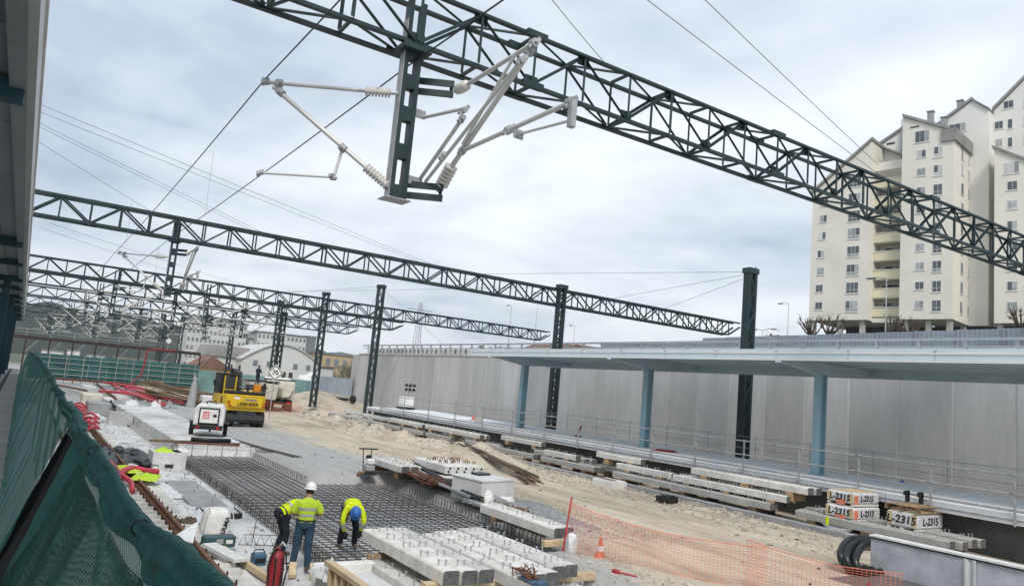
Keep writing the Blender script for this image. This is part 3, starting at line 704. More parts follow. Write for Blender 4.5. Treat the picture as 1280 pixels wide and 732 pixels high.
# ================================================================ LEFT CANOPY AND NETTED FENCE
lc = T('near_canopy', 'grey station canopy soffit with dark teal beams along the left edge', 'canopy', (-1, 20, 2))
y = -3.0
while y < 94:
    for x0, x1 in ((-2.9, -1.86), (-1.84, -1.02), (-1.0, -.62)):
        MB().box(x0, x1, y, y + 3.96, 7.22 + (.05 if x1 > -.7 else 0), 7.30).build('soffit_panel', 'soffit', lc)
    y += 4.0
MB().box(-.60, -.42, -4, 95, 7.12, 7.55).build('edge_beam', 'soffit', lc); MB().box(-.42, -.33, -4, 95, 7.16, 7.62).build('gutter', 'soffit_trim', lc)
MB().box(-.36, -.30, -4, 95, 7.60, 7.66).build('gutter_lip', 'frame_white', lc)
MB().box(-14, -.5, -4, 95, 7.62, 7.70).build('roof_sheet', 'soffit', lc)
for y in [-4, 10.8] + [26.5 + 14 * i for i in range(0, 6)]:
    MB().box(-9, -.44, y - .13, y + .13, 6.98, 7.24).build('cross_beam', 'teal_beam', lc)
for y in (33, 47, 61, 75, 89): MB().box(-9, -.44, y - .1, y + .1, 7.02, 7.24).build('cross_beam', 'teal_beam', lc)
for y in (40.5, 54.5, 68.5, 82.5): MB().box(-1.15, -.85, y - .15, y + .15, 2, 7.0).build('column', 'teal_beam', lc)
# draped netting fence close to the camera
fn = T('netting_fence', 'dark green debris netting draped over the fence in the near left corner', 'fence', (.6, 5, 2))
def ft(y):            # top line of the net: x, z
    a = .50 + .018 * math.sin(y * 2.3) + .03 * nz(y, 0, 1.1)
    k = float(np.interp(y, (1.0, 1.8, 2.4, 3.2, 4.1, 5.7, 7.2, 11.6, 15, 18.7, 26, 40, 70), (1.22, 1.14, 1.14, 1.17, 1.25, 1.22, 1.19, 1.06, .95, .75, .55, .4, .3)))
    return a, 4 - a * (k + .05 * math.sin(y * 1.9 + 1) + .07 * nz(y, 3, .9))
Y0, YE = .7, 70.0
def net(ya, yb, n, m, zx, bulge):
    def f(u, v):
        y = ya + (yb - ya) * (u ** 2.2 if yb > 30 else u) + (.13 * math.sin(v * 7 + 1) + .1 * nz(v * 3, ya, 2)) * ((1 - u) ** 6 if yb > 30 else u ** 10); tx, tz = ft(y)
        x = tx * (1 - v) + (.03) * v; z = tz * (1 - v) + 1.95 * v
        w = math.sin(math.pi * min(1, v * 1.02)) * bulge
        fold = .016 * math.sin(y * 7 + 3 * v + 2 * nz(y, v * 2, 1.5)) * (.3 + v) +   .014 * nz(y * 3, v * 5, 1.6, zx)
        return (x + fold * .8 - w, y + .04 * nz(y, v * 3, 1.3, 8), z + .01 * nz(y * 4, v * 6, 1, 2))
    return MB().sheet(f, n, 26)
o = net(8.0, YE, 300, 'netting', 1, .03).build('net_sheet', 'netting', fn, smooth=True)
o = net(Y0, 6.95, 170, 'netting', 5, .02).build('net_sheet', 'netting', fn, smooth=True)
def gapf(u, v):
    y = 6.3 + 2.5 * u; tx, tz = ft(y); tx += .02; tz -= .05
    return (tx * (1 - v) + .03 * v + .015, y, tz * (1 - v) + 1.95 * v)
MB().sheet(gapf, 8, 8).build('gap_shade_sheet', 'dark_gap', fn)  # near-black sheet added to stand in for the shade between the two nets
# folded and bunched upper hem of the net, lying on the camera side
def hem(ya, yb, n, name, m, wid, amp, seed, over=.035):
    def f(u, v):
        y = ya + (yb - ya) * u; tx, tz = ft(y); w = wid * (1 + .35 * nz(y, seed, 1.6) + .12 * math.sin(y * 5))
        s_ = (v - .25) * w; dx, dz = tx - .03, tz - 1.95; L_ = math.hypot(dx, dz); dx /= L_; dz /= L_
        k = amp * (nz(y * 1.6, v * 4, 1.4, seed) + .6 * nz(y * 5, v * 3, 1.5, seed + 2) + .5 * math.sin(v * 13 + 2 * nz(y, 0, 2)))
        if s_ < 0: return (tx + over * math.sin(-s_ / w * 6) + k * .5, y, tz + .012 - abs(s_) * .5 + k)
        return (tx - dx * s_ - dz * (.014 + k), y, tz - dz * s_ + dx * (.014 + k))
    return MB().sheet(f, n, 22).build(name, m, fn, smooth=True)
hem(.8, 7.1, 300, 'net_hem', 'netting_edge', .17, .010, 1)
hem(7.9, 14, 200, 'net_hem', 'netting_edge', .10, .014, 4)
hem(7.0, 9.6, 90, 'net_fray', 'netting_pale', .13, .022, 7, .06)
hem(14, 60, 300, 'net_hem', 'netting_pale', .10, .018, 9)
# strands of the weave on the nearer sheet
J = MB()
for i in range(170):
    y = .9 + i * .036
    pts = []
    for k in range(11):
        v = .1 + k * .088; yy = y + .9 * v; tx, tz = ft(yy)
        pts.append((tx * (1 - v) + .03 * v - .006 - .02 * math.sin(math.pi * v) + .016 * math.sin(yy * 7 + 3 * v + 2 * nz(yy, v * 2, 1.5)) * (.3 + v) * .8, yy, tz * (1 - v) + 1.95 * v))
    if y + .9 < 6.9: J.chain(pts, .0030, 3, cap=False)
tag(J.build('net_strands', 'netting_pale', fn), kind='stuff')
for y in (2.6, 5.0, 9.8, 12.2, 14.6, 17, 19.4, 21.8):
    tx, tz = ft(y); MB().tube((tx + .06, y, 1.6), (tx + .06, y, tz - .06), .022, 8).build('fence_post', 'galv_dull', fn)
for y in (3.4, 5.6, 10.5):
    tx, tz = ft(y); MB().chain([(tx - .02 + .035 * math.cos(a), y + .01 * math.sin(2 * a), tz - .01 + .035 * math.sin(a)) for a in [i * .7 for i in range(10)]], .004, 5).build('cable_tie', 'black_plastic', fn)
MB().tube((.245, 3.1, 3.02), (.30, 2.15, 2.83), .012, 8).build('brace', 'soffit_trim', fn)
# ================================================================ APARTMENT BUILDING ON THE RIGHT
BO = Vector((111.6, 55.1, 0)); ba_ = R(10)
BU = Vector((-math.sin(ba_), math.cos(ba_), 0)); BN = Vector((math.cos(ba_), math.sin(ba_), 0))
def bw(u, n, z): return BO + BU * u + BN * n + Vector((0, 0, z))
bd = T('apartment_tower', 'tall cream apartment building with stepped sloping roofs on the right', 'building', bw(5, 5, 15.5))
def bprism(name, poly, n0, n1, m, parent=None):
    k = len(poly); mb = MB()
    mb.add([bw(u, n0, z) for u, z in poly] + [bw(u, n1, z) for u, z in poly], [tuple(range(k)), tuple(range(2 * k - 1, k - 1, -1))] + [(i, k + i, k + (i + 1) % k, (i + 1) % k) for i in range(k)])
    return mb.build(name, m, parent or bd)
def bbox(name, u0, u1, n0, n1, z0, z1, m, parent=None): return bprism(name, [(u0, z0), (u1, z0), (u1, z1), (u0, z1)], n0, n1, m, parent)
A = bprism('wall_block', [(12, 20.4), (21.4, 20.4), (21.4, 42.2), (12, 49.6)], 0, 13, 'render_cream')
B = bprism('wall_block', [(0, 20.4), (7.3, 20.4), (7.3, 52.6), (.8, 49.2), (0, 48.7)], 0, 8, 'render_cream')
K = bprism('wall_block', [(7.3, 20.4), (12, 20.4), (12, 47.0), (7.3, 47.6)], 4.6, 13, 'render_cream')
UB = bprism('wall_block', [(7.3, 46), (13.3, 46), (13.3, 50.2), (8.2, 53.1), (7.3, 52.7)], 5.2, 13, 'render_white')
C = bprism('wall_block', [(-2.5, 20.4), (5, 20.4), (5, 53), (-.2, 56.4), (-2.5, 54.3)], 8.01, 18, 'render_white')
D = bprism('wall_block', [(-2.51, 20.4), (-2.51, 55.0), (-11, 63.5), (-22, 63.5), (-22, 20.4)][::-1], 10.5, 24, 'render_white')
E_ = bprism('wall_block', [(-4.0, 20.4), (-4.0, 47), (-15, 39.8), (-15, 20.4)][::-1], 5, 10.49, 'render_cream')
def roof(u0, z0, u1, z1, n0, n1, th=.45):
    bprism('roof', [(u0, z0), (u1, z1), (u1, z1 + th), (u0, z0 + th)], n0, n1, 'roof_grey')
roof(21.8, 42.0, 11.8, 49.75, -.35, 13); roof(11.8, 49.72, 7.9, 47.2, 4.2, 13, .3)
roof(7.3, 52.65, .6, 49.15, -.3, 8.2); roof(13.6, 50.1, 8.2, 53.15, 4.9, 13); roof(8.2, 53.12, 7.3, 52.66, 4.9, 13)
roof(5.4, 52.8, -.2, 56.5, 7.7, 18); roof(-.2, 56.45, -2.6, 54.3, 7.7, 10.4, .25)
roof(-2.3, 54.95, -11, 63.6, 10.2, 24, .55); roof(-3.7, 47.0, -15.2, 39.7, 4.7, 10.5, .4)
bbox('parapet_box', -.35, 1.7, -.3, 8.3, 47.4, 49.3, 'roof_grey')
for u, n, z, h in ((4.6, 5, 51.5, 3.2), (2.6, 5, 50.5, 2.8), (1.8, 10, 55, 2.6)): bbox('chimney', u, u + .8, n, n + .8, z, z + h, 'concrete_grey'); bbox('chimney_cap', u - .12, u + .92, n - .12, n + .92, z + h, z + h + .15, 'roof_grey')
for i in range(3): bbox('flue', 8.5 + .28 * i, 8.62 + .28 * i, 4.7, 4.82, 47.4, 54.2, 'galv_dull')
for zf in (48.9, 50.5, 52.2): bbox('flue_bracket', 8.3, 9.3, 4.85, 4.95, zf, zf + .12, 'galv_dull')
def window(u, n, z, w, h, cols=2, side=False, transom=False, depth=.14, fill=None):
    """real recess look: dark reveal set in the wall plane, frame, panes"""
    fill = fill or random.choice(['pane', 'pane', 'pane', 'curtain', 'curtain', 'shutter'])
    def q(a0, a1, z0, z1, d0, d1):
        return MB().add([(bw(a, d, zz) if not side else bw(d, a, zz)) for d in (d0, d1) for (a, zz) in ((a0, z0), (a1, z0), (a1, z1), (a0, z1))],
                        [(0, 1, 2, 3), (7, 6, 5, 4), (0, 4, 5, 1), (1, 5, 6, 2), (2, 6, 7, 3), (3, 7, 4, 0)])
    a0, a1, z0, z1 = u - w / 2, u + w / 2, z - h / 2, z + h / 2
    o = q(a0, a1, z0, z1, n - .035, n + .1).build('window', 'frame_white', bd)
    cw = (w - .1) / cols
    for i in range(cols):
        b0 = a0 + .05 + i * cw; b1 = b0 + cw - .06
        if transom:
            q(b0, b1, z0 + .08, z0 + h * .3, n - .05, n + .0).build('pane', fill, o); q(b0, b1, z0 + h * .3 + .07, z1 - .08, n - .05, n + .0).build('pane', random.choice([fill, 'pane']), o)
        else: q(b0, b1, z0 + .08, z1 - .08, n - .05, n + .0).build('pane', fill if i else random.choice([fill, 'pane', 'curtain']), o)
    q(a0 - .1, a1 + .1, z0 - .1, z0, n - .09, n + .1).build('sill', 'concrete_pale', o)
    return o
for u, z in zip((19.4, 19.5, 19.6, 19.7, 19.7, 19.8, 19.8), (40.3, 37.5, 34.6, 31.5, 28.6, 25.7, 22.8)): window(u, 0, z, 1.25, 1.3)
for z in (43.2, 40.3, 37.4, 34.5, 31.5, 28.5, 25.6, 22.6): window(14.45, 0, z, 2.0, 1.85, 3, transom=True)
for z in (22.6, 25.5, 28.5, 31.4, 34.3, 37.3, 40.2, 43.2, 46.1): window(4.5, 0, z, 1.3, 1.25)
window(4.45, 0, 48.9, 2.1, 1.9, 3)
for z in (22.4, 25.3, 28.3, 31.2, 34.2, 37.2, 40.1, 43.1, 46.0): window(2.15, 0, z, 1.3, 1.75, 2, transom=True)
for i, z in enumerate((22.6, 25.6, 28.6, 31.6, 34.7, 37.8, 40.9, 44.0, 46.4)): window(4.0, 0, z, 1.2, 1.85, 2, side=True); window(7.2, 0, z, .5, 1.5, 1, side=True)
for z in (22.7, 25.7, 28.6, 31.6, 34.6, 37.6, 40.6, 43.6, 46.6, 49.6): window(-3.2, 10.5, z, 1.05, 1.35)
for z in (49.4, 52.4): window(-4.7, 10.5, z, .7, 1.6, 1)
for z in (43.4, 46.4, 49.5, 52.5, 55.5): window(-7.0, 10.5, z, 1.1, 1.5)
window(-4.5, 10.5, 55.6, 1.4, 1.3); window(-3.2, 10.5, 52.5, 1.2, 1.3)
window(1.9, 8.01, 52.3, 2.5, 1.5, 3)
for z in (22.8, 25.8, 28.7, 31.7, 34.8, 37.9, 40.8): window(-6.25, 5, z, 1.35, 1.4)
window(-6.15, 5, 43.5, 2.0, 1.8, 3); [window(-9.5, 5, z, 1.3, 1.4) for z in (22.8, 25.8, 28.7, 31.7, 34.8, 37.9)]
bbox('vent_slot', 4.9, 6.2, -.02, .1, 50.5, 50.75, 'void'); bbox('vent_slot', 10.3, 11.6, 5.15, 5.3, 50.4, 50.7, 'void')
window(7.9, 4.6, 44.7, 1.0, 1.9, 1, fill='pane'); 
# balconies stacked in the recess
for i, z in enumerate((22.0, 25.0, 28.0, 31.0, 34.0, 37.0, 40.0, 43.0)):
    b_ = bbox('balcony', 7.32, 11.98, 1.9, 2.1, z - .85, z + .55, 'balcony_cream'); bbox('floor_slab', 7.32, 11.98, 2.1, 4.6, z - .95, z - .75, 'render_cream', b_)
    bbox('coping', 7.32, 12.02, 1.8, 2.2, z + .55, z + .68, 'concrete_pale', b_)
    bbox('balcony_window', 7.7, 11.2, 4.52, 4.6, z - .6, z + 1.6, 'void', b_); bbox('door_frame', 8.8, 10.0, 4.45, 4.52, z - .6, z + 1.5, 'frame_white', b_)
    bbox('door_pane', 8.9, 9.9, 4.43, 4.45, z - .5, z + 1.4, 'pane', b_)
    bbox('awning', random.uniform(7.6, 9), random.uniform(9.6, 11.6), 3.3, 3.35, z + .7, z + random.uniform(.9, 1.3), random.choice(['far_grey', 'shutter', 'void']), b_)
bbox('parapet', 7.32, 11.98, 1.9, 2.1, 45.0, 46.4, 'render_cream')
# open ground floor on pillars
for u, n in ((20.9, .5), (13, .5), (6.6, .6), (.6, .6), (.6, 7), (-4.6, 5.6), (-9, 5.6), (9.5, 2.6), (16.5, .5), (3.4, .6)): bbox('pillar', u - .35, u + .35, n, n + .7, 14.8, 20.4, 'concrete')
bbox('ground_floor_core', -21, 19, 9, 12, 14.8, 20.4, 'void'); bbox('soffit_slab', 7.3, 12, 1.9, 4.6, 20.2, 20.9, 'render_cream')
# pollarded trees in front of the building
def pollard(label, u, n, h, s, seed):
    rnd = random.Random(seed); p = bw(u, n, 15.2); t = T('pollarded_tree', label, 'tree', p, group='bare pollarded street trees')
    top = p + Vector((0, 0, h * .45)); MB().chain([p, p + Vector((.05, 0, h * .2)), top], [.28, .22, .2], 7).build('trunk', 'bark', t, smooth=True)
    J = MB()
    for k in range(11):
        a = rnd.uniform(0, 6.28); r = rnd.uniform(.8, 2.4) * s; q = top + Vector((math.cos(a) * r * .5, math.sin(a) * r * .5, h * rnd.uniform(.1, .3))); e_ = top + Vector((math.cos(a) * r, math.sin(a) * r, h * rnd.uniform(.28, .55)))
        J.chain([top, q, e_], [.17, .12, .09], 5); J.ball(e_, .17, n=6)
        for w in range(9):
            J.chain([e_, e_ + Vector((rnd.uniform(-.6, .6), rnd.uniform(-.6, .6), rnd.uniform(.1, 1.0)))], [.03, .012], 4)
    J.build('limbs', 'bark', t, smooth=True)
for i, (u, n, h, lab) in enumerate(((19.0, -4, 4.7, 'left of the building under its left corner'), (16.2, -4, 4.8, 'under the wide window column of the building'), (6.8, -4, 4.6, 'below the balconies of the building'), (4.2, -4.5, 4.5, 'right of the balconies, beside the pillar'), (-9.0, -2, 6.2, 'at the right picture edge'))):
    pollard('bare pollarded tree ' + lab, u, n, h, 1, 40 + i)
# street lamps on the upper road
def lamp(label, x, y, z0, z1, arm=1.2, double=False, m='galv_dull', r=.07):
    t = T('street_lamp', label, 'street lamp', (x, y, z0), group='street lamps on the upper road')
    MB().tube((x, y, z0), (x, y, z1), r, 8, r2=r * .5).build('pole', m, t, smooth=True)
    for s in ((-1, 1) if double else (-1,)):
        MB().chain([(x, y, z1 - .05), (x + .1, y - s * arm * .6, z1 + .12), (x + .15, y - s * arm, z1 + .1)], r * .45, 6).build('arm', m, t)
        MB().box(x + .05, x + .25, y - s * arm - .3, y - s * arm + .3, z1 + .02, z1 + .13).build('lamp_head', 'far_grey', t)
for (x, y, z1, dbl, lab) in ((70, 52, 16.6, False, 'thin street lamp left of the apartment building'), (62, 49, 12.6, True, 'low double-armed lamp left of the tall platform post top'), (66, 49, 12.4, True, 'low double-armed lamp between post and building'), (60, 93, 17.0, False, 'thin street lamp above the second gantry end'),
                             (64, 92, 19.5, False, 'tall thin mast right of the second platform post'), (48, 28, 14.0, False, 'street lamp in front of the right half of the building'), (66, 85, 14.5, False, 'short lamp above the upper guardrail, far along')):
    lamp(lab, x, y, 6.5, z1, double=dbl)
# ================================================================ SITE: rail, reinforcement, beams
def rail(label, x, y0, y1, z=.20, yaw=0):
    t = T('rail', label, 'rail', (x, y0, z), group='rusty rails')
    pr = [(-.075, 0), (.075, 0), (.075, .015), (.012, .035), (.012, .115), (.036, .125), (.036, .165), (-.036, .165), (-.036, .125), (-.012, .115), (-.012, .035), (-.075, .015)]
    o = MB().prism(pr, 0, y1 - y0, ax='y').build('rail_bar', 'rail_rust', t, mw=Matrix.Translation((x, y0, z)) @ Matrix.Rotation(yaw, 4, 'Z')); return t
nr = rail('long railway track with rusty rails and pale sleeper blocks beside the netting', 3.57, 6, 62, .21); nr.name = 'railway_track'; WMX[nr.name] = nr.matrix_basis.copy(); nr['category'] = 'track'; del nr['group']
link('rail_bar', [o_ for o_ in nr.children][0].data, nr, Matrix.Translation((2.07, 6, .21)))
slm = MB().prism([(-.62, 0), (.62, 0), (.60, .12), (.2, .145), (-.2, .145), (-.60, .12)], -.13, .13, ax='y').mesh('sleeper', 'beam_conc')
clm = MB().box(-.035, .035, -.05, .05, .146, .205).mesh('rail_clip', 'rust'); blm = MB().tube((0, 0, .14), (0, 0, .25), .018, 6).mesh('clip_bolt', 'dark_iron')
y = 9.0
while y < 60:
    j_ = random.uniform(-.03, .03); mw_ = Matrix.Translation((3.57 + j_, y, .06)) @ Matrix.Rotation(j_, 4, 'Z')
    so1 = link('sleeper', slm, nr, mw_)
    for s in (-1, 1):
        link('rail_clip', clm, so1, mw_ @ Matrix.Translation((s * .11, 0, 0))); link('clip_bolt', blm, so1, mw_ @ Matrix.Translation((s * .16, 0, 0)))
    y += .62
# reinforcement mesh
rm = T('reinforcement_mesh', 'large dark steel reinforcement mesh tied over the pit floor', 'rebar mesh', (9, 25, 0))
xs = np.arange(5.95, 12.15, .25)
for x in xs:
    y1 = 34.6 if x < 9.15 else 26.6
    bar('long_bar', (x + random.uniform(-.02, .02), 13.2, .17), (x + random.uniform(-.02, .02), y1 + random.uniform(-.1, .1), .17), .017, .017, 'rebar', rm)
for y in np.arange(13.4, 34.6, .25):
    x1 = 12.12 if y < 26.6 else 9.12
    bar('cross_bar', (5.9, y, .148), (x1 + random.uniform(-.05, .05), y + random.uniform(-.02, .02), .148), .017, .017, 'rebar', rm)
J = MB()
for x in np.arange(5.98, 12.1, .5): J.bar((x, 13.2, .055), (x, 34.5 if x < 9.15 else 26.6, .055), .014, .014)
for y in np.arange(13.43, 34.5, .5): J.bar((5.9, y, .035), (12.1 if y < 26.6 else 9.1, y, .035), .014, .014)
tag(J.build('lower_layer', 'rebar', rm), kind='stuff')
def hook(h, w): return MB().chain([(0, 0, 0), (0, 0, h), (w * .25, 0, h + .05), (w * .75, 0, h + .05), (w, 0, h), (w, 0, .06)], .010, 5).mesh('edge_hook', 'rebar')
hk = hook(.24, .13)
for y in np.arange(14, 34.4, .2): link('edge_hook', hk, rm, Matrix.Translation((5.9, y, .05)) @ Matrix.Rotation(random.uniform(1.2, 1.9), 4, 'Z'))
for y in np.arange(16, 26.6, .2): link('edge_hook', hk, rm, Matrix.Translation((12.15, y, .08)) @ Matrix.Rotation(random.uniform(-.4, .4), 4, 'Z'))
for y in np.arange(27, 34.4, .25): link('edge_hook', hk, rm, Matrix.Translation((9.15, y, .08)) @ Matrix.Rotation(random.uniform(-.4, .4), 4, 'Z'))
# end stop bar with rusty uprights and a white timber kerb behind the mesh
es = T('end_board', 'white board with thin rusty uprights closing the far end of the mesh', 'formwork', (7.6, 34.9, .0))
MB().box(5.9, 9.3, 34.75, 34.95, 0, .34).build('board', 'white_plastic', es)
for x in np.arange(6.1, 9.4, .62): bar('upright', (x, 34.68, .05), (x, 34.68, .62), .018, .018, 'rust', es)
bar('tie_rod', (6.0, 34.66, .56), (9.3, 34.66, .58), .018, .018, 'rust', es)
# stud beams ------------------------------------------------------
stud_me = MB().lathe([(0, .013), (.085, .013), (.086, .027), (.105, .027)], (0, 0, 0), (0, 0, 1), 8).mesh('stud', 'galv')
BM = {}
def beam_mesh(Ln, w=.31, h=.235, m='beam_conc'):
    k = (round(Ln, 1), w, h, m)
    if k not in BM:
        c = .03; pr = [(-w / 2, 0), (w / 2, 0), (w / 2, h - c), (w / 2 - c, h), (-w / 2 + c, h), (-w / 2, h - c)]
        mb = MB(); n = len(pr); y0, y1 = 0, round(Ln, 1)
        mb.add([(a, y0, z) for a, z in pr] + [(a, y1, z) for a, z in pr], [tuple(range(n)), tuple(range(2 * n - 1, n - 1, -1))])
        mb.mi = [1, 1]
        mb.add([(a, y0, z) for a, z in pr] + [(a, y1, z) for a, z in pr], [(i, n + i, n + (i + 1) % n, (i + 1) % n) for i in range(n)])
        BM[k] = mb.mesh('beam_body', [m, 'beam_end'])
    return BM[k]
def stud_beam(label, x, y0, y1, zt, group, m='beam_conc', pairs=None, w=.31, h=.235, rz=0):
    t = T('stud_beam', label, 'concrete beam', (x, y0, zt - h), rz, group)
    Ln = round(y1 - y0, 1)
    link('beam_body', beam_mesh(Ln, w, h, m), t, local=True)
    n = pairs or max(3, int(Ln / .62))
    for i in range(n):
        yy = .35 + (Ln - .7) * i / (n - 1)
        for s, dy in ((-.055, .03), (.055, -.03)):
            link('stud', stud_me, t, Matrix.Translation((s, yy + dy + random.uniform(-.02, .02), h)) @ Matrix.Rotation(random.uniform(-.08, .08), 4, 'X'), local=True)
    return t
blk0 = {}
def timber(label, x0, x1, y, z, s=.16, name='timber_block', m='timber', group='timber packing blocks', d=None):
    d = d or s
    o = MB().box(x0, x1, y - d / 2, y + d / 2, z, z + s).build(name, m, bevel=.008); return tag(o, label, 'timber', group)
FG = 'stud beams stacked in the foreground'
nth = ['first', 'second', 'third', 'fourth', 'fifth', 'sixth', 'seventh', 'eighth', 'ninth', 'tenth']
for i, (x, y0, y1) in enumerate(((6.66, 11.45, 15.0), (7.0, 11.4, 15.05), (7.34, 11.4, 15.1))):
    stud_beam('%s pale stud beam from the left on top of the foreground stack' % nth[i], x, y0, y1, .92, FG)
for i, (x, y0, y1, zt) in enumerate(((7.98, 10.7, 14.95, .82), (8.33, 11.2, 15.0, .84), (8.67, 11.25, 15.05, .84), (9.04, 11.55, 15.2, .86), (9.38, 11.6, 15.2, .86))):
    stud_beam('%s pale stud beam from the right in the upper row of the foreground stack' % nth[4 - i], x, y0, y1, zt, FG)
for i, (x, y0, y1, zt) in enumerate(((6.42, 10.6, 14.4, .5), (6.78, 10.6, 14.5, .5), (8.45, 10.2, 14, .45), (8.8, 10.3, 14, .45), (9.2, 10.4, 14, .45), (9.55, 10.5, 14, .45))):
    stud_beam('%s stud beam from the left in the bottom row of the foreground stack' % nth[i], x, y0, y1, zt, FG)
timber('pale timber bearer across the front of the foreground stack', 6.3, 7.7, 11.75, .505, .17, m='timber_pale'); timber('thin timber bearer at the rear of the foreground stack', 6.3, 9.5, 14.2, .505, .10)
timber('light timber bearer sticking out right under the foreground stack', 7.75, 10.25, 11.95, .455, .15, m='timber_pale'); timber('short light timber end beside the single pair of beams', 10.9, 11.75, 14.6, .5, .14, m='timber_pale')
tp = MB().sheet(lambda u, v: (7.81 + .34 * u, 10.66 - .012, .57 + .26 * v), 6, 4); tp.sheet(lambda u, v: (7.81 + .34 * u, 10.66 + .5 * v, .835 + .01 * math.sin(9 * u)), 6, 4)
tag(tp.build('blue_tape', 'tool_blue'), 'blue plastic tape wrapped round a beam end in the foreground', 'tape')
mb = MB(); rr = random.Random(3)
for i in range(26): mb.chain([(7.95 + rr.uniform(-.15, .2), 11.0 + rr.uniform(-.2, .35), .84 + rr.uniform(0, .02)), (7.95 + rr.uniform(-.15, .25), 11.05 + rr.uniform(-.1, .4), .9 + rr.uniform(0, .07))], .012, 5)
tag(mb.build('rusty_clips', 'rust'), 'small heap of rusty clips lying on the foreground beams', 'clips')
for i in range(2): stud_beam('%s stud beam of the single pair lying beside the mesh corner' % ['left', 'right'][i], 11.55 + .36 * i, 14.85 + .1 * i, 18.4 + .1 * i, .86, 'pair of stud beams by the orange net')
timber('dark packing under the single pair of beams', 11.3, 12.2, 17.6, .5, .12, m='timber_dark')
for i in range(3): stud_beam('%s stud beam of the trio beyond the rusty bars' % ['left', 'middle', 'right'][i], 12.15 + .38 * i, 24.9, 28.2, 1.05, 'trio of stud beams beyond the rusty bars')
timber('packing timber under the trio of beams', 12, 13.2, 25.4, .55, .26, m='timber_dark'); timber('rear packing timber under the trio of beams', 12, 13.2, 27.6, .55, .26, m='timber_dark')
# slotted duct beams
def duct_beam(label, x0, x1, y0, y1, z0, z1, nh):
    t = T('duct_beam', label, 'concrete beam', ((x0 + x1) / 2, y0, z0), group='slotted duct beams')
    MB().box(x0, x1, y0, y1, z0, z1).build('beam_body', 'concrete_pale', t, bevel=.02)
    for i in range(nh):
        xx = x0 + (x1 - x0) * (i + .5) / nh
        for k in (0, 1): MB().chain([(xx + .05 * k - .02, y0 - .004, (z0 + z1) / 2 + .055 * (k * 2 - 1)), (xx + .05 * k - .02, y0 + .05, (z0 + z1) / 2 + .055 * (k * 2 - 1))], .045, 10).build('duct_hole', 'void', t)
duct_beam('upper slotted concrete beam with rusty loops behind the white box', 12.9, 14.5, 23.3, 25.8, 1.02, 1.3, 5); duct_beam('lower slotted concrete beam behind the white box', 12.8, 14.0, 23.1, 25.6, .6, .95, 4)
mb = MB()
for i in range(12):
    for k in range(2):
        x, y = 13.0 + .13 * i, 24.2 + .9 * k + random.uniform(-.2, .2); mb.chain([(x, y, 1.30), (x, y, 1.37), (x + .06, y + .03, 1.40), (x + .12, y + .05, 1.37), (x + .12, y + .05, 1.30)], .016, 5)
tag(mb.build('rebar_loops', 'rust'), 'rusty loops sticking up from the slotted beam', 'rebar')
wb = T('concrete_chamber', 'white square concrete chamber box with a black lid on it', 'concrete box', (13.4, 21, .5))
MB().prism([(12.62, 20.3), (14.15, 20.75), (13.85, 22.3), (12.4, 21.9)], .45, 1.16).build('body', 'concrete_pale', wb, bevel=.03); MB().prism([(12.60, 20.28), (14.18, 20.74), (13.87, 22.32), (12.37, 21.92)], 1.165, 1.21).build('rim', 'concrete_pale', wb)
MB().prism([(13.2, 21.5), (13.75, 21.65), (13.7, 22.05), (13.1, 21.9)], 1.215, 1.28).build('lid', 'black_plastic', wb, bevel=.02)
def bag(name, label, c, sx, sy, sz, m='sack', seed=1, rz=0, cat='sack'):
    mb = MB(); mb.ball((0, 0, 0), 1, 1, 1, 34)
    vs = []
    for v in mb.v:
        p = Vector(v); q = Vector([math.copysign(abs(k) ** .62, k) for k in p])
        k = 1 + .30 * mnoise.noise(p * 1.3 + Vector((seed, 0, 0))) + .17 * abs(mnoise.noise(p * 3.4 + Vector((0, seed, 0)))) + .10 * abs(mnoise.noise(p * 7 + Vector((seed, seed, 0))))
        pinch = 1 - .55 * max(0, p.z - .3); q = Vector((q.x * sx * pinch, q.y * sy * pinch, q.z * sz)) * k; q.z = max(q.z, -sz * .8); vs.append(tuple(q))
    mb.v = vs
    return tag(mb.build(name, m, smooth=True, mw=Matrix.Translation(c) @ Matrix.Rotation(rz, 4, 'Z')), label, cat)
bag('white_sack', 'slumped white sack leaning against the white chamber box', (13.35, 20.05, .62), .30, .18, .16, seed=2, rz=.3)
bag('white_sack', 'upright white plastic sack beside the orange net post', (11.2, 13.92, .68), .12, .10, .24, 'film', 4)
bag('white_sack', 'bent white sack standing on the rusty bars', (12.2, 19.2, .76), .14, .36, .30, 'sack', 6, rz=-.6)
# reinforcing bar bundles
def bundle(name, label, p, q, n, spread, m, r=.014, seed=1, cat='steel bars', wz=.5):
    rnd = random.Random(seed); mb = MB(); p, q = Vector(p), Vector(q); d = (q - p).normalized(); a = d.cross(Vector((0, 0, 1))).normalized()
    for i in range(n):
        o1 = a * rnd.uniform(-1, 1) * spread + Vector((0, 0, rnd.uniform(0, 1) * spread * wz)); o2 = a * rnd.uniform(-1, 1) * spread * 1.1 + Vector((0, 0, rnd.uniform(0, 1) * spread * wz))
        mid = p.lerp(q, .5) + (o1 + o2) * .5 + Vector((0, 0, -.05)) + a * rnd.uniform(-.06, .06)
        mb.chain([p + o1 + d * rnd.uniform(-.5, .3), mid, q + o2 + d * rnd.uniform(-.3, .5)], r, 4)
    return tag(mb.build(name, m), label, cat)
bundle('bar_bundle', 'rust coloured bundle of short bars beyond the mesh corner', (12.75, 26.6, .80), (12.5, 23.0, .66), 120, .45, 'rust', .024, 1)
bundle('bar_bundle', 'dark grey sheaf of long bars sloping down to the mesh edge', (13.1, 25.6, 1.0), (12.65, 20.6, .64), 90, .26, 'machine_grey', .022, 2)
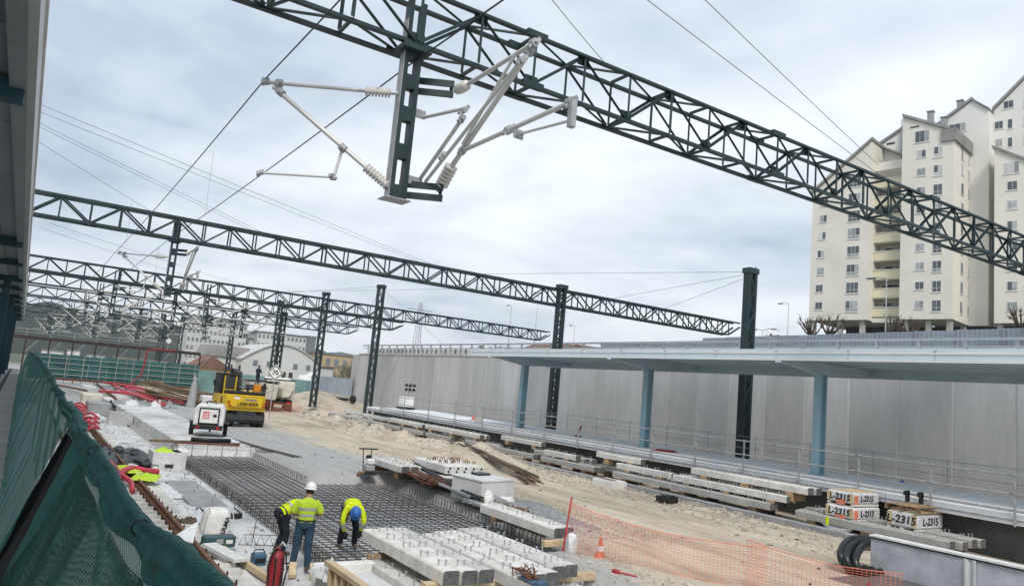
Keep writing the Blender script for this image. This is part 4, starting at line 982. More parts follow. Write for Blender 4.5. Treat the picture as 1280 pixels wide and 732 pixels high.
bundle('bar_bundle', 'bluish steel bars beside the dark sheaf of bars', (13.5, 23.2, .85), (12.9, 19.7, .64), 50, .2, 'galv_dull', .018, 3)
bundle('bar_bundle', 'brown bars lying from the sheaf to the bent white sack', (13.0, 21.6, .62), (12.5, 17.9, .6), 60, .28, 'timber_dark', .026, 4)
bundle('bar_bundle', 'long dark hoses and bars lying along the sand berm', (19.8, 34.0, 1.1), (18.4, 26.0, .64), 18, .30, 'boot', .024, 5)
bundle('bar_bundle', 'short dark bars at the near end of the sand berm', (18.6, 27.0, .62), (17.6, 24.6, .56), 16, .35, 'timber_dark', .028, 6)
for i in range(3): tag(MB().box(12.2 + .05 * i, 13.1, 20.3 - .55 * i, 20.75 - .55 * i, .5, .62 - .02 * i).build('concrete_offcut', 'concrete_grey', bevel=.015), '%s grey concrete offcut along the mesh edge under the bars' % nth[i], 'concrete piece', 'grey concrete offcuts')
for i in range(4): tag(MB().bar((12.95 - .17 * i, 25.6 - .3 * i, .98 - .05 * i), (12.75 - .13 * i, 21.6 - .35 * i, .70), .19, .05).build('steel_plank', ['galv_dull', 'concrete_grey', 'timber_dark', 'galv_dull'][i]), '%s grey flat strip lying on the sheaf of bars from the right' % nth[i], 'steel strip', 'grey flat strips on the bars')
# gravel heap spread by the white box
mb = MB().sheet(lambda u, v: (12.3 + 3.3 * u * (.6 + .4 * v), 16.4 + 5.2 * v, .49 + .20 * max(0, math.sin(math.pi * u)) * max(0, math.sin(math.pi * v)) * (1 + .6 * nz(u * 7, v * 9, 1)) - .03), 26, 34)
tag(mb.build('gravel_patch', 'gravel', smooth=True), 'flat heap of grey gravel around the white chamber box', kind='stuff')
# ---------------------------------------------------------------- kerbside piles
piles = [('a', 22.62, 17.2, 25.4, .95, 2, 0), ('b', 22.95, 22.2, 25.6, 1.30, 1, 1), ('c', 23.05, 16.0, 21.3, 1.66, 2, 1), ('d', 22.85, 16.6, 22.0, 1.28, 3, 1), ('e', 23.3, 24.4, 27.4, 1.60, 1, 1),
         ('f', 22.6, 11.0, 16.2, .93, 2, 0), ('f2', 23.5, 10.9, 16.3, .98, 2, 0), ('g', 22.65, 26.8, 31.0, .95, 2, 0), ('h', 22.65, 31.6, 35.3, .95, 1, 0), ('i', 22.85, 35.1, 39.0, 1.0, 1, 0), ('j', 22.65, 40.4, 43.7, .95, 1, 0),
         ('k', 22.9, 37.3, 44.4, 1.40, 2, 1), ('l', 23.4, 32.0, 36.0, 1.55, 1, 1), ('m', 23.25, 28.2, 32.4, 1.15, 2, 0), ('n', 22.95, 45.0, 51, 1.38, 2, 1), ('o', 22.6, 47.6, 51.0, .95, 1, 0), ('p', 22.6, 44.1, 47.2, .95, 1, 0), ('r', 22.6, 51.2, 56.4, .93, 2, 0), ('s', 22.6, 56.8, 61.8, .93, 2, 0), ('t', 23.4, 36.5, 44, .96, 2, 0), ('u', 23.4, 52, 60.5, 1.3, 1, 1), ('v', 23.55, 17.3, 24, .98, 1, 0), ('w', 23.7, 24.4, 27.8, .98, 1, 0), ('x', 23.35, 45.2, 51.5, .98, 2, 0), ('y', 22.85, 28.4, 30.9, 1.28, 1, 1)]
piles.sort(key=lambda p: p[2])
low = 0; up = 0
ordn = ['nearest', 'second nearest', 'third', 'fourth', 'fifth', 'sixth', 'seventh', 'eighth', 'ninth', 'tenth', 'eleventh', 'twelfth', 'thirteenth', 'fourteenth', 'fifteenth', 'sixteenth', 'seventeenth', 'eighteenth', 'nineteenth']
for nm, x, y0, y1, zt, n, lay in piles:
    if lay: lab = '%s upper pile of beams along the kerb' % ordn[up]; up += 1
    else: lab = '%s ground-level pile of beams along the kerb' % ordn[low]; low += 1
    for i in range(n):
        side = ['', ''][0] if n == 1 else (['kerb side', 'platform side'] if n == 2 else ['kerb side', 'centre', 'platform side'])[i] + ' '
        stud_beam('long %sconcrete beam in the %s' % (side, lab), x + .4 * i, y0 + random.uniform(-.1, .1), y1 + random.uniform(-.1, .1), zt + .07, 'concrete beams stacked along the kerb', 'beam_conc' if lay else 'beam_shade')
    zt += .07; zlow = .42 if not lay else (1.03 if zt < 1.5 else 1.18)
    for yy, w_ in ((y0 + .7, 'near'), (y1 - .7, 'far')) + ((((y0 + y1) / 2, 'middle'),) if y1 - y0 > 5 else ()):
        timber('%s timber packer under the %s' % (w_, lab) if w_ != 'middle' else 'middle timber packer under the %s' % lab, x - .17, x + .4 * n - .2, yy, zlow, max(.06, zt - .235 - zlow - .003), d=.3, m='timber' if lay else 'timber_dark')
# pallets wrapped in film, marked L-2315
def pallet_pack(label, x0, y0, sx, sy, z0, h, n_, top=False, orange=False):
    t = T('wrapped_pallet', label, 'pallet', (x0 + sx / 2, y0 + sy / 2, z0), group='wrapped pallets marked in black')
    mb = MB(); n = 10
    def f(x, y, z): return (x + .02 * nz(x * 3, z * 5, 2, 1), y + .02 * nz(y * 3, z * 5, 2, 2), z)
    MB().box(x0, x0 + sx, y0, y0 + sy, z0 + .07, z0 + h).build('wrapped_load', 'film', t, bevel=.05)
    for yy in (.06, sy / 2, sy - .06): MB().box(x0 + .02, x0 + sx - .02, y0 + yy - .05, y0 + yy + .05, z0, z0 + .065).build('skid', 'concrete_pale', t)
    MB().box(x0 + .1, x0 + sx - .1, y0 + .1, y0 + sy - .1, z0 + h, z0 + h + .03).build('cover_sheet', 'timber_pale', t)
    for (xa, ya) in ((x0 - .004, y0 + .02), (x0 - .004, y0 + sy - .18)): MB().box(xa, xa + .02, ya, ya + .16, z0 + .1, z0 + h - .03).build('board_edge', 'timber_pale', t)
    text('L-2315', h * .62, 'ink', t, (x0 - .012, y0 + sy * .5, z0 + h * .56), (0, -1, 0), (0, 0, 1), .008)
    text('L-2315', h * .60, 'ink', t, (x0 + sx * .5, y0 - .012, z0 + h * .56), (1, 0, 0), (0, 0, 1), .008)
    for o_ in t.children:
        if o_.name.startswith('lettering'):
            for v_ in o_.data.vertices: v_.co.x += .012 * nz(v_.co.x * 9, v_.co.y * 9, 1, x0 * 3 + y0) + .12 * v_.co.y; v_.co.y += .022 * nz(v_.co.x * 7, v_.co.y * 6, 1, y0 * 5 + z0)
    MB().box(x0 - .012, x0 + sx * .35, y0 - .01, y0 + .0, z0 + .02, z0 + .06).build('strap', 'sack', t)
    if orange:
        MB().box(x0 - .009, x0 - .003, y0 + sy * .3, y0 + sy * .62, z0 + h * .05, z0 + h * .4).build('paint_mark', 'orange_net', t); MB().box(x0 + .03, x0 + .25, y0 - .009, y0 - .003, z0 + h * .1, z0 + h * .8).build('paint_mark', 'orange_net', t)
    if top:
        for i in range(4): bar('pallet_board', (x0 - .05, y0 + .12 + (sy - .24) * i / 3, z0 + h + .2), (x0 + sx + .05, y0 + .12 + (sy - .24) * i / 3, z0 + h + .2), .12, .025, 'timber', t)
        for i in range(3):
            for k in range(3): MB().box(x0 + sx * k / 2 - .06 * (k != 0) , x0 + sx * k / 2 + .10, y0 + sy * i / 2 - .05, y0 + sy * i / 2 + .07, z0 + h + .04, z0 + h + .185).build('pallet_block', 'timber_dark', t)
            bar('pallet_runner', (x0 - .03, y0 + sy * i / 2, z0 + h + .05), (x0 + sx + .03, y0 + sy * i / 2, z0 + h + .05), .1, .02, 'timber', t)
    return t
pallet_pack('lower of two stacked film-wrapped packs marked L-2315 on the beams', 22.62, 14.1, 1.5, 1.0, .95, .44, 1, orange=True)
pallet_pack('upper of two stacked film-wrapped packs marked L-2315', 22.68, 14.15, 1.45, .95, 1.42, .42, 2, orange=True)
pallet_pack('single film-wrapped pack marked L-2315 under an empty wooden pallet', 23.0, 12.3, 1.5, .95, .99, .52, 3, top=True)
for i, (x, y) in enumerate(((23.9, 13.1), (24.05, 12.75))):
    mb = MB(); mb.box(x - .05, x + .05, y - .05, y + .05, 1.75, 2.1); mb.box(x - .16, x + .05, y - .05, y + .05, 1.95, 2.08)
    tag(mb.build('black_bracket', 'machine_black'), '%s black steel bracket standing on the wooden pallet' % ['left', 'right'][i], 'bracket', 'black brackets')
mb = MB().sheet(lambda u, v: (22.5 + .04 * math.sin(7 * v), 14.0 + 1.2 * u, .95 - .42 * v * math.sin(math.pi * (.12 + .76 * u)) - .03), 14, 6)
tag(mb.build('torn_film', 'film', smooth=True), 'torn white film hanging from the stacked packs', 'film')
tag(MB().box(22.25, 22.32, 14.75, 14.83, .76, 1.0).build('marker_stub', 'hivis_b'), 'small yellow marker stub on the kerb below the packs', 'marker')
# small things by the kerb
tag(MB().prism([(20.7, 20.2), (21.3, 20.3), (21.2, 20.9), (20.6, 20.8)], .5, .72).prism([(20.8, 20.3), (21.2, 20.37), (21.13, 20.75), (20.75, 20.7)], .725, .76).build('black_case', 'black_plastic', bevel=.02), 'small black case standing on the sand by the kerb', 'case')
tag(MB().box(20.9, 21.7, 23.6, 24.9, .45, .78).box(20.95, 21.65, 23.65, 24.85, .78, .82).build('concrete_block', 'concrete_pale', bevel=.02), 'pale concrete block with a dark plank beside the kerb wall', 'block'); tag(MB().box(21.0, 21.2, 23.7, 25.0, .823, .85).build('dark_plank', 'timber_dark'), 'dark plank lying on the pale block beside the kerb', 'plank')
# ---------------------------------------------------------------- rubble
rr = random.Random(5); J = MB()
def stone(x, y, z, s):
    b = len(J.v); q = [Vector((rr.uniform(-1, 1), rr.uniform(-1, 1), rr.uniform(-1, 1))) * .35 for _ in range(6)]
    base = [(1, 0, 0), (-1, 0, 0), (0, 1, 0), (0, -1, 0), (0, 0, .8), (0, 0, -.8)]
    J.add([(x + (a[0] + q[i].x) * s, y + (a[1] + q[i].y) * s, z + (a[2] + q[i].z) * s) for i, a in enumerate(base)], [(0, 2, 4), (2, 1, 4), (1, 3, 4), (3, 0, 4), (2, 0, 5), (1, 2, 5), (3, 1, 5), (0, 3, 5)])
for i in range(3000):
    x = rr.uniform(18.9, 21.88) if i % 9 else rr.uniform(10.5, 21.8); y = rr.uniform(9, 62); z = gh(x, y); s = abs(rr.gauss(0, .035)) + .012
    if x < 18 and s > .06: s = .03
    stone(x, y, z, s)
for i in range(260): x = 21.8 - abs(rr.gauss(0, .35)); y = rr.uniform(17, 36); stone(x, y, gh(x, y), rr.uniform(.05, .15))
for i in range(1200): x = rr.uniform(12.3, 15.4); y = rr.uniform(15, 22); stone(x, y, gh(x, y) + .02, rr.uniform(.012, .03))
for i in range(500): x = rr.uniform(9.6, 12.0); y = rr.uniform(10, 14.2); stone(x, y, gh(x, y), rr.uniform(.01, .04))
tag(J.build('rubble', 'rubble'), 'loose stones and clods along the kerb and the sand berm', kind='stuff')
J = MB(); rr = random.Random(9)
for i in range(420):
    x = rr.uniform(4.0, 5.8); y = 9 + 50 * rr.random() ** 1.6; a = rr.uniform(0, 3.14); l = rr.uniform(.02, .12); J.bar((x, y, .045), (x + l * math.cos(a), y + l * math.sin(a), .05 + rr.uniform(0, .03)), rr.uniform(.012, .04), .012, rr.choice([0, 0, 1, 2]))
for i in range(260):
    x = rr.uniform(9.8, 21); y = rr.uniform(9, 50); a = rr.uniform(0, 3.14); l = rr.uniform(.04, .22); z = gh(x, y) + .02; J.bar((x, y, z), (x + l * math.cos(a), y + l * math.sin(a), z), rr.uniform(.02, .06), .015, rr.choice([0, 1, 2, 2]))
tag(J.build('site_litter', ['timber', 'dark_iron', 'concrete_pale']), 'small offcuts and chips scattered over the site', kind='stuff')
# ---------------------------------------------------------------- orange net fences, cone
def onet(label, pts, h0, seed, st=.085, rr_=.0042):
    t = T('orange_net_fence', label, 'net fence', pts[0], group='orange plastic net fences'); J = MB(); rnd = random.Random(seed)
    P = [Vector(p) for p in pts]; L = [0]
    for a, b_ in zip(P[:-1], P[1:]): L.append(L[-1] + (b_ - a).length)
    def at(s):
        for i in range(len(P) - 1):
            if s <= L[i + 1]: return P[i].lerp(P[i + 1], (s - L[i]) / (L[i + 1] - L[i]))
        return P[-1]
    def pos(s, v):
        p = at(s); top = h0 * (1 - .16 * math.sin(math.pi * s / L[-1]) - .22 * (s / L[-1])) ; w = .10 * math.sin(3.1 * s + seed) * math.sin(math.pi * v) + .12 * nz(s * 1.1, v * 2, 1, seed)
        return p + Vector((w, w * .6, v * top))
    s = 0
    while s <= L[-1]:
        J.chain([pos(s, k / 8) for k in range(9)], rr_, 3, cap=False); s += st
    for k in range(15):
        J.chain([pos(L[-1] * i / 60, k / 14) for i in range(61)], rr_ if 0 < k < 14 else .011, 3, cap=False)
    tag(J.build('net_mesh', 'orange_net', t), kind='stuff'); return t
n1_ = onet('longer orange plastic net with a red post at its left end', [(11.12, 14.05, .48), (11.9, 12.6, .48), (12.7, 11.2, .48), (13.3, 10.2, .48)], 1.12, 1)
MB().tube((11.1, 14.1, .4), (11.32, 14.18, 1.72), .022, 8).build('post', 'red_pipe', n1_)
onet('shorter orange plastic net sagging at the bottom right', [(13.2, 10.6, .48), (13.9, 9.8, .48), (14.5, 9.0, .48), (14.9, 8.2, .48)], .95, 2)
cn_ = T('traffic_cone', 'small orange and white cone behind the orange net', 'cone', (11.55, 13.3, .5)); MB().lathe([(0, .15), (.03, .15), (.031, .11), (.16, .085)], (11.55, 13.3, .5), (11.55, 13.3, 1), 12).build('cone_base', 'cone_orange', cn_); MB().lathe([(.16, .086), (.28, .06)], (11.55, 13.3, .5), (11.55, 13.3, 1), 12).build('white_band', 'white_plastic', cn_); MB().lathe([(.28, .061), (.46, .025)], (11.55, 13.3, .5), (11.55, 13.3, 1), 12).build('cone_tip', 'cone_orange', cn_)
tag(MB().box(10.9, 11.0, 12.0, 12.14, .5, .58).chain([(10.95, 12.0, .55), (11.2, 11.7, .52)], .02, 5).build('red_tool', 'red_pipe'), 'small red tool lying on the ground right of the beams', 'tool')
# ---------------------------------------------------------------- geotextile-lined parapet in the near right corner and black hose
gp = T('lined_parapet', 'low wall lined with grey geotextile and a white top strip, bottom right corner', 'wall', (17.7, 9, .4))
def pp(s, z, dx=0): return (17.68 + dx + .02 * s, 10.55 - s, z)
segs = [(0, 2.25), (2.27, 5.0)]
for i, (a, b_) in enumerate(segs):
    MB().sheet(lambda u, v: pp(a + (b_ - a) * u, .55 + .80 * v, -.02 * nz(u * 5, v * 3, 1, i) - .01), 24, 8).build('geotextile_sheet', 'geotextile', gp, smooth=True)
MB().add([pp(s, z, dx) for s in (0, 5) for z, dx in ((.3, .02), (.3, .2), (1.35, .2), (1.35, .02))], [(0, 1, 2, 3), (7, 6, 5, 4), (0, 4, 5, 1), (1, 5, 6, 2), (2, 6, 7, 3), (3, 7, 4, 0)]).build('core', 'concrete_dark', gp)
MB().add([pp(s, z, dx) for s in (-.02, 5) for z, dx in ((1.385, -.06), (1.385, .22), (1.43, .22), (1.43, -.06))], [(0, 1, 2, 3), (7, 6, 5, 4), (0, 4, 5, 1), (1, 5, 6, 2), (2, 6, 7, 3), (3, 7, 4, 0)]).build('top_strip', 'white_plastic', gp)
MB().add([pp(s, z, dx) for s in (0, 5) for z, dx in ((1.35, -.045), (1.35, .2), (1.384, .2), (1.384, -.045))], [(0, 1, 2, 3), (7, 6, 5, 4), (0, 4, 5, 1), (1, 5, 6, 2), (2, 6, 7, 3), (3, 7, 4, 0)]).build('rubber_strip', 'black_rubber', gp)
MB().sheet(lambda u, v: pp(2.1 + .26 * u, .5 + .85 * v, -.035 - .02 * math.sin(9 * u)), 8, 6).build('overlap_flap', 'tarp_white', gp, smooth=True)
tag(MB().sheet(lambda u, v: (17.64 - 2.4 * v - .0 * u, 10.35 + .35 * v - 6 * u, .58 - .10 * math.sin(v * 1.4) + .02 * nz(u * 8, v * 4, 1)), 30, 14).build('felt_apron', 'felt', smooth=True), 'dark grey felt sheet spread at the foot of the lined wall', 'felt sheet')
hs = T('hose_coil', 'coil of thick black corrugated hose against the lined wall', 'hose', (17.2, 11, .5))
for k, (dx, dy, dz) in enumerate(((0, 0, 0), (.03, .17, .03), (.10, -.16, -.04), (.16, .06, -.16))):
    raw = [(18.5, 10.95, 1.16), (17.7, 10.85, 1.19), (17.15, 10.75, 1.10), (16.80, 10.62, .90), (16.82, 10.52, .70), (17.1, 10.44, .60), (17.6, 10.45, .62)]
    P_ = [Vector((x_ + dx * (1 if i_ > 1 else 0), y_ + dy, z_ + (dz if i_ < 5 else 0))) for i_, (x_, y_, z_) in enumerate(raw)]; Q_ = []
    for i_ in range(len(P_) - 1):
        p0, p1, p2, p3 = P_[max(i_ - 1, 0)], P_[i_], P_[i_ + 1], P_[min(i_ + 2, len(P_) - 1)]
        for q in range(9): t_ = q / 9; Q_.append(.5 * ((2 * p1) + (p2 - p0) * t_ + (2 * p0 - 5 * p1 + 4 * p2 - p3) * t_ * t_ + (3 * p1 - p0 - 3 * p2 + p3) * t_ ** 3))
    MB().chain(Q_, .088, 12).build('hose_loop', 'black_plastic', hs, smooth=True)
tag(MB().tube((15.95, 9.55, .5), (15.95, 9.55, .66), .03, 8).build('pipe_stub', 'red_pipe'), 'small red pipe stub standing on the felt sheet', 'pipe')
# ================================================================ LEFT SIDE CLUTTER
def cloth(name, label, c, sx, sy, h, m, seed, cat, rz=0, n=22, parts=None):
    rnd = random.Random(seed)
    def f(u, v):
        x = (u - .5) * sx * (1 + .35 * nz(v * 3, seed, 1)); y = (v - .5) * sy * (1 + .35 * nz(u * 3, seed + 4, 1))
        e = max(0, math.sin(math.pi * u)) * max(0, math.sin(math.pi * v))
        z = h * (e ** .5) * (.35 + .9 * abs(nz(u * 4 + seed, v * 4, 1)) + .5 * abs(nz(u * 9, v * 9 + seed, 1))) + .004
        return (x, y, z)
    o = MB().sheet(f, n, n).build(name, m, smooth=False, mw=Matrix.Translation(c) @ Matrix.Rotation(rz, 4, 'Z'))
    md = o.modifiers.new('thick', 'SOLIDIFY'); md.thickness = .008; md.offset = 1
    return tag(o, label, cat)
wbag = T('builders_bag', 'white woven builder bag with dark lettering on the pale concrete', 'bag', (4.38, 18.75, .03))
mb = MB(); n = 16
def bagring(z, r, k): return [(4.38 + (r + .02 * nz(a * 2, z * 3, 1)) * math.copysign(abs(math.cos(a)) ** .55, math.cos(a)), 18.75 + (r + .02 * nz(a * 2 + 4, z * 3, 1)) * math.copysign(abs(math.sin(a)) ** .55, math.sin(a)), z) for a in [2 * math.pi * i / 24 for i in range(24)]]
rings = [bagring(z, r, 0) for z, r in ((.04, .27), (.1, .31), (.3, .325), (.5, .31), (.64, .28), (.70, .22), (.73, .10))]
for r_ in rings: mb.v += r_
for i in range(len(rings) - 1):
    for j in range(24): mb.f.append((i * 24 + j, i * 24 + (j + 1) % 24, (i + 1) * 24 + (j + 1) % 24, (i + 1) * 24 + j)); mb.mi.append(0)
mb.f.append(tuple(range(6 * 24, 7 * 24))); mb.mi.append(0)
mb.build('bag_body', 'sack', wbag, smooth=True)
for s in (-1, 1): MB().chain([(4.38 + s * .2, 18.5, .66), (4.38 + s * .27, 18.44, .80), (4.38 + s * .3, 18.42, .62), (4.38 + s * .36, 18.40, .3)], .012, 5).build('lifting_loop', 'sack', wbag)
text('ULMA', .15, 'ink', wbag, (4.53, 18.405, .38), (.25, 0, 1), (-1, -.15, .25), .004); MB().box(4.50, 4.56, 18.405, 18.415, .14, .2).build('red_mark', 'ink_red', wbag)
tb = T('tool_case', 'dark teal tool case lying in front of the builder bag', 'tool case', (4.15, 17.4, .3))
MB().box(3.82, 4.5, 17.15, 17.5, .16, .38, c=.05).build('case_body', 'teal_tool', tb, bevel=.02); MB().box(4.08, 4.22, 17.13, 17.15, .24, .34).build('latch', 'galv_dull', tb); MB().box(4.28, 4.42, 17.135, 17.15, .24, .32).build('label_plate', 'sign_white', tb)
for i, (p, q, w, h, m, lab, nm) in enumerate((((3.9, 17.0, .27), (4.2, 15.5, .27), .30, .07, 'white_plastic', 'white foam board lying beside the rusty rail', 'foam_board'), ((4.22, 17.2, .14), (4.5, 14.6, .14), .10, .12, 'timber_pale', 'long pale timber plank right of the white foam board', 'timber_plank'),
        ((4.10, 17.1, .12), (4.3, 16.0, .12), .12, .10, 'timber', 'short brown plank beside the long pale plank', 'timber_plank'), ((3.72, 17.0, .24), (3.98, 15.7, .24), .12, .08, 'concrete_grey', 'narrow grey strip left of the white foam board', 'concrete_strip_offcut'))):
    tag(MB().bar(p, q, w, h).build(nm, m, bevel=.006), lab, 'board')
mb = MB(); mb.add([(3.02, 16.2, .62), (3.75, 17.55, .66), (3.30, 15.7, .60), (3.02, 16.2, .60), (3.75, 17.55, .64), (3.30, 15.7, .58)], [(0, 2, 1), (3, 4, 5), (0, 1, 4, 3), (1, 2, 5, 4), (2, 0, 3, 5)])
tag(mb.build('foam_offcut', 'white_plastic'), 'triangular white foam offcut sticking up by the netting', 'foam')
gt = T('blue_tool_box', 'small blue grey machine box with cable beside the pale plank', 'tool', (4.72, 16.1, .03)); MB().box(4.58, 4.86, 15.98, 16.25, .03, .25, c=.03).build('body', 'tool_blue', gt, bevel=.015); MB().box(4.62, 4.82, 15.975, 15.985, .08, .18).build('panel', 'machine_black', gt); MB().chain([(4.6, 16.1, .25), (4.62, 16.1, .33), (4.8, 16.12, .33), (4.84, 16.12, .25)], .014, 6).build('handle', 'machine_black', gt); MB().chain([(4.86, 16.1, .1), (5.1, 16.2, .05), (5.3, 16.0, .045), (5.5, 16.3, .045)], .012, 5).build('cable', 'black_rubber', gt)
# red gas bottle trolley in front of the standing worker
ft_ = T('red_backpack_tank', 'red tank with black hoses standing left of the white-helmet worker', 'tank', (4.56, 14.35, .03))
def rk(x, y, z): return (4.56 + (x - 4.84) * .74, 14.35 + (y - 14.5) * .74, .04 + (z - .03) * .86)
MB().lathe([(0, .12), (.02, .14), (.1, .15), (.52, .145), (.62, .10), (.66, .05), (.72, .045)], rk(4.82, 14.5, .03), rk(4.84, 14.52, 1), 14).build('tank', 'red_dark', ft_, smooth=True)
MB().chain([rk(4.84, 14.52, .86), rk(4.9, 14.45, .98), rk(4.98, 14.4, .9)], .024, 6).build('valve', 'galv_dull', ft_)
MB().chain([rk(4.66, 14.42, .12), rk(4.58, 14.38, .5), rk(4.66, 14.40, .78), rk(4.8, 14.45, .84)], .016, 6).build('hose', 'black_rubber', ft_); MB().chain([rk(5.02, 14.42, .02), rk(5.08, 14.38, .4), rk(5.0, 14.40, .75), rk(4.88, 14.45, .86)], .015, 6).build('hose', 'black_rubber', ft_)
for xs_ in (4.74, 4.92): MB().chain([rk(xs_, 14.30, .08), rk(xs_, 14.27, .4), rk(xs_, 14.32, .68)], .016, 6).build('carry_strap', 'machine_black', ft_)
MB().chain([rk(4.7, 14.42, .7), rk(4.72, 14.36, .92), rk(4.9, 14.36, .92)], .013, 6).build('grip', 'boot', ft_)
# white cloths and film along the rail
for i, (x, y, sx, sy, h, lab) in enumerate(((4.25, 21.5, .8, 2.6, .22, 'crumpled white sheet between rail and dark manhole, nearer piece'), (4.4, 43.0, 1.1, 6.5, .30, 'crumpled white sheet along the rail, far piece beyond the black tarpaulin'), (4.3, 25.5, .7, 2.8, .12, 'thin white sheet beside the rail, left of the grey block'), (4.5, 54, 1.4, 4, .3, 'heap of white sheeting beside the red hoses'))):
    cloth('white_sheet', lab, (x, y, .06), sx, sy, h, 'tarp_white', 10 + i, 'sheet')
cloth('black_tarpaulin', 'crumpled black tarpaulin draped over the rusty rail', (4.0, 33.2, .2), 1.7, 5.2, .34, 'black_plastic', 21, 'tarpaulin', n=30)
cloth('hivis_vest', 'yellow high-visibility vest thrown over the rail and red pipe', (3.35, 27.5, .42), .7, 1.6, .14, 'hivis', 23, 'vest', .2)
cloth('hivis_vest', 'second yellow high-visibility vest lying at the red pipe end', (3.85, 26.3, .34), .75, 1.4, .14, 'hivis', 24, 'vest', -.3)
cloth('dark_rags', 'dark rags heaped beside the builder bag', (3.95, 20.0, .1), .7, 1.0, .22, 'boot', 26, 'rags')
def pipe(label, pts, r, m='red_pipe', corr=True, n=10, name='red_pipe', cat='pipe'):
    # smooth polyline, corrugated
    P = [Vector(p) for p in pts]; Q = []
    for i in range(len(P) - 1):
        p0, p1, p2, p3 = P[max(i - 1, 0)], P[i], P[i + 1], P[min(i + 2, len(P) - 1)]
        for k in range(10):
            t = k / 10; Q.append(.5 * ((2 * p1) + (p2 - p0) * t + (2 * p0 - 5 * p1 + 4 * p2 - p3) * t * t + (3 * p1 - p0 - 3 * p2 + p3) * t ** 3))
    Q.append(P[-1])
    return tag(MB().chain(Q, [r * (1 + (.06 if k % 2 else -.03) * corr) for k in range(len(Q))], n).build(name, m, smooth=True), label, cat, 'red corrugated conduits')
pipe('thick red pipe stub lying across the rail under the yellow vests', [(3.05, 26.2, .46), (3.5, 27.2, .5), (4.0, 27.3, .42), (4.35, 27.4, .38)], .10)
pipe('red pipe bent down beside the rail in front of the vests', [(2.95, 30.0, .45), (3.05, 28.0, .48), (3.1, 26.3, .45), (3.25, 24.9, .4), (3.2, 23.9, .3)], .075)
pipe('red pipe standing up behind the netting, left of the vests', [(2.7, 27.5, .2), (2.9, 26.8, .55), (3.0, 26.0, .5), (2.95, 25.0, .25)], .08, 'red_dark')
rr = random.Random(12)
for i in range(6):
    x, y = 2.8 + .25 * (i % 3), 40 + 3.2 * i
    pipe('%s loop of red hose lying on the rail from the near side' % nth[i], [(x, y, .3), (x + .5, y + .8, .62), (x + .9, y + 2.0, .5), (x + .5, y + 3.0, .72), (x + .1, y + 3.6, .45), (x + .7, y + 4.4, .35)], .06)
for i, (pts, lab) in enumerate((([(9.6, 62, .8), (9.0, 70, .9), (8.5, 82, 1.0), (9.2, 96, 1.0)], 'red hose lying beside the far rails, lowest strand'), ([(10.4, 74, .8), (11.0, 82, 1.1), (9.6, 92, 1.1), (8.4, 100, 1.0)], 'red hose lying across the far rails, middle strand'), ([(12, 68, .75), (10.6, 72, .85), (8.3, 76, .9), (6.5, 79, .8)], 'red hose crossing in front of the white cloths, far left'), ([(13.5, 71, .7), (11.5, 76, .85), (10.2, 84, .9), (9.8, 95, .95)], 'red hose nearest to the wrapped post, far left'))):
    pipe(lab, pts, .13)
pipe('dark red pipe rising up to the footbridge and bending right', [(10.2, 93, .6), (11.2, 95, 1.6), (12.0, 97, 2.3), (12.3, 97.5, 4.2), (12.35, 97.5, 5.0), (13.2, 97.6, 5.35), (15.4, 97.8, 5.4)], .11, 'red_dark')
# grey chamber blocks on the strip
def chamber(label, x0, x1, y0, y1, z0, z1, slot=True):
    t = T('chamber_block', label, 'concrete block', ((x0 + x1) / 2, y0, z0), group='grey precast chamber blocks')
    w = .1
    m = MB(); m.box(x0, x1, y0, y0 + w, z0, z1); m.box(x0, x1, y1 - w, y1, z0, z1); m.box(x0, x0 + w, y0 + w, y1 - w, z0, z1); m.box(x1 - w, x1, y0 + w, y1 - w, z0, z1); m.box(x0 + w, x1 - w, y0 + w, y1 - w, z0, z1 - .12)
    m.build('block_body', 'concrete_slab', t)
    if slot: MB().box(x0 + .45, x0 + .75, y0 - .004, y0 + .004, z0 + .06, z0 + .2).build('slot', 'void', t)
chamber('grey precast block with a yellow vest on top, beside the mesh', 4.62, 5.8, 30.7, 31.9, .03, .66); chamber('grey precast block at the left end of the pale slab', 4.9, 6.2, 50.5, 52, .03, .75, False)
cloth('hivis_vest', 'yellow high-visibility vest lying on the grey precast block', (5.05, 31.2, .62), .7, .9, .2, 'hivis', 27, 'vest'); cloth('dark_rag', 'dark jacket lying on the grey precast block', (5.45, 31.2, .62), .4, .6, .14, 'navy', 28, 'jacket'); cloth('white_rag', 'white rag on the right end of the grey precast block', (5.7, 31.6, .64), .5, .9, .12, 'sack', 29, 'rag')
mh = T('manhole_frame', 'dark flat manhole frame on the pale concrete strip', 'manhole', (5.0, 22, .03)); MB().box(4.55, 5.6, 21.0, 22.0, .03, .16, c=.1).build('frame', 'dark_iron', mh); MB().box(4.6, 5.55, 21.05, 27.5, .032, .10, c=.12).build('dirty_edge', 'concrete_grey', mh); MB().box(4.68, 5.48, 21.1, 21.9, .161, .19).build('lid', 'concrete_slab', mh)
for i, (p, q, lab) in enumerate((((6.2, 35.9, .54), (8.9, 35.7, .54), 'rusty plank in front of the compressor, longer one'), ((6.5, 36.15, .56), (9.0, 36.0, .56), 'dark plank just behind the rusty plank by the compressor'), ((5.3, 36.8, .5), (6.9, 36.3, .55), 'rusty offcut left of the planks by the compressor'))):
    tag(MB().bar(p, q, .2, .09).build('plank', ['rust', 'machine_grey', 'timber_dark'][i]), lab, 'plank')
tag(MB().chain([(6.9, 36.2, .68), (7.6, 36.0, .68), (8.6, 36.15, .68)], .1, 8).build('pipe_roll', 'machine_black', smooth=True), 'dark roll lying on the planks in front of the compressor', 'roll')
bundle('bar_bundle', 'loose thin bars lying right of the compressor planks', (9.1, 37.4, .58), (10.2, 31.6, .55), 5, .12, 'rebar', .018, 8)
tri = MB()
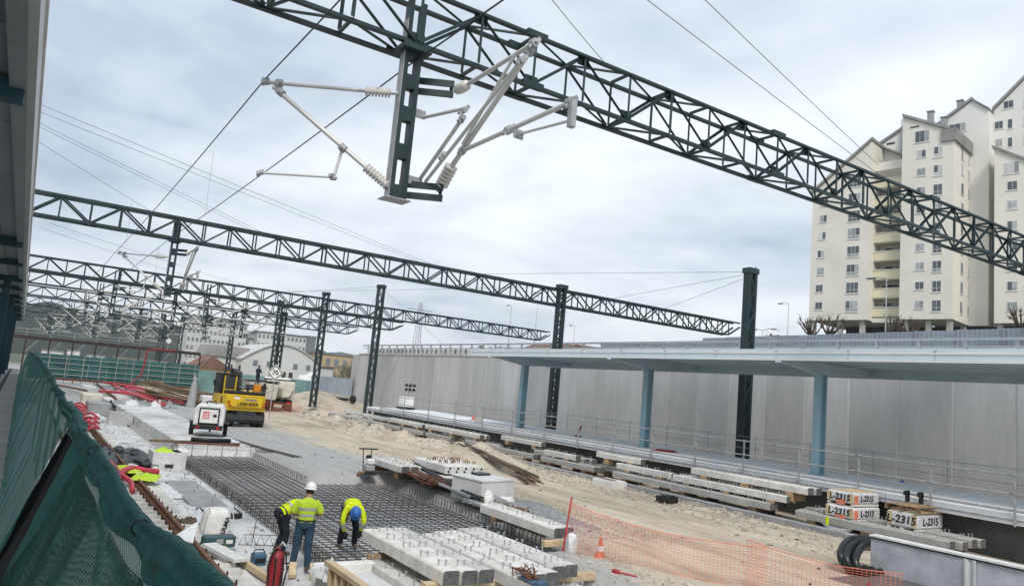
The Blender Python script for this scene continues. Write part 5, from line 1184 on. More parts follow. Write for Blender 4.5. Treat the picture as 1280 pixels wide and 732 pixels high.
for i in range(5): tri.chain([(4.75 + .18 * i, 17.9 - .05 * i, .05), (4.84 + .18 * i, 17.85 - .05 * i, .28), (4.93 + .18 * i, 17.85 - .05 * i, .05)], .008, 4)
tri.chain([(4.75, 17.9, .05), (5.7, 17.6, .05)], .008, 4); tri.chain([(4.84, 17.85, .28), (5.6, 17.62, .28)], .008, 4)
tag(tri.build('lattice_spacer', 'rebar'), 'thin triangular wire spacer standing beside the mesh', 'spacer')
for i in range(22): MB().chain([(5.05 + .7 * ((i * 37) % 11) / 11, 15.6 + .85 * i, .02), (5.07 + .7 * ((i * 37) % 11) / 11, 15.6 + .85 * i, .2)], .01, 5).build('starter_bar', 'rebar', bpy.data.objects['concrete_strip'])
# formwork trough in the foreground
cg = T('concrete_trough', 'concrete trough with a white rim at the bottom of the picture', 'trough', (6, 12.5, 0))
MB().box(5.2, 6.35, 10.2, 14.0, .0, .34).build('body', 'concrete_slab', cg); MB().box(5.15, 6.35, 13.86, 14.08, .1, .52).build('rim', 'concrete_pale', cg, bevel=.02); MB().box(5.15, 5.3, 10.2, 13.85, .1, .48).build('rim', 'concrete', cg, bevel=.02)
of = T('formwork_panel', 'ochre timber formwork panel with ribs at the bottom of the picture', 'formwork', (4.95, 12, 0))
MB().box(5.06, 5.1, 10.2, 12.9, .1, .82).build('face_sheet', 'ochre_form', of)
for z in (.14, .80): MB().box(4.93, 5.06, 10.2, 12.9, z - .04, z + .04).build('frame_rail', 'timber_pale', of)
for y in np.arange(10.3, 12.95, .3): MB().box(4.95, 5.06, y - .03, y + .03, .18, .76).build('rib', 'timber_pale', of)
cloth('white_rag', 'white rag hanging over the formwork panel corner', (5.15, 13.2, .5), .5, .8, .25, 'tarp_white', 31, 'rag')
for i, (x, y, a) in enumerate(((5.12, 15.0, .5), (5.5, 14.85, -.4))): tag(MB().bar((x - .1, y - .22, .1), (x + .02 * a, y + .12, .26), .14, .09).build('timber_block', 'timber_pale', bevel=.008), '%s pale timber block at the feet of the white-helmet worker' % ['left', 'right'][i], 'timber', 'timber blocks at the feet of the worker')
# ================================================================ PEOPLE
def body_mesh(name, mb, mats, parent, voxel=.02, smooth_it=4):
    o = mb.build(name, mats, parent, smooth=True, local=True)
    md = o.modifiers.new('remesh', 'REMESH'); md.mode = 'VOXEL'; md.voxel_size = voxel; md.use_smooth_shade = True
    ms = o.modifiers.new('smooth', 'SMOOTH'); ms.factor = .5; ms.iterations = smooth_it
    return o
def lerp(a, b, t): return Vector(a).lerp(Vector(b), t)
def hand(mb, wrist, dirv, side, s=1.0):
    """palm, four fingers of different length and a thumb, slightly curled"""
    w = Vector(wrist); d = Vector(dirv).normalized(); a = d.cross(Vector((0, 0, 1)) if abs(d.z) < .8 else Vector((0, 1, 0))).normalized(); b = a.cross(d)
    mb.chain([w, w + d * .05, w + d * .095], [.028, .042, .04], 8, ell=[(1, .7)] * 3)
    for i, L in enumerate((.062, .075, .07, .055)):
        o = (i - 1.5) * .021; p = w + d * .085 + a * o; mb.chain([p, p + d * L * .55, p + d * L * .8 - b * L * .5], [.0105, .0095, .008], 6)
    p = w + d * .03 + a * side * .035; mb.chain([p, p + d * .035 + a * side * .025, p + d * .065 + a * side * .02 - b * .02], [.013, .011, .009], 6)
def head(mb, c, fwd, up, s=1.0):
    c = Vector(c); f = Vector(fwd).normalized(); u = Vector(up).normalized(); r = f.cross(u)
    ring = [(-.13, .045, .05), (-.10, .062, .075), (-.05, .072, .09), (0, .078, .098), (.05, .077, .097), (.09, .062, .078), (.115, .03, .035)]
    b0 = len(mb.v)
    for z, rx, ry in ring:
        for k in range(14):
            th = 2 * math.pi * k / 14; p = c + u * z + r * rx * math.cos(th) + f * ry * math.sin(th); mb.v.append(tuple(p))
    for i in range(len(ring) - 1):
        for k in range(14): mb.f.append((b0 + i * 14 + k, b0 + i * 14 + (k + 1) % 14, b0 + (i + 1) * 14 + (k + 1) % 14, b0 + (i + 1) * 14 + k)); mb.mi.append(0)
    mb.f.append(tuple(b0 + k for k in range(13, -1, -1))); mb.f.append(tuple(b0 + 6 * 14 + k for k in range(14))); mb.mi += [0, 0]
    mb.chain([c + f * .09 + u * .02, c + f * .118 - u * .025, c + f * .10 - u * .03], [.012, .017, .012], 6)   # nose
    mb.chain([c + f * .088 - u * .065 - r * .02, c + f * .094 - u * .066, c + f * .088 - u * .065 + r * .02], .008, 6)      # mouth
    for s_ in (-1, 1): mb.ball(c + r * s_ * .079 - f * .005, .012, .022, .03, 8); mb.ball(c + f * .088 + r * s_ * .03 + u * .015, .013, n=6)
def helmet(parent, c, fwd, up, m, local=True):
    c = Vector(c); f = Vector(fwd).normalized(); u = Vector(up).normalized(); r = f.cross(u); mb = MB(); n = 20
    rings = [(.02, .112, .128), (.055, .112, .128), (.09, .104, .118), (.125, .08, .092), (.148, .045, .052), (.155, .008, .01)]
    b0 = len(mb.v)
    for z, rx, ry in rings:
        for k in range(n): th = 2 * math.pi * k / n; mb.v.append(tuple(c + u * z + r * rx * math.cos(th) + f * ry * math.sin(th)))
    for i in range(5):
        for k in range(n): mb.f.append((b0 + i * n + k, b0 + i * n + (k + 1) % n, b0 + (i + 1) * n + (k + 1) % n, b0 + (i + 1) * n + k)); mb.mi.append(0)
    o = mb.build('helmet', m, parent, smooth=True, local=True)
    b = MB(); 
    for k in range(n):
        th = 2 * math.pi * k / n; e = 1 + .22 * max(0, math.sin(th)) ** 2
        for sc_, dz in ((1.0, .03), (1.12 * e, .012), (1.12 * e, .004), (1.0, .018)): b.v.append(tuple(c + u * dz + r * .112 * sc_ * math.cos(th) + f * .128 * sc_ * math.sin(th)))
    for k in range(n):
        for q in range(4): a0 = k * 4 + q; a1 = k * 4 + (q + 1) % 4; b1 = ((k + 1) % n) * 4 + (q + 1) % 4; b0_ = ((k + 1) % n) * 4 + q; b.f.append((a0, b0_, b1, a1)); b.mi.append(0)
    bo = link('helmet_brim', b.mesh('helmet_brim', m), o, Matrix.Identity(4)); bo.matrix_parent_inverse = Matrix.Identity(4)
    rg = MB().chain([c + u * .157 + f * .06, c + u * .165, c + u * .157 - f * .06], .012, 6); ro = link('helmet_ridge', rg.mesh('helmet_ridge', m), o); ro.matrix_parent_inverse = Matrix.Identity(4)
    return o
def loft(mb, secs, n=16):
    """secs: (center, right axis, fwd axis, rx, ry)"""
    b0 = len(mb.v)
    for c, r, f, rx, ry in secs:
        for k in range(n):
            th = 2 * math.pi * k / n; cs, sn = math.cos(th), math.sin(th)
            mb.v.append(tuple(Vector(c) + Vector(r) * rx * math.copysign(abs(cs) ** .85, cs) + Vector(f) * ry * math.copysign(abs(sn) ** .85, sn)))
    for i in range(len(secs) - 1):
        for k in range(n): mb.f.append((b0 + i * n + k, b0 + i * n + (k + 1) % n, b0 + (i + 1) * n + (k + 1) % n, b0 + (i + 1) * n + k)); mb.mi.append(0)
    mb.f.append(tuple(b0 + k for k in range(n - 1, -1, -1))); mb.f.append(tuple(b0 + (len(secs) - 1) * n + k for k in range(n))); mb.mi += [0, 0]
def worker(label, loc, rz, J, shirt, trousers, hat, long_sleeve, gloves, bands=(), legwear_r=1.0, dark_arm=False):
    """J: joints in the person's frame, x right, y forward, z up"""
    t = T('person', label, 'person', loc, rz, 'workers on the site')
    V = {k: Vector(v) for k, v in J.items()}
    pel, nk, hd = V['pelvis'], V['neck'], V['head']
    sh = [V['shL'], V['shR']]; r = (V['shR'] - V['shL']).normalized(); upv = (nk - pel).normalized(); f = upv.cross(r).normalized()
    def torso(mb, g):
        S_ = []
        for tt, rx, ry in ((-.12, .155, .115), (.0, .165, .12), (.25, .15, .11), (.5, .165, .12), (.72, .185, .125), (.88, .17, .11), (.97, .10, .085), (1.04, .06, .06)):
            S_.append((pel.lerp(nk, tt) + f * V.get('bend', Vector((0, 0, 0))).y * math.sin(math.pi * max(0, min(1, tt))), r, f, rx + g, ry + g))
        loft(mb, S_)
    # skin: one continuous body
    b = MB(); torso(b, -.012); b.chain([nk - upv * .03, nk.lerp(hd, .45), hd - (hd - nk).normalized() * .06], [.06, .055, .055], 10)
    hf = V.get('face', f); hu = V.get('headup', (hd - nk).normalized()); head(b, hd, hf, hu)
    for s, S_ in ((-1, 'L'), (1, 'R')):
        b.chain([V['sh' + S_] - r * s * .03, V['sh' + S_].lerp(V['el' + S_], .5), V['el' + S_], V['el' + S_].lerp(V['wr' + S_], .4), V['wr' + S_]], [.055, .047, .04, .038, .027], 10)
        hand(b, V['wr' + S_], V['wr' + S_] - V['el' + S_], -s)
        b.chain([V['hip' + S_] + upv * .05, V['hip' + S_].lerp(V['kn' + S_], .5), V['kn' + S_], V['kn' + S_].lerp(V['an' + S_], .35), V['an' + S_]], [.088, .072, .055, .054, .038], 10)
    body_mesh('body', b, 'skin', t, .014, 2)
    # shirt
    m = MB(); torso(m, .012)
    for s, S_ in ((-1, 'L'), (1, 'R')):
        if long_sleeve: m.chain([V['sh' + S_] - r * s * .05, V['sh' + S_].lerp(V['el' + S_], .5), V['el' + S_], V['el' + S_].lerp(V['wr' + S_], .5), V['el' + S_].lerp(V['wr' + S_], .92)], [.078, .068, .06, .055, .046], 12)
        else: m.chain([V['sh' + S_] - r * s * .05, V['sh' + S_].lerp(V['el' + S_], .4), V['sh' + S_].lerp(V['el' + S_], .85)], [.08, .076, .074], 12)
    so_ = body_mesh('shirt', m, shirt, t, .016, 3)
    # trousers
    m = MB(); loft(m, [(pel.lerp(nk, tt), r, f, rx, ry) for tt, rx, ry in ((-.2, .14, .12), (-.05, .18, .14), (.12, .165, .125))])
    for s, S_ in ((-1, 'L'), (1, 'R')):
        k_ = legwear_r
        m.chain([V['hip' + S_] + upv * .08, V['hip' + S_].lerp(V['kn' + S_], .45), V['kn' + S_], V['kn' + S_].lerp(V['an' + S_], .4), V['kn' + S_].lerp(V['an' + S_], .98)], [.105 * k_, .092 * k_, .075 * k_, .074 * k_, .068 * k_], 12)
    body_mesh('trousers', m, trousers, t, .016, 3)
    MB().chain([pel.lerp(nk, .13) + r * .178 * math.cos(a) + f * .137 * math.sin(a) for a in [2 * math.pi * i / 24 for i in range(25)]], .018, 6).build('belt', 'machine_black', t, local=True)
    for s, S_ in ((-1, 'L'), (1, 'R')):
        an = V['an' + S_]; ff = V.get('foot' + S_, Vector((0, 1, 0))).normalized()
        m = MB(); m.chain([an - ff * .06 + Vector((0, 0, -.045)), an + Vector((0, 0, -.03)), an + ff * .09 + Vector((0, 0, -.045)), an + ff * .2 + Vector((0, 0, -.06))], [.045, .056, .048, .035], 10); m.chain([an + Vector((0, 0, -.03)), an + Vector((0, 0, .1))], [.055, .055], 10)
        body_mesh('boot', m, 'boot', t, .014, 2)
        if gloves:
            m = MB(); d_ = V['wr' + S_] - V['el' + S_]; hand(m, V['wr' + S_], d_, -s); m.v = [tuple(V['wr' + S_] + (Vector(q) - V['wr' + S_]) * 1.22) for q in m.v]; m.chain([V['wr' + S_] - d_.normalized() * .05, V['wr' + S_] + d_.normalized() * .03], [.042, .04], 8)
            body_mesh('glove', m, 'glove', t, .009, 1)
    # reflective bands
    for tt, rx, ry in bands: MB().add(*ringband(pel.lerp(nk, tt) + f * V.get('bend', Vector((0, 0, 0))).y * math.sin(math.pi * tt), r, f, upv, rx, ry, .027)).build('reflective_band', 'band', so_ and t, local=True)
    if long_sleeve:
        for S_ in 'LR':
            for tt in (.55, .8):
                c_ = V['el' + S_].lerp(V['wr' + S_], tt - .25); d_ = (V['wr' + S_] - V['el' + S_]).normalized(); a_ = d_.orthogonal().normalized(); MB().add(*ringband(c_, a_, d_.cross(a_), d_, .066 - .01 * tt, .066 - .01 * tt, .022)).build('reflective_band', 'band', t, local=True)
    # hair
    hr = MB(); c_ = hd - Vector(hf).normalized() * .012
    hfN = Vector(hf).normalized(); huN = Vector(hu).normalized(); hrx = hfN.cross(huN)
    loft(hr, [(c_ + huN * z - hfN * .012, hrx, hfN, rx, ry) for z, rx, ry in ((-.075, .06, .05), (-.05, .078, .075), (0, .086, .088), (.05, .085, .098), (.1, .06, .07))])
    hr.build('hair', 'hair', t, smooth=True, local=True)
    helmet(t, hd + huN * .01, hf, hu, hat)
    return t
def ringband(c, r, f, u, rx, ry, h, n=24):
    vs = []
    for k in range(n):
        th = 2 * math.pi * k / n; cs, sn = math.cos(th), math.sin(th)
        for g_, dz in ((0, -h), (.006, -h), (.006, h), (0, h)): vs.append(tuple(Vector(c) + Vector(r) * (rx + g_) * math.copysign(abs(cs) ** .85, cs) + Vector(f) * (ry + g_) * math.copysign(abs(sn) ** .85, sn) + Vector(u) * dz))
    return vs, [(k * 4 + q, k * 4 + (q + 1) % 4, ((k + 1) % n) * 4 + (q + 1) % 4, ((k + 1) % n) * 4 + q) for k in range(n) for q in range(4)]
stand = dict(pelvis=(0, 0, .98), neck=(0, -.01, 1.47), head=(.02, .03, 1.63), face=(.25, 1, -.12), headup=(.04, .08, 1), shL=(-.19, -.01, 1.41), shR=(.19, -.01, 1.41), elL=(-.29, .02, 1.14), elR=(.30, .03, 1.14), wrL=(-.20, .22, 1.10), wrR=(.17, .25, 1.12),
             hipL=(-.095, 0, .93), hipR=(.095, 0, .93), knL=(-.13, .03, .52), knR=(.11, .03, .52), anL=(-.17, -.02, .12), anR=(.13, -.02, .12), footL=(-.3, 1, 0), footR=(.25, 1, 0))
worker('worker in white helmet and yellow shirt standing with his back to the viewer', (5.33, 15.25, .04), R(-18), stand, 'hivis', 'denim', 'helmet_white', False, False, bands=((.34, .158, .122), (.60, .182, .132)))
bend1 = dict(pelvis=(0, -.16, .90), neck=(.02, .33, 1.10), bend=(0, -.05, 0), head=(.03, .46, 1.03), face=(0, .45, -1), headup=(0, 1, .35), shL=(-.17, .27, 1.08), shR=(.2, .27, 1.08), elL=(-.22, .40, .82), elR=(.23, .36, .80), wrL=(-.10, .46, .60), wrR=(.12, .42, .58),
             hipL=(-.1, -.14, .86), hipR=(.1, -.14, .86), knL=(-.14, .02, .48), knR=(.12, -.02, .48), anL=(-.15, -.1, .12), anR=(.14, -.1, .12))
worker('bending worker half hidden behind the standing white-helmet worker', (5.42, 16.75, .04), R(-82), bend1, 'hivis_b', 'navy', 'helmet_white', True, True, bands=((.4, .165, .13),))
bend2 = dict(pelvis=(0, -.25, .92), neck=(0, .27, .98), bend=(0, -.07, 0), head=(.0, .40, .90), face=(0, .25, -1), headup=(0, 1, .1), shL=(-.18, .22, .98), shR=(.18, .22, .98), elL=(-.24, .30, .70), elR=(.24, .28, .70), wrL=(-.20, .24, .46), wrR=(.16, .24, .44),
             hipL=(-.1, -.22, .86), hipR=(.1, -.22, .86), knL=(-.16, -.04, .48), knR=(.14, -.06, .48), anL=(-.18, -.12, .12), anR=(.16, -.12, .12))
worker('worker in blue helmet bending down over the mesh towards the viewer', (6.78, 16.45, .17), R(172), bend2, 'hivis_b', 'navy', 'helmet_blue', True, True, bands=((.3, .165, .13),))
# man in the trench behind the platform: head and shoulders show above the deck edge
worker('worker in teal helmet whose head shows above the rear platform edge', (31.1, 17.25, .11), R(100), stand, 'hivis_b', 'navy', 'helmet_blue', True, False)
# ================================================================ MACHINES
def wheel(parent, c, axis, r, w, m='tyre', rimm='machine_grey'):
    c, a = Vector(c), Vector(axis).normalized(); h = w / 2
    o = MB().lathe([(0, r * .62), (.02, r * .9), (.06, r), (w - .06, r), (w - .02, r * .9), (w, r * .62)], c - a * h, c + a * h, 24).build('wheel', m, parent, smooth=False)
    MB().lathe([(-.005, r * .3), (0, r * .58), (w, r * .58), (w + .005, r * .3)], c - a * h, c + a * h, 18).build('rim', rimm, o)
    J = MB()
    for k in range(20):
        th = 2 * math.pi * k / 20; b_ = a.orthogonal().normalized(); d_ = (b_ * math.cos(th) + a.cross(b_) * math.sin(th)); J.bar(c + d_ * r * .985 - a * h * .9, c + d_ * r * .985 + a * h * .9, .05, .05)
    J.build('tread', m, o); return o
# --- wheeled excavator seen from behind, local frame: x right, y forward
ex = T('wheeled_excavator', 'yellow wheeled excavator with its rear counterweight towards the viewer', 'excavator', (11.8, 48.6, .5), R(2))
EX = wmx(ex)
def e(mb, name, m, parent=ex, **k): return link_local(mb, name, m, parent, **k)
def link_local(mb, name, m, parent, smooth=False, bevel=0):
    o = link(name, mb.mesh(name, m, smooth), parent, wmx(root_of(parent)))
    if bevel: md = o.modifiers.new('bevel', 'BEVEL'); md.width = bevel; md.segments = 2; md.limit_method = 'ANGLE'
    return o
def root_of(o):
    while o.parent is not None: o = o.parent
    return o
ch = e(MB().box(-.55, .55, -1.5, 2.2, .55, .95), 'chassis', 'machine_grey', bevel=.03)
e(MB().box(-1.1, 1.1, -1.75, -1.55, .45, .75).box(-1.15, 1.15, -1.62, -1.5, .3, .62), 'stabiliser_blade', 'machine_grey', bevel=.02)
for y in (-1.0, 1.7):
    MBx = MB().tube((-1, y, .55), (1, y, .55), .13, 10); e(MBx, 'axle', 'machine_grey')
    for s in (-1, 1):
        for k in (0, 1):
            w = wheel(ex, EX @ Vector((s * (1.08 - .36 * k), y, .52)), EX.to_3x3() @ Vector((1, 0, 0)), .52, .32)
e(MB().lathe([(0, .55), (.22, .55)], (0, .3, .95), (0, .3, 2), 20), 'slew_ring', 'machine_grey')
# upper structure: counterweight with rounded rear
cw = [(-1.25, -.9), (-1.2, -1.35), (-.9, -1.62), (.9, -1.62), (1.2, -1.35), (1.25, -.9)]
e(MB().prism(cw, 1.15, 1.95), 'counterweight', 'yellow_paint', bevel=.06)
e(MB().prism([(-1.22, 1.15), (1.22, 1.15), (1.12, 1.0), (-1.12, 1.0)], -1.5, -.9, ax='y'), 'counterweight_skirt', 'yellow_paint')
e(MB().box(-1.24, 1.24, -.9, 1.6, 1.15, 1.9), 'upper_body', 'yellow_paint', bevel=.04)
e(MB().prism([(-1.1, -1.45), (1.1, -1.45), (1.15, -.2), (-1.1, -.2)], 1.95, 2.14), 'engine_hood', 'machine_black', bevel=.05)
e(MB().box(.15, 1.22, -.2, 1.2, 1.9, 2.2), 'side_hood', 'yellow_paint', bevel=.05)
e(MB().box(.55, .95, -.9, -.5, 2.14, 2.62), 'air_filter_box', 'amber', bevel=.04)
for k in range(7): e(MB().box(-.95 + .1 * k, -.89 + .1 * k, -1.3, -.4, 2.14, 2.16), 'hood_slot', 'machine_grey')
for s in (-.9, .9): e(MB().chain([(s, -1.45, 1.95), (s, -1.45, 2.25), (s, -.4, 2.25), (s, -.4, 2.0)], .02, 6), 'grab_rail', 'machine_black')
e(MB().chain([(-.5, -1.66, .95), (-.3, -1.68, .7), (.2, -1.68, .75), (.5, -1.66, .95)], .03, 6), 'hose', 'machine_black'); e(MB().box(-.5, -.2, -1.69, -1.5, .75, .95).box(.15, .6, -1.7, -1.5, .7, .9), 'tow_block', 'machine_grey')
e(MB().tube((.2, -.7, 2.1), (.2, -.7, 2.45), .07, 10), 'exhaust', 'machine_black')
cb = e(MB().box(-1.24, -1.14, -.1, 1.7, 1.9, 3.02).box(-.35, -.25, -.1, 1.7, 1.9, 3.02).box(-1.24, -.25, -.1, 0, 1.9, 2.25).box(-1.26, -.23, -.15, 1.75, 3.02, 3.12), 'cab', 'machine_black', bevel=.02)
e(MB().box(-1.13, -1.05, -.13, -.09, 1.9, 3.02).box(-.45, -.36, -.13, -.09, 1.9, 3.02).box(-1.05, -.45, -.13, -.09, 1.9, 2.22), 'cab_frame', 'yellow_paint', cb)
e(MB().box(-1.12, -.37, -.08, -.05, 2.27, 2.98), 'cab_glass', 'glass', cb); e(MB().box(-1.2, -1.18, .1, 1.6, 2.3, 2.98), 'cab_glass', 'glass', cb); e(MB().box(-1.13, -.37, 1.66, 1.69, 2.0, 2.98), 'cab_glass', 'glass', cb)
e(MB().box(-1.27, -1.2, .0, .1, 1.9, 3.02), 'cab_pillar', 'machine_black', cb); e(MB().box(-1.2, -.3, -.16, 1.76, 3.121, 3.16), 'cab_roof', 'machine_black', cb); e(MB().box(-.95, -.55, .3, .8, 1.95, 2.75), 'seat', 'machine_black', cb)
e(MB().ball((-.9, .2, 3.2), .08), 'beacon', 'amber', cb)
bm = e(MB().prism([(.6, 1.9), (1.4, 2.0), (2.4, 3.35), (2.1, 3.5), (.9, 3.3)], -.17, .20, ax='x'), 'boom', 'machine_grey', bevel=.03)
e(MB().prism([(2.1, 3.4), (2.4, 3.35), (4.6, 2.4), (4.4, 2.1)], -.12, .15, ax='x'), 'dipper_arm', 'yellow_paint', bm, bevel=.02)
for s in (-.24, .27): e(MB().tube((s, 1.6, 1.9), (s, 2.1, 3.7), .07, 8), 'cylinder', 'machine_black', bm)
e(MB().prism([(4.3, 1.2), (5.0, 1.3), (4.9, 2.2), (4.4, 2.3)], -.45, .48, ax='x'), 'bucket', 'machine_grey', bm, bevel=.03)
for z in (2.4, 2.9): e(MB().tube((-.2, -.15, z), (.75, -.15, z), .022, 6), 'handrail', 'galv_dull')
e(MB().tube((.75, -.15, 2.1), (.75, -.15, 2.92), .022, 6), 'handrail', 'galv_dull')
for s in (-1, 1):
    e(MB().chain([(s * 1.2, .3, 2.3), (s * 1.5, .4, 2.5)], .02, 6).box(s * 1.55 - .08, s * 1.55 + .08, .38, .44, 2.35, 2.7), 'mirror', 'machine_black')
    e(MB().box(s * 1.0 - .09, s * 1.0 + .09, -1.66, -1.6, 1.26, 1.34), 'tail_light', 'red_lens'); e(MB().box(s * 1.08 - .06, s * 1.08 + .06, -1.58, -1.5, 1.46, 1.54), 'tail_light', 'red_lens')
for k in range(3): e(MB().box(-1.26, -1.235, -.7 + .1 * k, -.62 + .1 * k, 1.35, 1.75), 'vent', 'machine_black')
e(MB().box(-.8, -.45, -1.632, -1.6, 1.68, 1.82), 'badge', 'sign_white'); e(MB().box(-.15, .55, -1.632, -1.6, 1.62, 1.72), 'name_strip', 'far_grey')
for z in (1.22, 1.85): e(MB().box(-.85, .85, -1.628, -1.6, z, z + .02), 'seam', 'machine_black')
def tx(body, size, m, parent, p, r, u, b_=0.0):
    M3 = wmx(root_of(parent)); return text(body, size, m, parent, M3 @ Vector(p), M3.to_3x3() @ Vector(r), M3.to_3x3() @ Vector(u), b_)
tx('LIEBHERR', .30, 'ink', ex, (.05, -1.64, 1.40), (1, 0, 0), (0, 0, 1), .006); link_local(MB().box(.60, .92, -1.6, -1.56, 1.80, 1.86), 'type_strip', 'ink_red', ex)
# --- compressor
cp = T('compressor', 'white towable compressor with a red logo on its rear panel', 'compressor', (8.2, 39.2, .6), R(-14))
def q_(mb, name, m, **k): return link_local(mb, name, m, cp, **k)
q_(MB().box(-.66, .66, -1.0, 1.2, .42, .62), 'chassis', 'machine_black', bevel=.03)
q_(MB().prism([(-.68, .55), (.68, .55), (.68, 1.35), (.55, 1.55), (-.55, 1.55), (-.68, 1.35)], -1.0, 1.3, ax='y'), 'housing', 'machine_white', bevel=.05)
q_(MB().box(-.47, .47, -1.05, -.98, .6, 1.42), 'rear_recess', 'machine_black', bevel=.04); q_(MB().box(-.40, .40, -1.075, -1.05, .70, 1.34), 'rear_panel', 'machine_white')
q_(MB().box(-.66, .66, -1.12, -1.0, .38, .60), 'bumper', 'machine_black', bevel=.03)
for s in (-1, 1):
    q_(MB().box(s * .45 - .07, s * .45 + .07, -1.13, -1.12, .44, .52), 'tail_light', 'red_lens'); wheel(cp, wmx(cp) @ Vector((s * .78, .2, .32)), wmx(cp).to_3x3() @ Vector((1, 0, 0)), .32, .2)
    q_(MB().box(s * .78 - .14, s * .78 + .14, -.25, .65, .62, .68), 'mudguard', 'machine_black', bevel=.02)
q_(MB().box(-.28, .0, -1.079, -1.074, .88, 1.22), 'red_logo', 'ink_red'); q_(MB().box(.18, .34, -1.079, -1.074, .98, 1.12), 'gauge', 'machine_black')
for k in range(3): q_(MB().box(-.25, -.03, -1.083, -1.08, .93 + .09 * k, .97 + .09 * k), 'logo_stripe', 'sign_white')
q_(MB().chain([(-.2, 0, 1.55), (-.2, 0, 1.68), (.2, 0, 1.68), (.2, 0, 1.55)], .03, 6), 'lifting_eye', 'machine_black'); q_(MB().tube((0, 1.3, .45), (0, 2.4, .40), .05, 8), 'drawbar', 'machine_grey'); q_(MB().box(-.69, -.68, -.5, .1, .9, 1.2), 'side_decal', 'ink_red')
q_(MB().box(-.05, .05, 2.2, 2.3, -.1, .42), 'jockey_leg', 'machine_grey')
# --- dump truck
tk = T('dump_truck', 'dusty cream dump truck seen from behind beyond the excavator', 'truck', (20.6, 71, .5), R(-13))
def k_(mb, name, m, **k): return link_local(mb, name, m, tk, **k)
k_(MB().box(-.5, .5, -2.6, 5.0, .7, 1.0), 'chassis', 'machine_black')
k_(MB().prism([(-1.25, 1.15), (1.25, 1.15), (1.3, 2.75), (-1.3, 2.75)], -2.6, 2.6, ax='y'), 'tipper_body', 'truck_cream', bevel=.12)
k_(MB().prism([(-1.12, 1.28), (1.12, 1.28), (1.18, 2.6), (-1.18, 2.6)], -2.68, -2.6, ax='y'), 'tailgate', 'truck_cream', bevel=.1)
k_(MB().chain([(-1.15, -2.7, 2.0), (-1.0, -2.7, 1.4), (-.6, -2.72, 1.25), (.6, -2.72, 1.25), (1.0, -2.7, 1.4), (1.15, -2.7, 2.0)], .035, 6), 'tailgate_seam', 'machine_black')
k_(MB().box(-.25, .25, -2.70, -2.68, 1.35, 2.1), 'dirt_plate', 'rubble')
for s in (-1, 1):
    for i in range(4): k_(MB().box(s * 1.28 - .04, s * 1.28 + .04, -2.2 + 1.4 * i, -2.1 + 1.4 * i, 1.15, 2.72), 'side_rib', 'truck_cream')
    for y in (-1.9, -.5, 3.6): wheel(tk, wmx(tk) @ Vector((s * .98, y, .52)), wmx(tk).to_3x3() @ Vector((1, 0, 0)), .52, .5)
    k_(MB().box(s * .9 - .2, s * .9 + .2, -2.66, -2.6, .72, .9), 'tail_light', 'red_lens'); k_(MB().box(s * .95 - .28, s * .95 + .28, -2.6, -2.56, .3, .75), 'mud_flap', 'machine_black')
k_(MB().box(-1.2, 1.2, -2.66, -2.6, .62, .74), 'bumper', 'machine_grey')
k_(MB().box(-1.22, 1.22, 2.9, 4.9, 1.0, 3.0), 'cab', 'machine_white', bevel=.1); k_(MB().box(-1.23, -1.22, 3.4, 4.6, 1.9, 2.7), 'cab_window', 'glass'); k_(MB().box(-1.0, 1.0, 2.88, 2.9, 2.0, 2.7), 'cab_window', 'glass')
k_(MB().box(-1.34, 1.34, -2.4, 2.6, 2.75, 2.83), 'body_rail', 'machine_black')
# --- second pale dumper beside it
d2 = T('skip_body', 'pale dusty skip body left of the dump truck', 'skip', (18.6, 69, .5), R(-6)); link_local(MB().prism([(-1.2, 1.0), (1.0, 1.0), (1.15, 2.4), (-1.5, 2.6)], -1.6, 1.6, ax='y'), 'body', 'truck_cream', d2, bevel=.1); link_local(MB().box(-1.55, 1.2, -1.65, 1.65, 2.55, 2.66), 'rim', 'machine_black', d2)
for s in (-1, 1): wheel(d2, wmx(d2) @ Vector((s * .9, 0, .5)), wmx(d2).to_3x3() @ Vector((1, 0, 0)), .5, .4)
onet('orange net hung low in front of the far trucks', [(17.2, 66.5, .5), (19.5, 66.8, .5), (22.0, 68, .5)], 1.1, 5, .35, .006)
# --- speed sign
sg = T('speed_sign', 'white diamond speed sign reading 70 on a thin post', 'sign', (15.75, 56, .5))
bar('post', (15.85, 56.03, .5), (15.85, 56.03, 4.4), .06, .06, 'galv_dull', sg)
def diam(s, y0, y1): return MB().add([(15.85 + s * a, y, 3.94 + s * b_) for y in (y0, y1) for a, b_ in ((0, -1), (1, 0), (0, 1), (-1, 0))], [(0, 1, 2, 3), (7, 6, 5, 4), (0, 4, 5, 1), (1, 5, 6, 2), (2, 6, 7, 3), (3, 7, 4, 0)])
diam(.62, 55.96, 55.99).build('plate', 'sign_white', sg); diam(.56, 55.955, 55.96).build('border', 'ink', sg); diam(.47, 55.95, 55.955).build('face', 'sign_white', sg); text('70', .46, 'ink', sg, (15.85, 55.945, 3.94), (1, 0, 0), (0, 0, 1), .012)
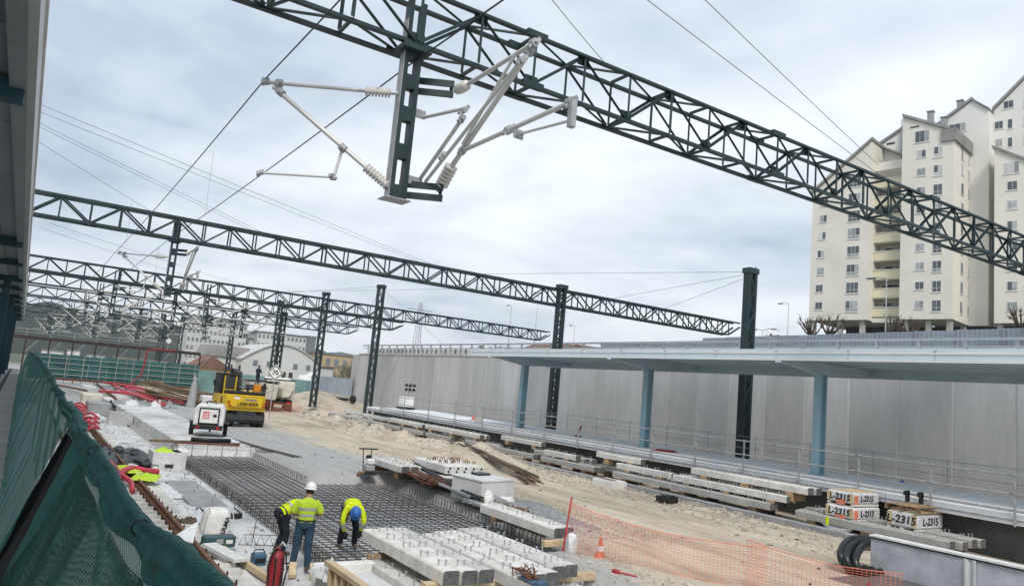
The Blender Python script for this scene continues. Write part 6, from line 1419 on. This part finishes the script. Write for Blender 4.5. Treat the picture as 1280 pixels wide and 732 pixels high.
# --- plate compactor by the mesh
pc = T('plate_compactor', 'small upright plate compactor with engine beside the mesh', 'compactor', (11.6, 26.9, .5))
MB().box(11.3, 11.85, 26.6, 27.2, .5, .56).build('base_plate', 'machine_black', pc, bevel=.02); MB().box(11.42, 11.78, 26.7, 27.1, .6, .86).build('engine', 'galv_dull', pc, bevel=.05); MB().box(11.45, 11.75, 26.68, 26.98, .86, 1.08).build('fuel_tank', 'machine_white', pc, bevel=.05)
for k in range(2): MB().chain([(11.45 + .28 * k, 27.1, .6), (11.42 + .3 * k, 27.15, 1.1), (11.36 + .36 * k, 27.1, 1.42)], .02, 6).build('handle_bar', 'dark_iron', pc)
bar('grip', (11.2, 27.1, 1.42), (11.95, 27.1, 1.42), .05, .05, 'dark_iron', pc); MB().box(11.5, 11.7, 26.95, 27.1, 1.0, 1.2).build('filter', 'machine_black', pc, bevel=.03)
tag(MB().tube((11.0, 26.5, .52), (11.25, 26.6, .58), .07, 8).build('dirty_lump', 'timber_dark'), 'short dark block lying left of the plate compactor', 'block')
# --- light tower on the far platform
lt = T('light_tower', 'mobile light tower with round black lamps on the far platform', 'light tower', (27.1, 56.8, 1.9))
MB().box(26.6, 27.6, 56.3, 57.2, 2.1, 2.95).build('generator', 'machine_white', lt, bevel=.04); MB().box(26.5, 27.7, 56.2, 57.3, 1.95, 2.1).build('trailer', 'machine_black', lt); bar('mast', (27.2, 56.7, 2.9), (27.2, 56.7, 4.0), .08, .08, 'galv_dull', lt)
for i in range(3):
    for k in range(2): MB().tube((26.85 + .35 * i, 56.55, 3.55 + .35 * k), (26.85 + .35 * i, 56.4, 3.55 + .35 * k), .12, 12).build('lamp', 'machine_black', lt)
tag(MB().lathe([(0, .3), (.12, .42), (.3, .42), (.42, .3)], (29.5, 75, 1.9), (29.9, 75.2, 1.9), 18).build('cable_drum', 'black_rubber'), 'black cable drum lying by the end of the retaining wall', 'drum')
tag(MB().chain([(22, 92, 1.6), (26, 88, 1.55), (29, 80, 1.75), (29.5, 76, 1.8)], .14, 8).build('black_pipe', 'black_rubber', smooth=True), 'long black pipe lying on the sand bank at the far wall', 'pipe')
# --- man standing high near the truck
mn = worker('dark-clothed man standing up beside the far truck', (17.3, 66.2, 2.72), R(-60), stand, 'navy', 'navy', 'helmet_white', True, False); 
for o_ in [o_ for o_ in mn.children if o_.name.startswith('helmet') or o_.name.startswith('reflective')]:
    for g_ in list(o_.children): bpy.data.objects.remove(g_)
    bpy.data.objects.remove(o_)
tl = T('truck_load_deck', 'dark machine deck under the standing man', 'machine', (17.3, 66.3, .5)); MB().box(16.6, 18.0, 65.6, 67.2, 1.3, 2.75).build('deck', 'machine_grey', tl, bevel=.05); MB().box(16.5, 18.1, 65.5, 67.3, 2.5, 2.6).build('deck_rail', 'machine_black', tl)
for s in (16.5, 18.1): wheel(tl, (s, 66.4, 1.05), (1, 0, 0), .55, .3)
# ================================================================ FAR BACKGROUND
# green hoarding across the far end
hb = T('green_hoarding', 'dark green mesh hoarding with scaffold rails across the far end of the site', 'hoarding', (10, 101, .5))
x = .8
while x < 19: MB().box(x, min(19, x + 1.97), 101, 101.06, 1.1, 3.75 + .012 * x).build('mesh_panel', 'hoarding', hb); x += 2.0
for z in (1.5, 2.1, 2.75, 3.35):
    bar('scaffold_rail', (.8, 100.85, z), (19, 100.85, z + .1), .06, .06, 'galv_dull', hb)
for x in np.arange(1, 19.2, 1.75): bar('scaffold_post', (x, 100.87, .6), (x, 100.87, 3.9), .07, .07, 'galv_dull', hb)
hp = T('pale_hoarding', 'pale green hoarding right of the dark one, behind the excavator', 'hoarding', (27, 104, .5))
x = 19.1
while x < 37: MB().box(x, x + 2.36, 103, 103.06, .6, 3.55 - .01 * x).build('mesh_panel', 'hoarding_pale', hp); x += 2.4
bar('bottom_beam', (.8, 100.6, .98), (19, 100.6, 1.05), .25, .22, 'rust', hb)
for x in np.arange(1, 19.2, 2.2): bar('prop', (x, 100.7, .4), (x, 100.7, 1.0), .12, .12, ['galv_dull', 'ochre_form'][int(x) % 5 == 0], hb)
# footbridge / platform roof far left
fb = T('footbridge', 'dark brown footbridge with braced posts behind the green hoarding', 'footbridge', (10, 112, .5))
MB().box(-6, 21, 112, 114, 5.35, 5.75).build('deck_beam', 'brown_beam', fb); bar('handrail', (-6, 111.9, 6.6), (21, 111.9, 6.6), .06, .06, 'galv_dull', fb); bar('handrail', (-6, 111.9, 6.2), (21, 111.9, 6.2), .05, .05, 'galv_dull', fb)
for x in np.arange(-5, 21.1, 2.6):
    bar('post', (x, 112, .5), (x, 112, 5.35), .18, .18, 'brown_beam', fb); bar('rail_post', (x, 111.9, 5.7), (x, 111.9, 6.62), .05, .05, 'galv_dull', fb); bar('brace', (x, 112, 3.6), (x + 1.3, 112, 5.35), .08, .08, 'galv_dull', fb)
for i, (x, w, z0, h, m, lab) in enumerate(((2.2, 2.6, .5, 3.6, 'white_plastic', 'white van body behind the far hoarding, leftmost'), (5.2, 1.5, .5, 3.9, 'machine_white', 'white container end behind the far hoarding'), (7.6, 2.2, .5, 3.5, 'sign_white', 'white vehicle behind the far hoarding, right of the container'), (11, 3.6, .5, 3.5, 'amber', 'yellowish stack behind the far hoarding'), (15, 2.8, .5, 3.4, 'timber_dark', 'brown stack behind the far hoarding'))):
    t = T('site_container', lab, 'container', (x, 118, z0)); MB().box(x, x + w, 118, 121, z0, z0 + h).build('body', m if m != 'amber' else 'tan_wall', t, bevel=.15); MB().box(x + .2, x + w - .2, 117.97, 118, z0 + h * .62, z0 + h * .85).build('window', 'curtain' if i % 2 else 'tool_blue', t); MB().box(x - .05, x + w + .05, 117.95, 121.05, z0 + h, z0 + h + .12).build('roof_rim', 'galv_dull', t)
# far rails on white timbers left
for i, (x, y, yaw, lab) in enumerate(((6.7, 63, -.035, 'left far rail rising behind the pale slab'), (8.9, 64, -.02, 'middle far rail rising behind the pale slab'), (10.2, 66, -.02, 'right far rail rising behind the pale slab'), (5.6, 80, .22, 'rusty far rail slanting left at the end of the track'))): rail('rusty ' + lab, x, y, y + (42 if i < 3 else 16), .62, yaw)
for i in range(4): tag(MB().box(6.2 + 1.45 * (i % 3), 7.4 + 1.45 * (i % 3), 66 + 9 * i, 73 + 9 * i, .45, .60).build('white_board', 'concrete_pale'), '%s pale board between the far rails, counted from the near end' % nth[i], 'board', 'pale boards between the far rails')
for i in range(5): cloth('white_heap', '%s heap of rags from the left at the far slab edge' % nth[i], (6.6 + .9 * i, 63.4, .5), 1.0, 1.6, .55, 'tarp_white' if i % 2 else 'concrete_grey', 60 + i, 'rags')
wp = T('wrapped_post', 'post wrapped in pale plastic film at the far slab corner', 'post', (12.2, 66, .5)); MB().lathe([(0, .40), (.3, .36), (1.0, .30), (1.7, .25), (2.0, .2), (2.1, .12), (2.25, .16), (2.4, .14), (2.5, .05)], (12.2, 66, .5), (12.25, 66, 3), 12).build('film_wrap', 'concrete_grey', wp, smooth=False); bar('post', (12.2, 66, .5), (12.2, 66, 3.2), .1, .1, 'galv_dull', wp)
tag(MB().box(13.0, 14.9, 66, 67.4, .5, 1.55, c=.15).build('wrapped_crate', 'film', bevel=.1), 'film-wrapped crate right of the wrapped post', 'crate')
bundle('plank_heap', 'heap of brown planks left of the excavator', (10.5, 74, 1.0), (13.5, 66, .6), 40, .9, 'timber_dark', .06, 9, 'planks'); bundle('plank_heap', 'heap of grey and brown planks behind the excavator cab', (12.0, 90, 1.4), (15.5, 76, .8), 40, 1.1, 'timber_dark', .06, 10, 'planks')
tag(MB().box(4.2, 5.6, 57, 60, .06, .9, c=.2).build('material_crate', 'concrete_grey', bevel=.05), 'grey crate heaped beside the red hoses', 'crate'); tag(MB().box(4.0, 5.3, 60.5, 63, .06, 1.3, c=.1).build('cream_crate', 'truck_cream', bevel=.05), 'cream crate at the far end of the rail', 'crate'); cloth('dark_heap', 'dark tarpaulin heap behind the cream crate', (5.7, 61.8, .3), 1.2, 1.6, .7, 'machine_black', 71, 'tarpaulin')
# white apartment slab block far away
def block(name, label, x0, x1, y, d, z0, z1, floors, cols, wall, winm, skew=0, winw=.55):
    t = T(name, label, 'building', ((x0 + x1) / 2, y, z0)); MB().box(x0, x1, y, y + d, z0, z1).build('wall', wall, t); MB().box(x0 - .3, x1 + .3, y - .3, y + d, z1, z1 + .5).build('roof', 'far_grey', t)
    fh = (z1 - z0) / floors; cw_ = (x1 - x0) / cols; rnd = random.Random(int(x0))
    me = None
    for f_ in range(floors):
        for c_ in range(cols):
            if rnd.random() < .1: continue
            cx_ = x0 + (c_ + .5) * cw_; w_ = cw_ * winw * .5; zz_ = z0 + f_ * fh + fh * .35
            link('window', me, t, Matrix.Translation((cx_, y, zz_))) if me else None
            if me is None:
                me = MB().box(-w_, w_, -.06, .1, 0, fh * .42).mesh('window', winm); link('window', me, t, Matrix.Translation((cx_, y, zz_)))
    return t
block('slab_block', 'long white apartment block far behind the gantries, left half', 42, 60, 250, 14, 0, 18.2, 7, 14, 'far_white', 'far_grey'); block('slab_block', 'white apartment block far behind the arched hall, right half', 64, 80.5, 252, 14, 0, 16.6, 6, 12, 'far_white', 'far_grey'); block('slab_block', 'lower white apartment wing between the two far blocks', 60.1, 63.9, 256, 10, 0, 14, 5, 3, 'far_white', 'far_grey')
t = T('grey_gable', 'grey end wall of the far white apartment block', 'building', (82, 254, 0)); MB().box(80.6, 84, 252.5, 266, 0, 17).build('wall', 'far_grey', t); MB().box(80.5, 84.2, 252.3, 266, 17, 17.4).build('roof', 'roof_grey', t)
# arched hall
ah = T('arched_hall', 'white arched hall behind the dump truck', 'building', (49, 170, 0)); poly = [(40.5, 0), (58.3, 0)] + [(58.3 - 17.8 * i / 12, 6.3 + 4.0 * math.sin(math.pi * i / 12)) for i in range(13)]
MB().prism(poly, 170, 195, ax='y').build('front_wall', 'far_white', ah)
po = [(58.6 - 18.4 * i / 12, 6.35 + 4.15 * math.sin(math.pi * i / 12)) for i in range(13)]; MB().prism(po + [(a, b_ - .25) for a, b_ in reversed(po)], 169.6, 195, ax='y').build('roof', 'shutter', ah)
for x in (43, 46, 52, 55): MB().box(x, x + 1, 169.9, 170, 5.0, 6.2).build('window', 'far_grey', ah)
for x in (49.6, 51.2): MB().box(x, x + .9, 169.9, 170, 3.0, 4.2).build('window', 'void', ah)
t = T('grey_roof_shed', 'shed with a dull brown grey roof left of the arched hall', 'building', (37, 175, 0)); MB().box(34, 40.5, 175, 185, 0, 6.4).build('wall', 'far_white', t); MB().prism([(33.5, 6.4), (43.5, 6.4), (43, 8.8), (34.5, 8.8)], 174.5, 186, ax='y').build('roof', 'roof_grey', t); MB().box(36, 37.5, 174.9, 175, 3.5, 5).build('window', 'far_grey', t)
t = T('brown_gable_house', 'low house with a brown gable roof behind the hoarding', 'building', (32.5, 160, 0)); MB().box(29.2, 36.2, 160, 170, 0, 3.6).build('wall', 'tan_wall', t); MB().prism([(28.8, 3.6), (36.6, 3.6), (32.3, 6.1)], 159.5, 170, ax='y').build('roof', 'tile_red', t)
tb_ = block('tan_building', 'tan building with tall dark windows left of the retaining wall', 77, 91, 230, 14, 0, 11, 2, 5, 'tan_wall', 'far_grey', winw=.5)
t = T('white_shed', 'small white shed in front of the tan building', 'building', (76, 200, 0)); MB().box(66.5, 72.5, 200, 206, 0, 6.4).build('wall', 'far_white', t); MB().box(66.2, 72.8, 199.6, 206, 6.4, 6.8).build('roof', 'tile_red', t); MB().box(72.5, 75.5, 200.2, 206, 0, 4).build('door', 'far_grey', t)
bag('white_dome', 'white tarpaulin heap at the foot of the far hoarding, right of the truck', (35.5, 107, 2.3), 1.6, 1.2, 1.9, 'white_plastic', 3, cat='tarpaulin')
# wooded hills
def hill(name, label, x0, x1, y, prof, depth, seed, m='hill_green', tree=7):
    mb = MB(); n = 90; k = 14
    def f(u, v):
        x = x0 + (x1 - x0) * u; h = float(np.interp(x, [p[0] for p in prof], [p[1] for p in prof]))
        hh = h * math.sin(math.pi / 2 * min(1, v * 1.0)) ** .8; jag = (tree * nz(x, seed, .045) + tree * .5 * nz(x, v * 20, .16, seed)) * (v > .02)
        return (x, y + depth * v + 10 * nz(x, v, .01), max(-3, hh + jag * min(1, v * 2)))
    return tag(mb.sheet(f, 240, 26).build(name, m, smooth=False), label, kind='structure')
hill('wooded_hill', 'dark wooded hill behind the gantries on the left', -400, 330, 620, [(-400, 50), (-150, 52), (-5, 42), (25, 47), (50, 41), (85, 45), (130, 36), (180, 28), (240, 20), (330, 5)], 160, 1, tree=5)
hill('far_ridge', 'hazy bluish ridge right of the far apartment block', 150, 1400, 1500, [(150, 40), (380, 70), (500, 84), (560, 76), (610, 63), (650, 66), (700, 55), (760, 60), (900, 40), (1400, 10)], 300, 5, tree=9)
# trees
def leafy(name, label, p, rx, rz, n, seed, leafm='leaf', trunk=1.2, group='far leafy trees'):
    rnd = random.Random(seed); t = T(name, label, 'tree', p, group=group); p = Vector(p)
    MB().chain([p, p + Vector((.1, 0, trunk)), p + Vector((0, 0, trunk + rz))], [.25, .2, .08], 7).build('trunk', 'bark', t, smooth=True)
    for i in range(6):
        pass
    J = MB(); cl = [(Vector((rnd.gauss(0, .45) * rx, rnd.gauss(0, .45) * rx, trunk + rz + rnd.uniform(-.75, .85) * rz)), rnd.uniform(.3, .55) * rx) for _ in range(16)]
    for i in range(n):
        c_, r_ = rnd.choice(cl); d_ = Vector((rnd.gauss(0, 1), rnd.gauss(0, 1), rnd.gauss(0, 1))).normalized() * r_ * rnd.uniform(.55, 1); q = p + c_ + d_; s = rnd.uniform(.12, .26)
        a = Vector((rnd.gauss(0, 1), rnd.gauss(0, 1), rnd.gauss(0, .6))).normalized(); b_ = a.orthogonal().normalized(); J.add([q - a * s, q + b_ * s * .5, q + a * s, q - b_ * s * .5], [(0, 1, 2, 3)])
    J.build('crown', leafm, t)
leafy('leafy_tree', 'olive tree in front of the tan building', (70, 185, 1), 3.6, 2.4, 1800, 1, 'leaf_olive'); leafy('leafy_tree', 'small green tree above the upper guardrail left of the second post', (66, 105, 6.9), 2.2, 2.0, 1500, 2, trunk=1.0)
leafy('leafy_tree', 'low dark bush behind the noise barrier left of the tall post', (60, 46, 8.0), 2.2, 1.0, 700, 5, 'bark', trunk=1.4)
for i, (x, y, h) in enumerate(((57, 105, 3.2), (61, 105, 3.0), (70, 98, 3.4))):
    rnd = random.Random(i); t = T('bare_tree', '%s bare brown tree above the upper guardrail from the left' % nth[i], 'tree', (x, y, 6.9), group='bare brown trees above the guardrail'); MB().chain([(x, y, 6.9), (x, y, 8.6)], [.2, .14], 6).build('trunk', 'bark', t); J = MB()
    for k in range(60):
        a = rnd.uniform(0, 6.3); r_ = rnd.uniform(.6, 2.3); J.chain([(x, y, 8.4), (x + math.cos(a) * r_ * .5, y + math.sin(a) * r_ * .5, 8.9 + rnd.uniform(0, .6)), (x + math.cos(a) * r_, y + math.sin(a) * r_, 9.2 + rnd.uniform(-.2, 1.0))], [.05, .04, .02], 4)
    J.build('twigs', 'bark', t)
t = T('tiled_house', 'reddish tiled roof house above the upper guardrail', 'building', (82, 100, 6.9)); MB().box(74, 92, 100, 112, 6.9, 11.0).build('wall', 'render_white', t); MB().prism([(73, 11.0), (93, 11.0), (88, 13.2), (78, 13.2)], 99.5, 113, ax='y').build('roof', 'tile_red', t)
# power pylon behind the wall end
pyl = T('power_pylon', 'slim grey lattice pylon above the left end of the retaining wall', 'pylon', (92, 190, 4)); J = MB()
for sx_ in (-1, 1):
    for sy_ in (-1, 1): J.bar((92 + sx_ * 1.2, 190 + sy_ * 1.2, 4), (92 + sx_ * .3, 190 + sy_ * .3, 27), .12, .12)
for i in range(14):
    z = 5 + i * 1.5; w_ = 1.2 - .9 * (z - 4) / 23; J.bar((92 - w_, 189, z), (92 + w_, 189, z + 1.5), .07, .07); J.bar((92 + w_, 189, z), (92 - w_, 189, z + 1.5), .07, .07)
J.build('tower', 'galv_dull', pyl)
for z in (22, 25): bar('cross_arm', (88, 190, z), (96, 190, z), .25, .25, 'galv_dull', pyl)
# white round signals on the far gantries
for i, (x, y, z, s) in enumerate(((16.6, 112, 6.9, .42),)):
    t = T('white_diamond_sign', 'small white diamond sign on the far footbridge', 'sign', (x, y, z)); MB().add([(x + s * a, yy, z + s * b_) for yy in (111.7, 111.75) for a, b_ in ((0, -1), (1, 0), (0, 1), (-1, 0))], [(0, 1, 2, 3), (7, 6, 5, 4), (0, 4, 5, 1), (1, 5, 6, 2), (2, 6, 7, 3), (3, 7, 4, 0)]).build('plate', 'sign_white', t); bar('post', (x, 111.8, 5.7), (x, 111.8, 7), .06, .06, 'galv_dull', t)

# ---------------------------------------------------------------- haze
hz = MB().box(-520, 1520, -170, 1880, -6, 150); ho = hz.build('haze', 'void'); ho.data.materials.clear()
m = bpy.data.materials.new('haze'); m.use_nodes = True; t = m.node_tree; t.nodes.clear(); out = t.nodes.new('ShaderNodeOutputMaterial'); pv = t.nodes.new('ShaderNodeVolumePrincipled')
pv.inputs['Color'].default_value = (.96, .98, 1, 1); pv.inputs['Density'].default_value = .00026; pv.inputs['Anisotropy'].default_value = .2; t.links.new(pv.outputs[0], out.inputs['Volume'])
ho.data.materials.append(m); tag(ho, 'thin pale haze over the site', kind='stuff')
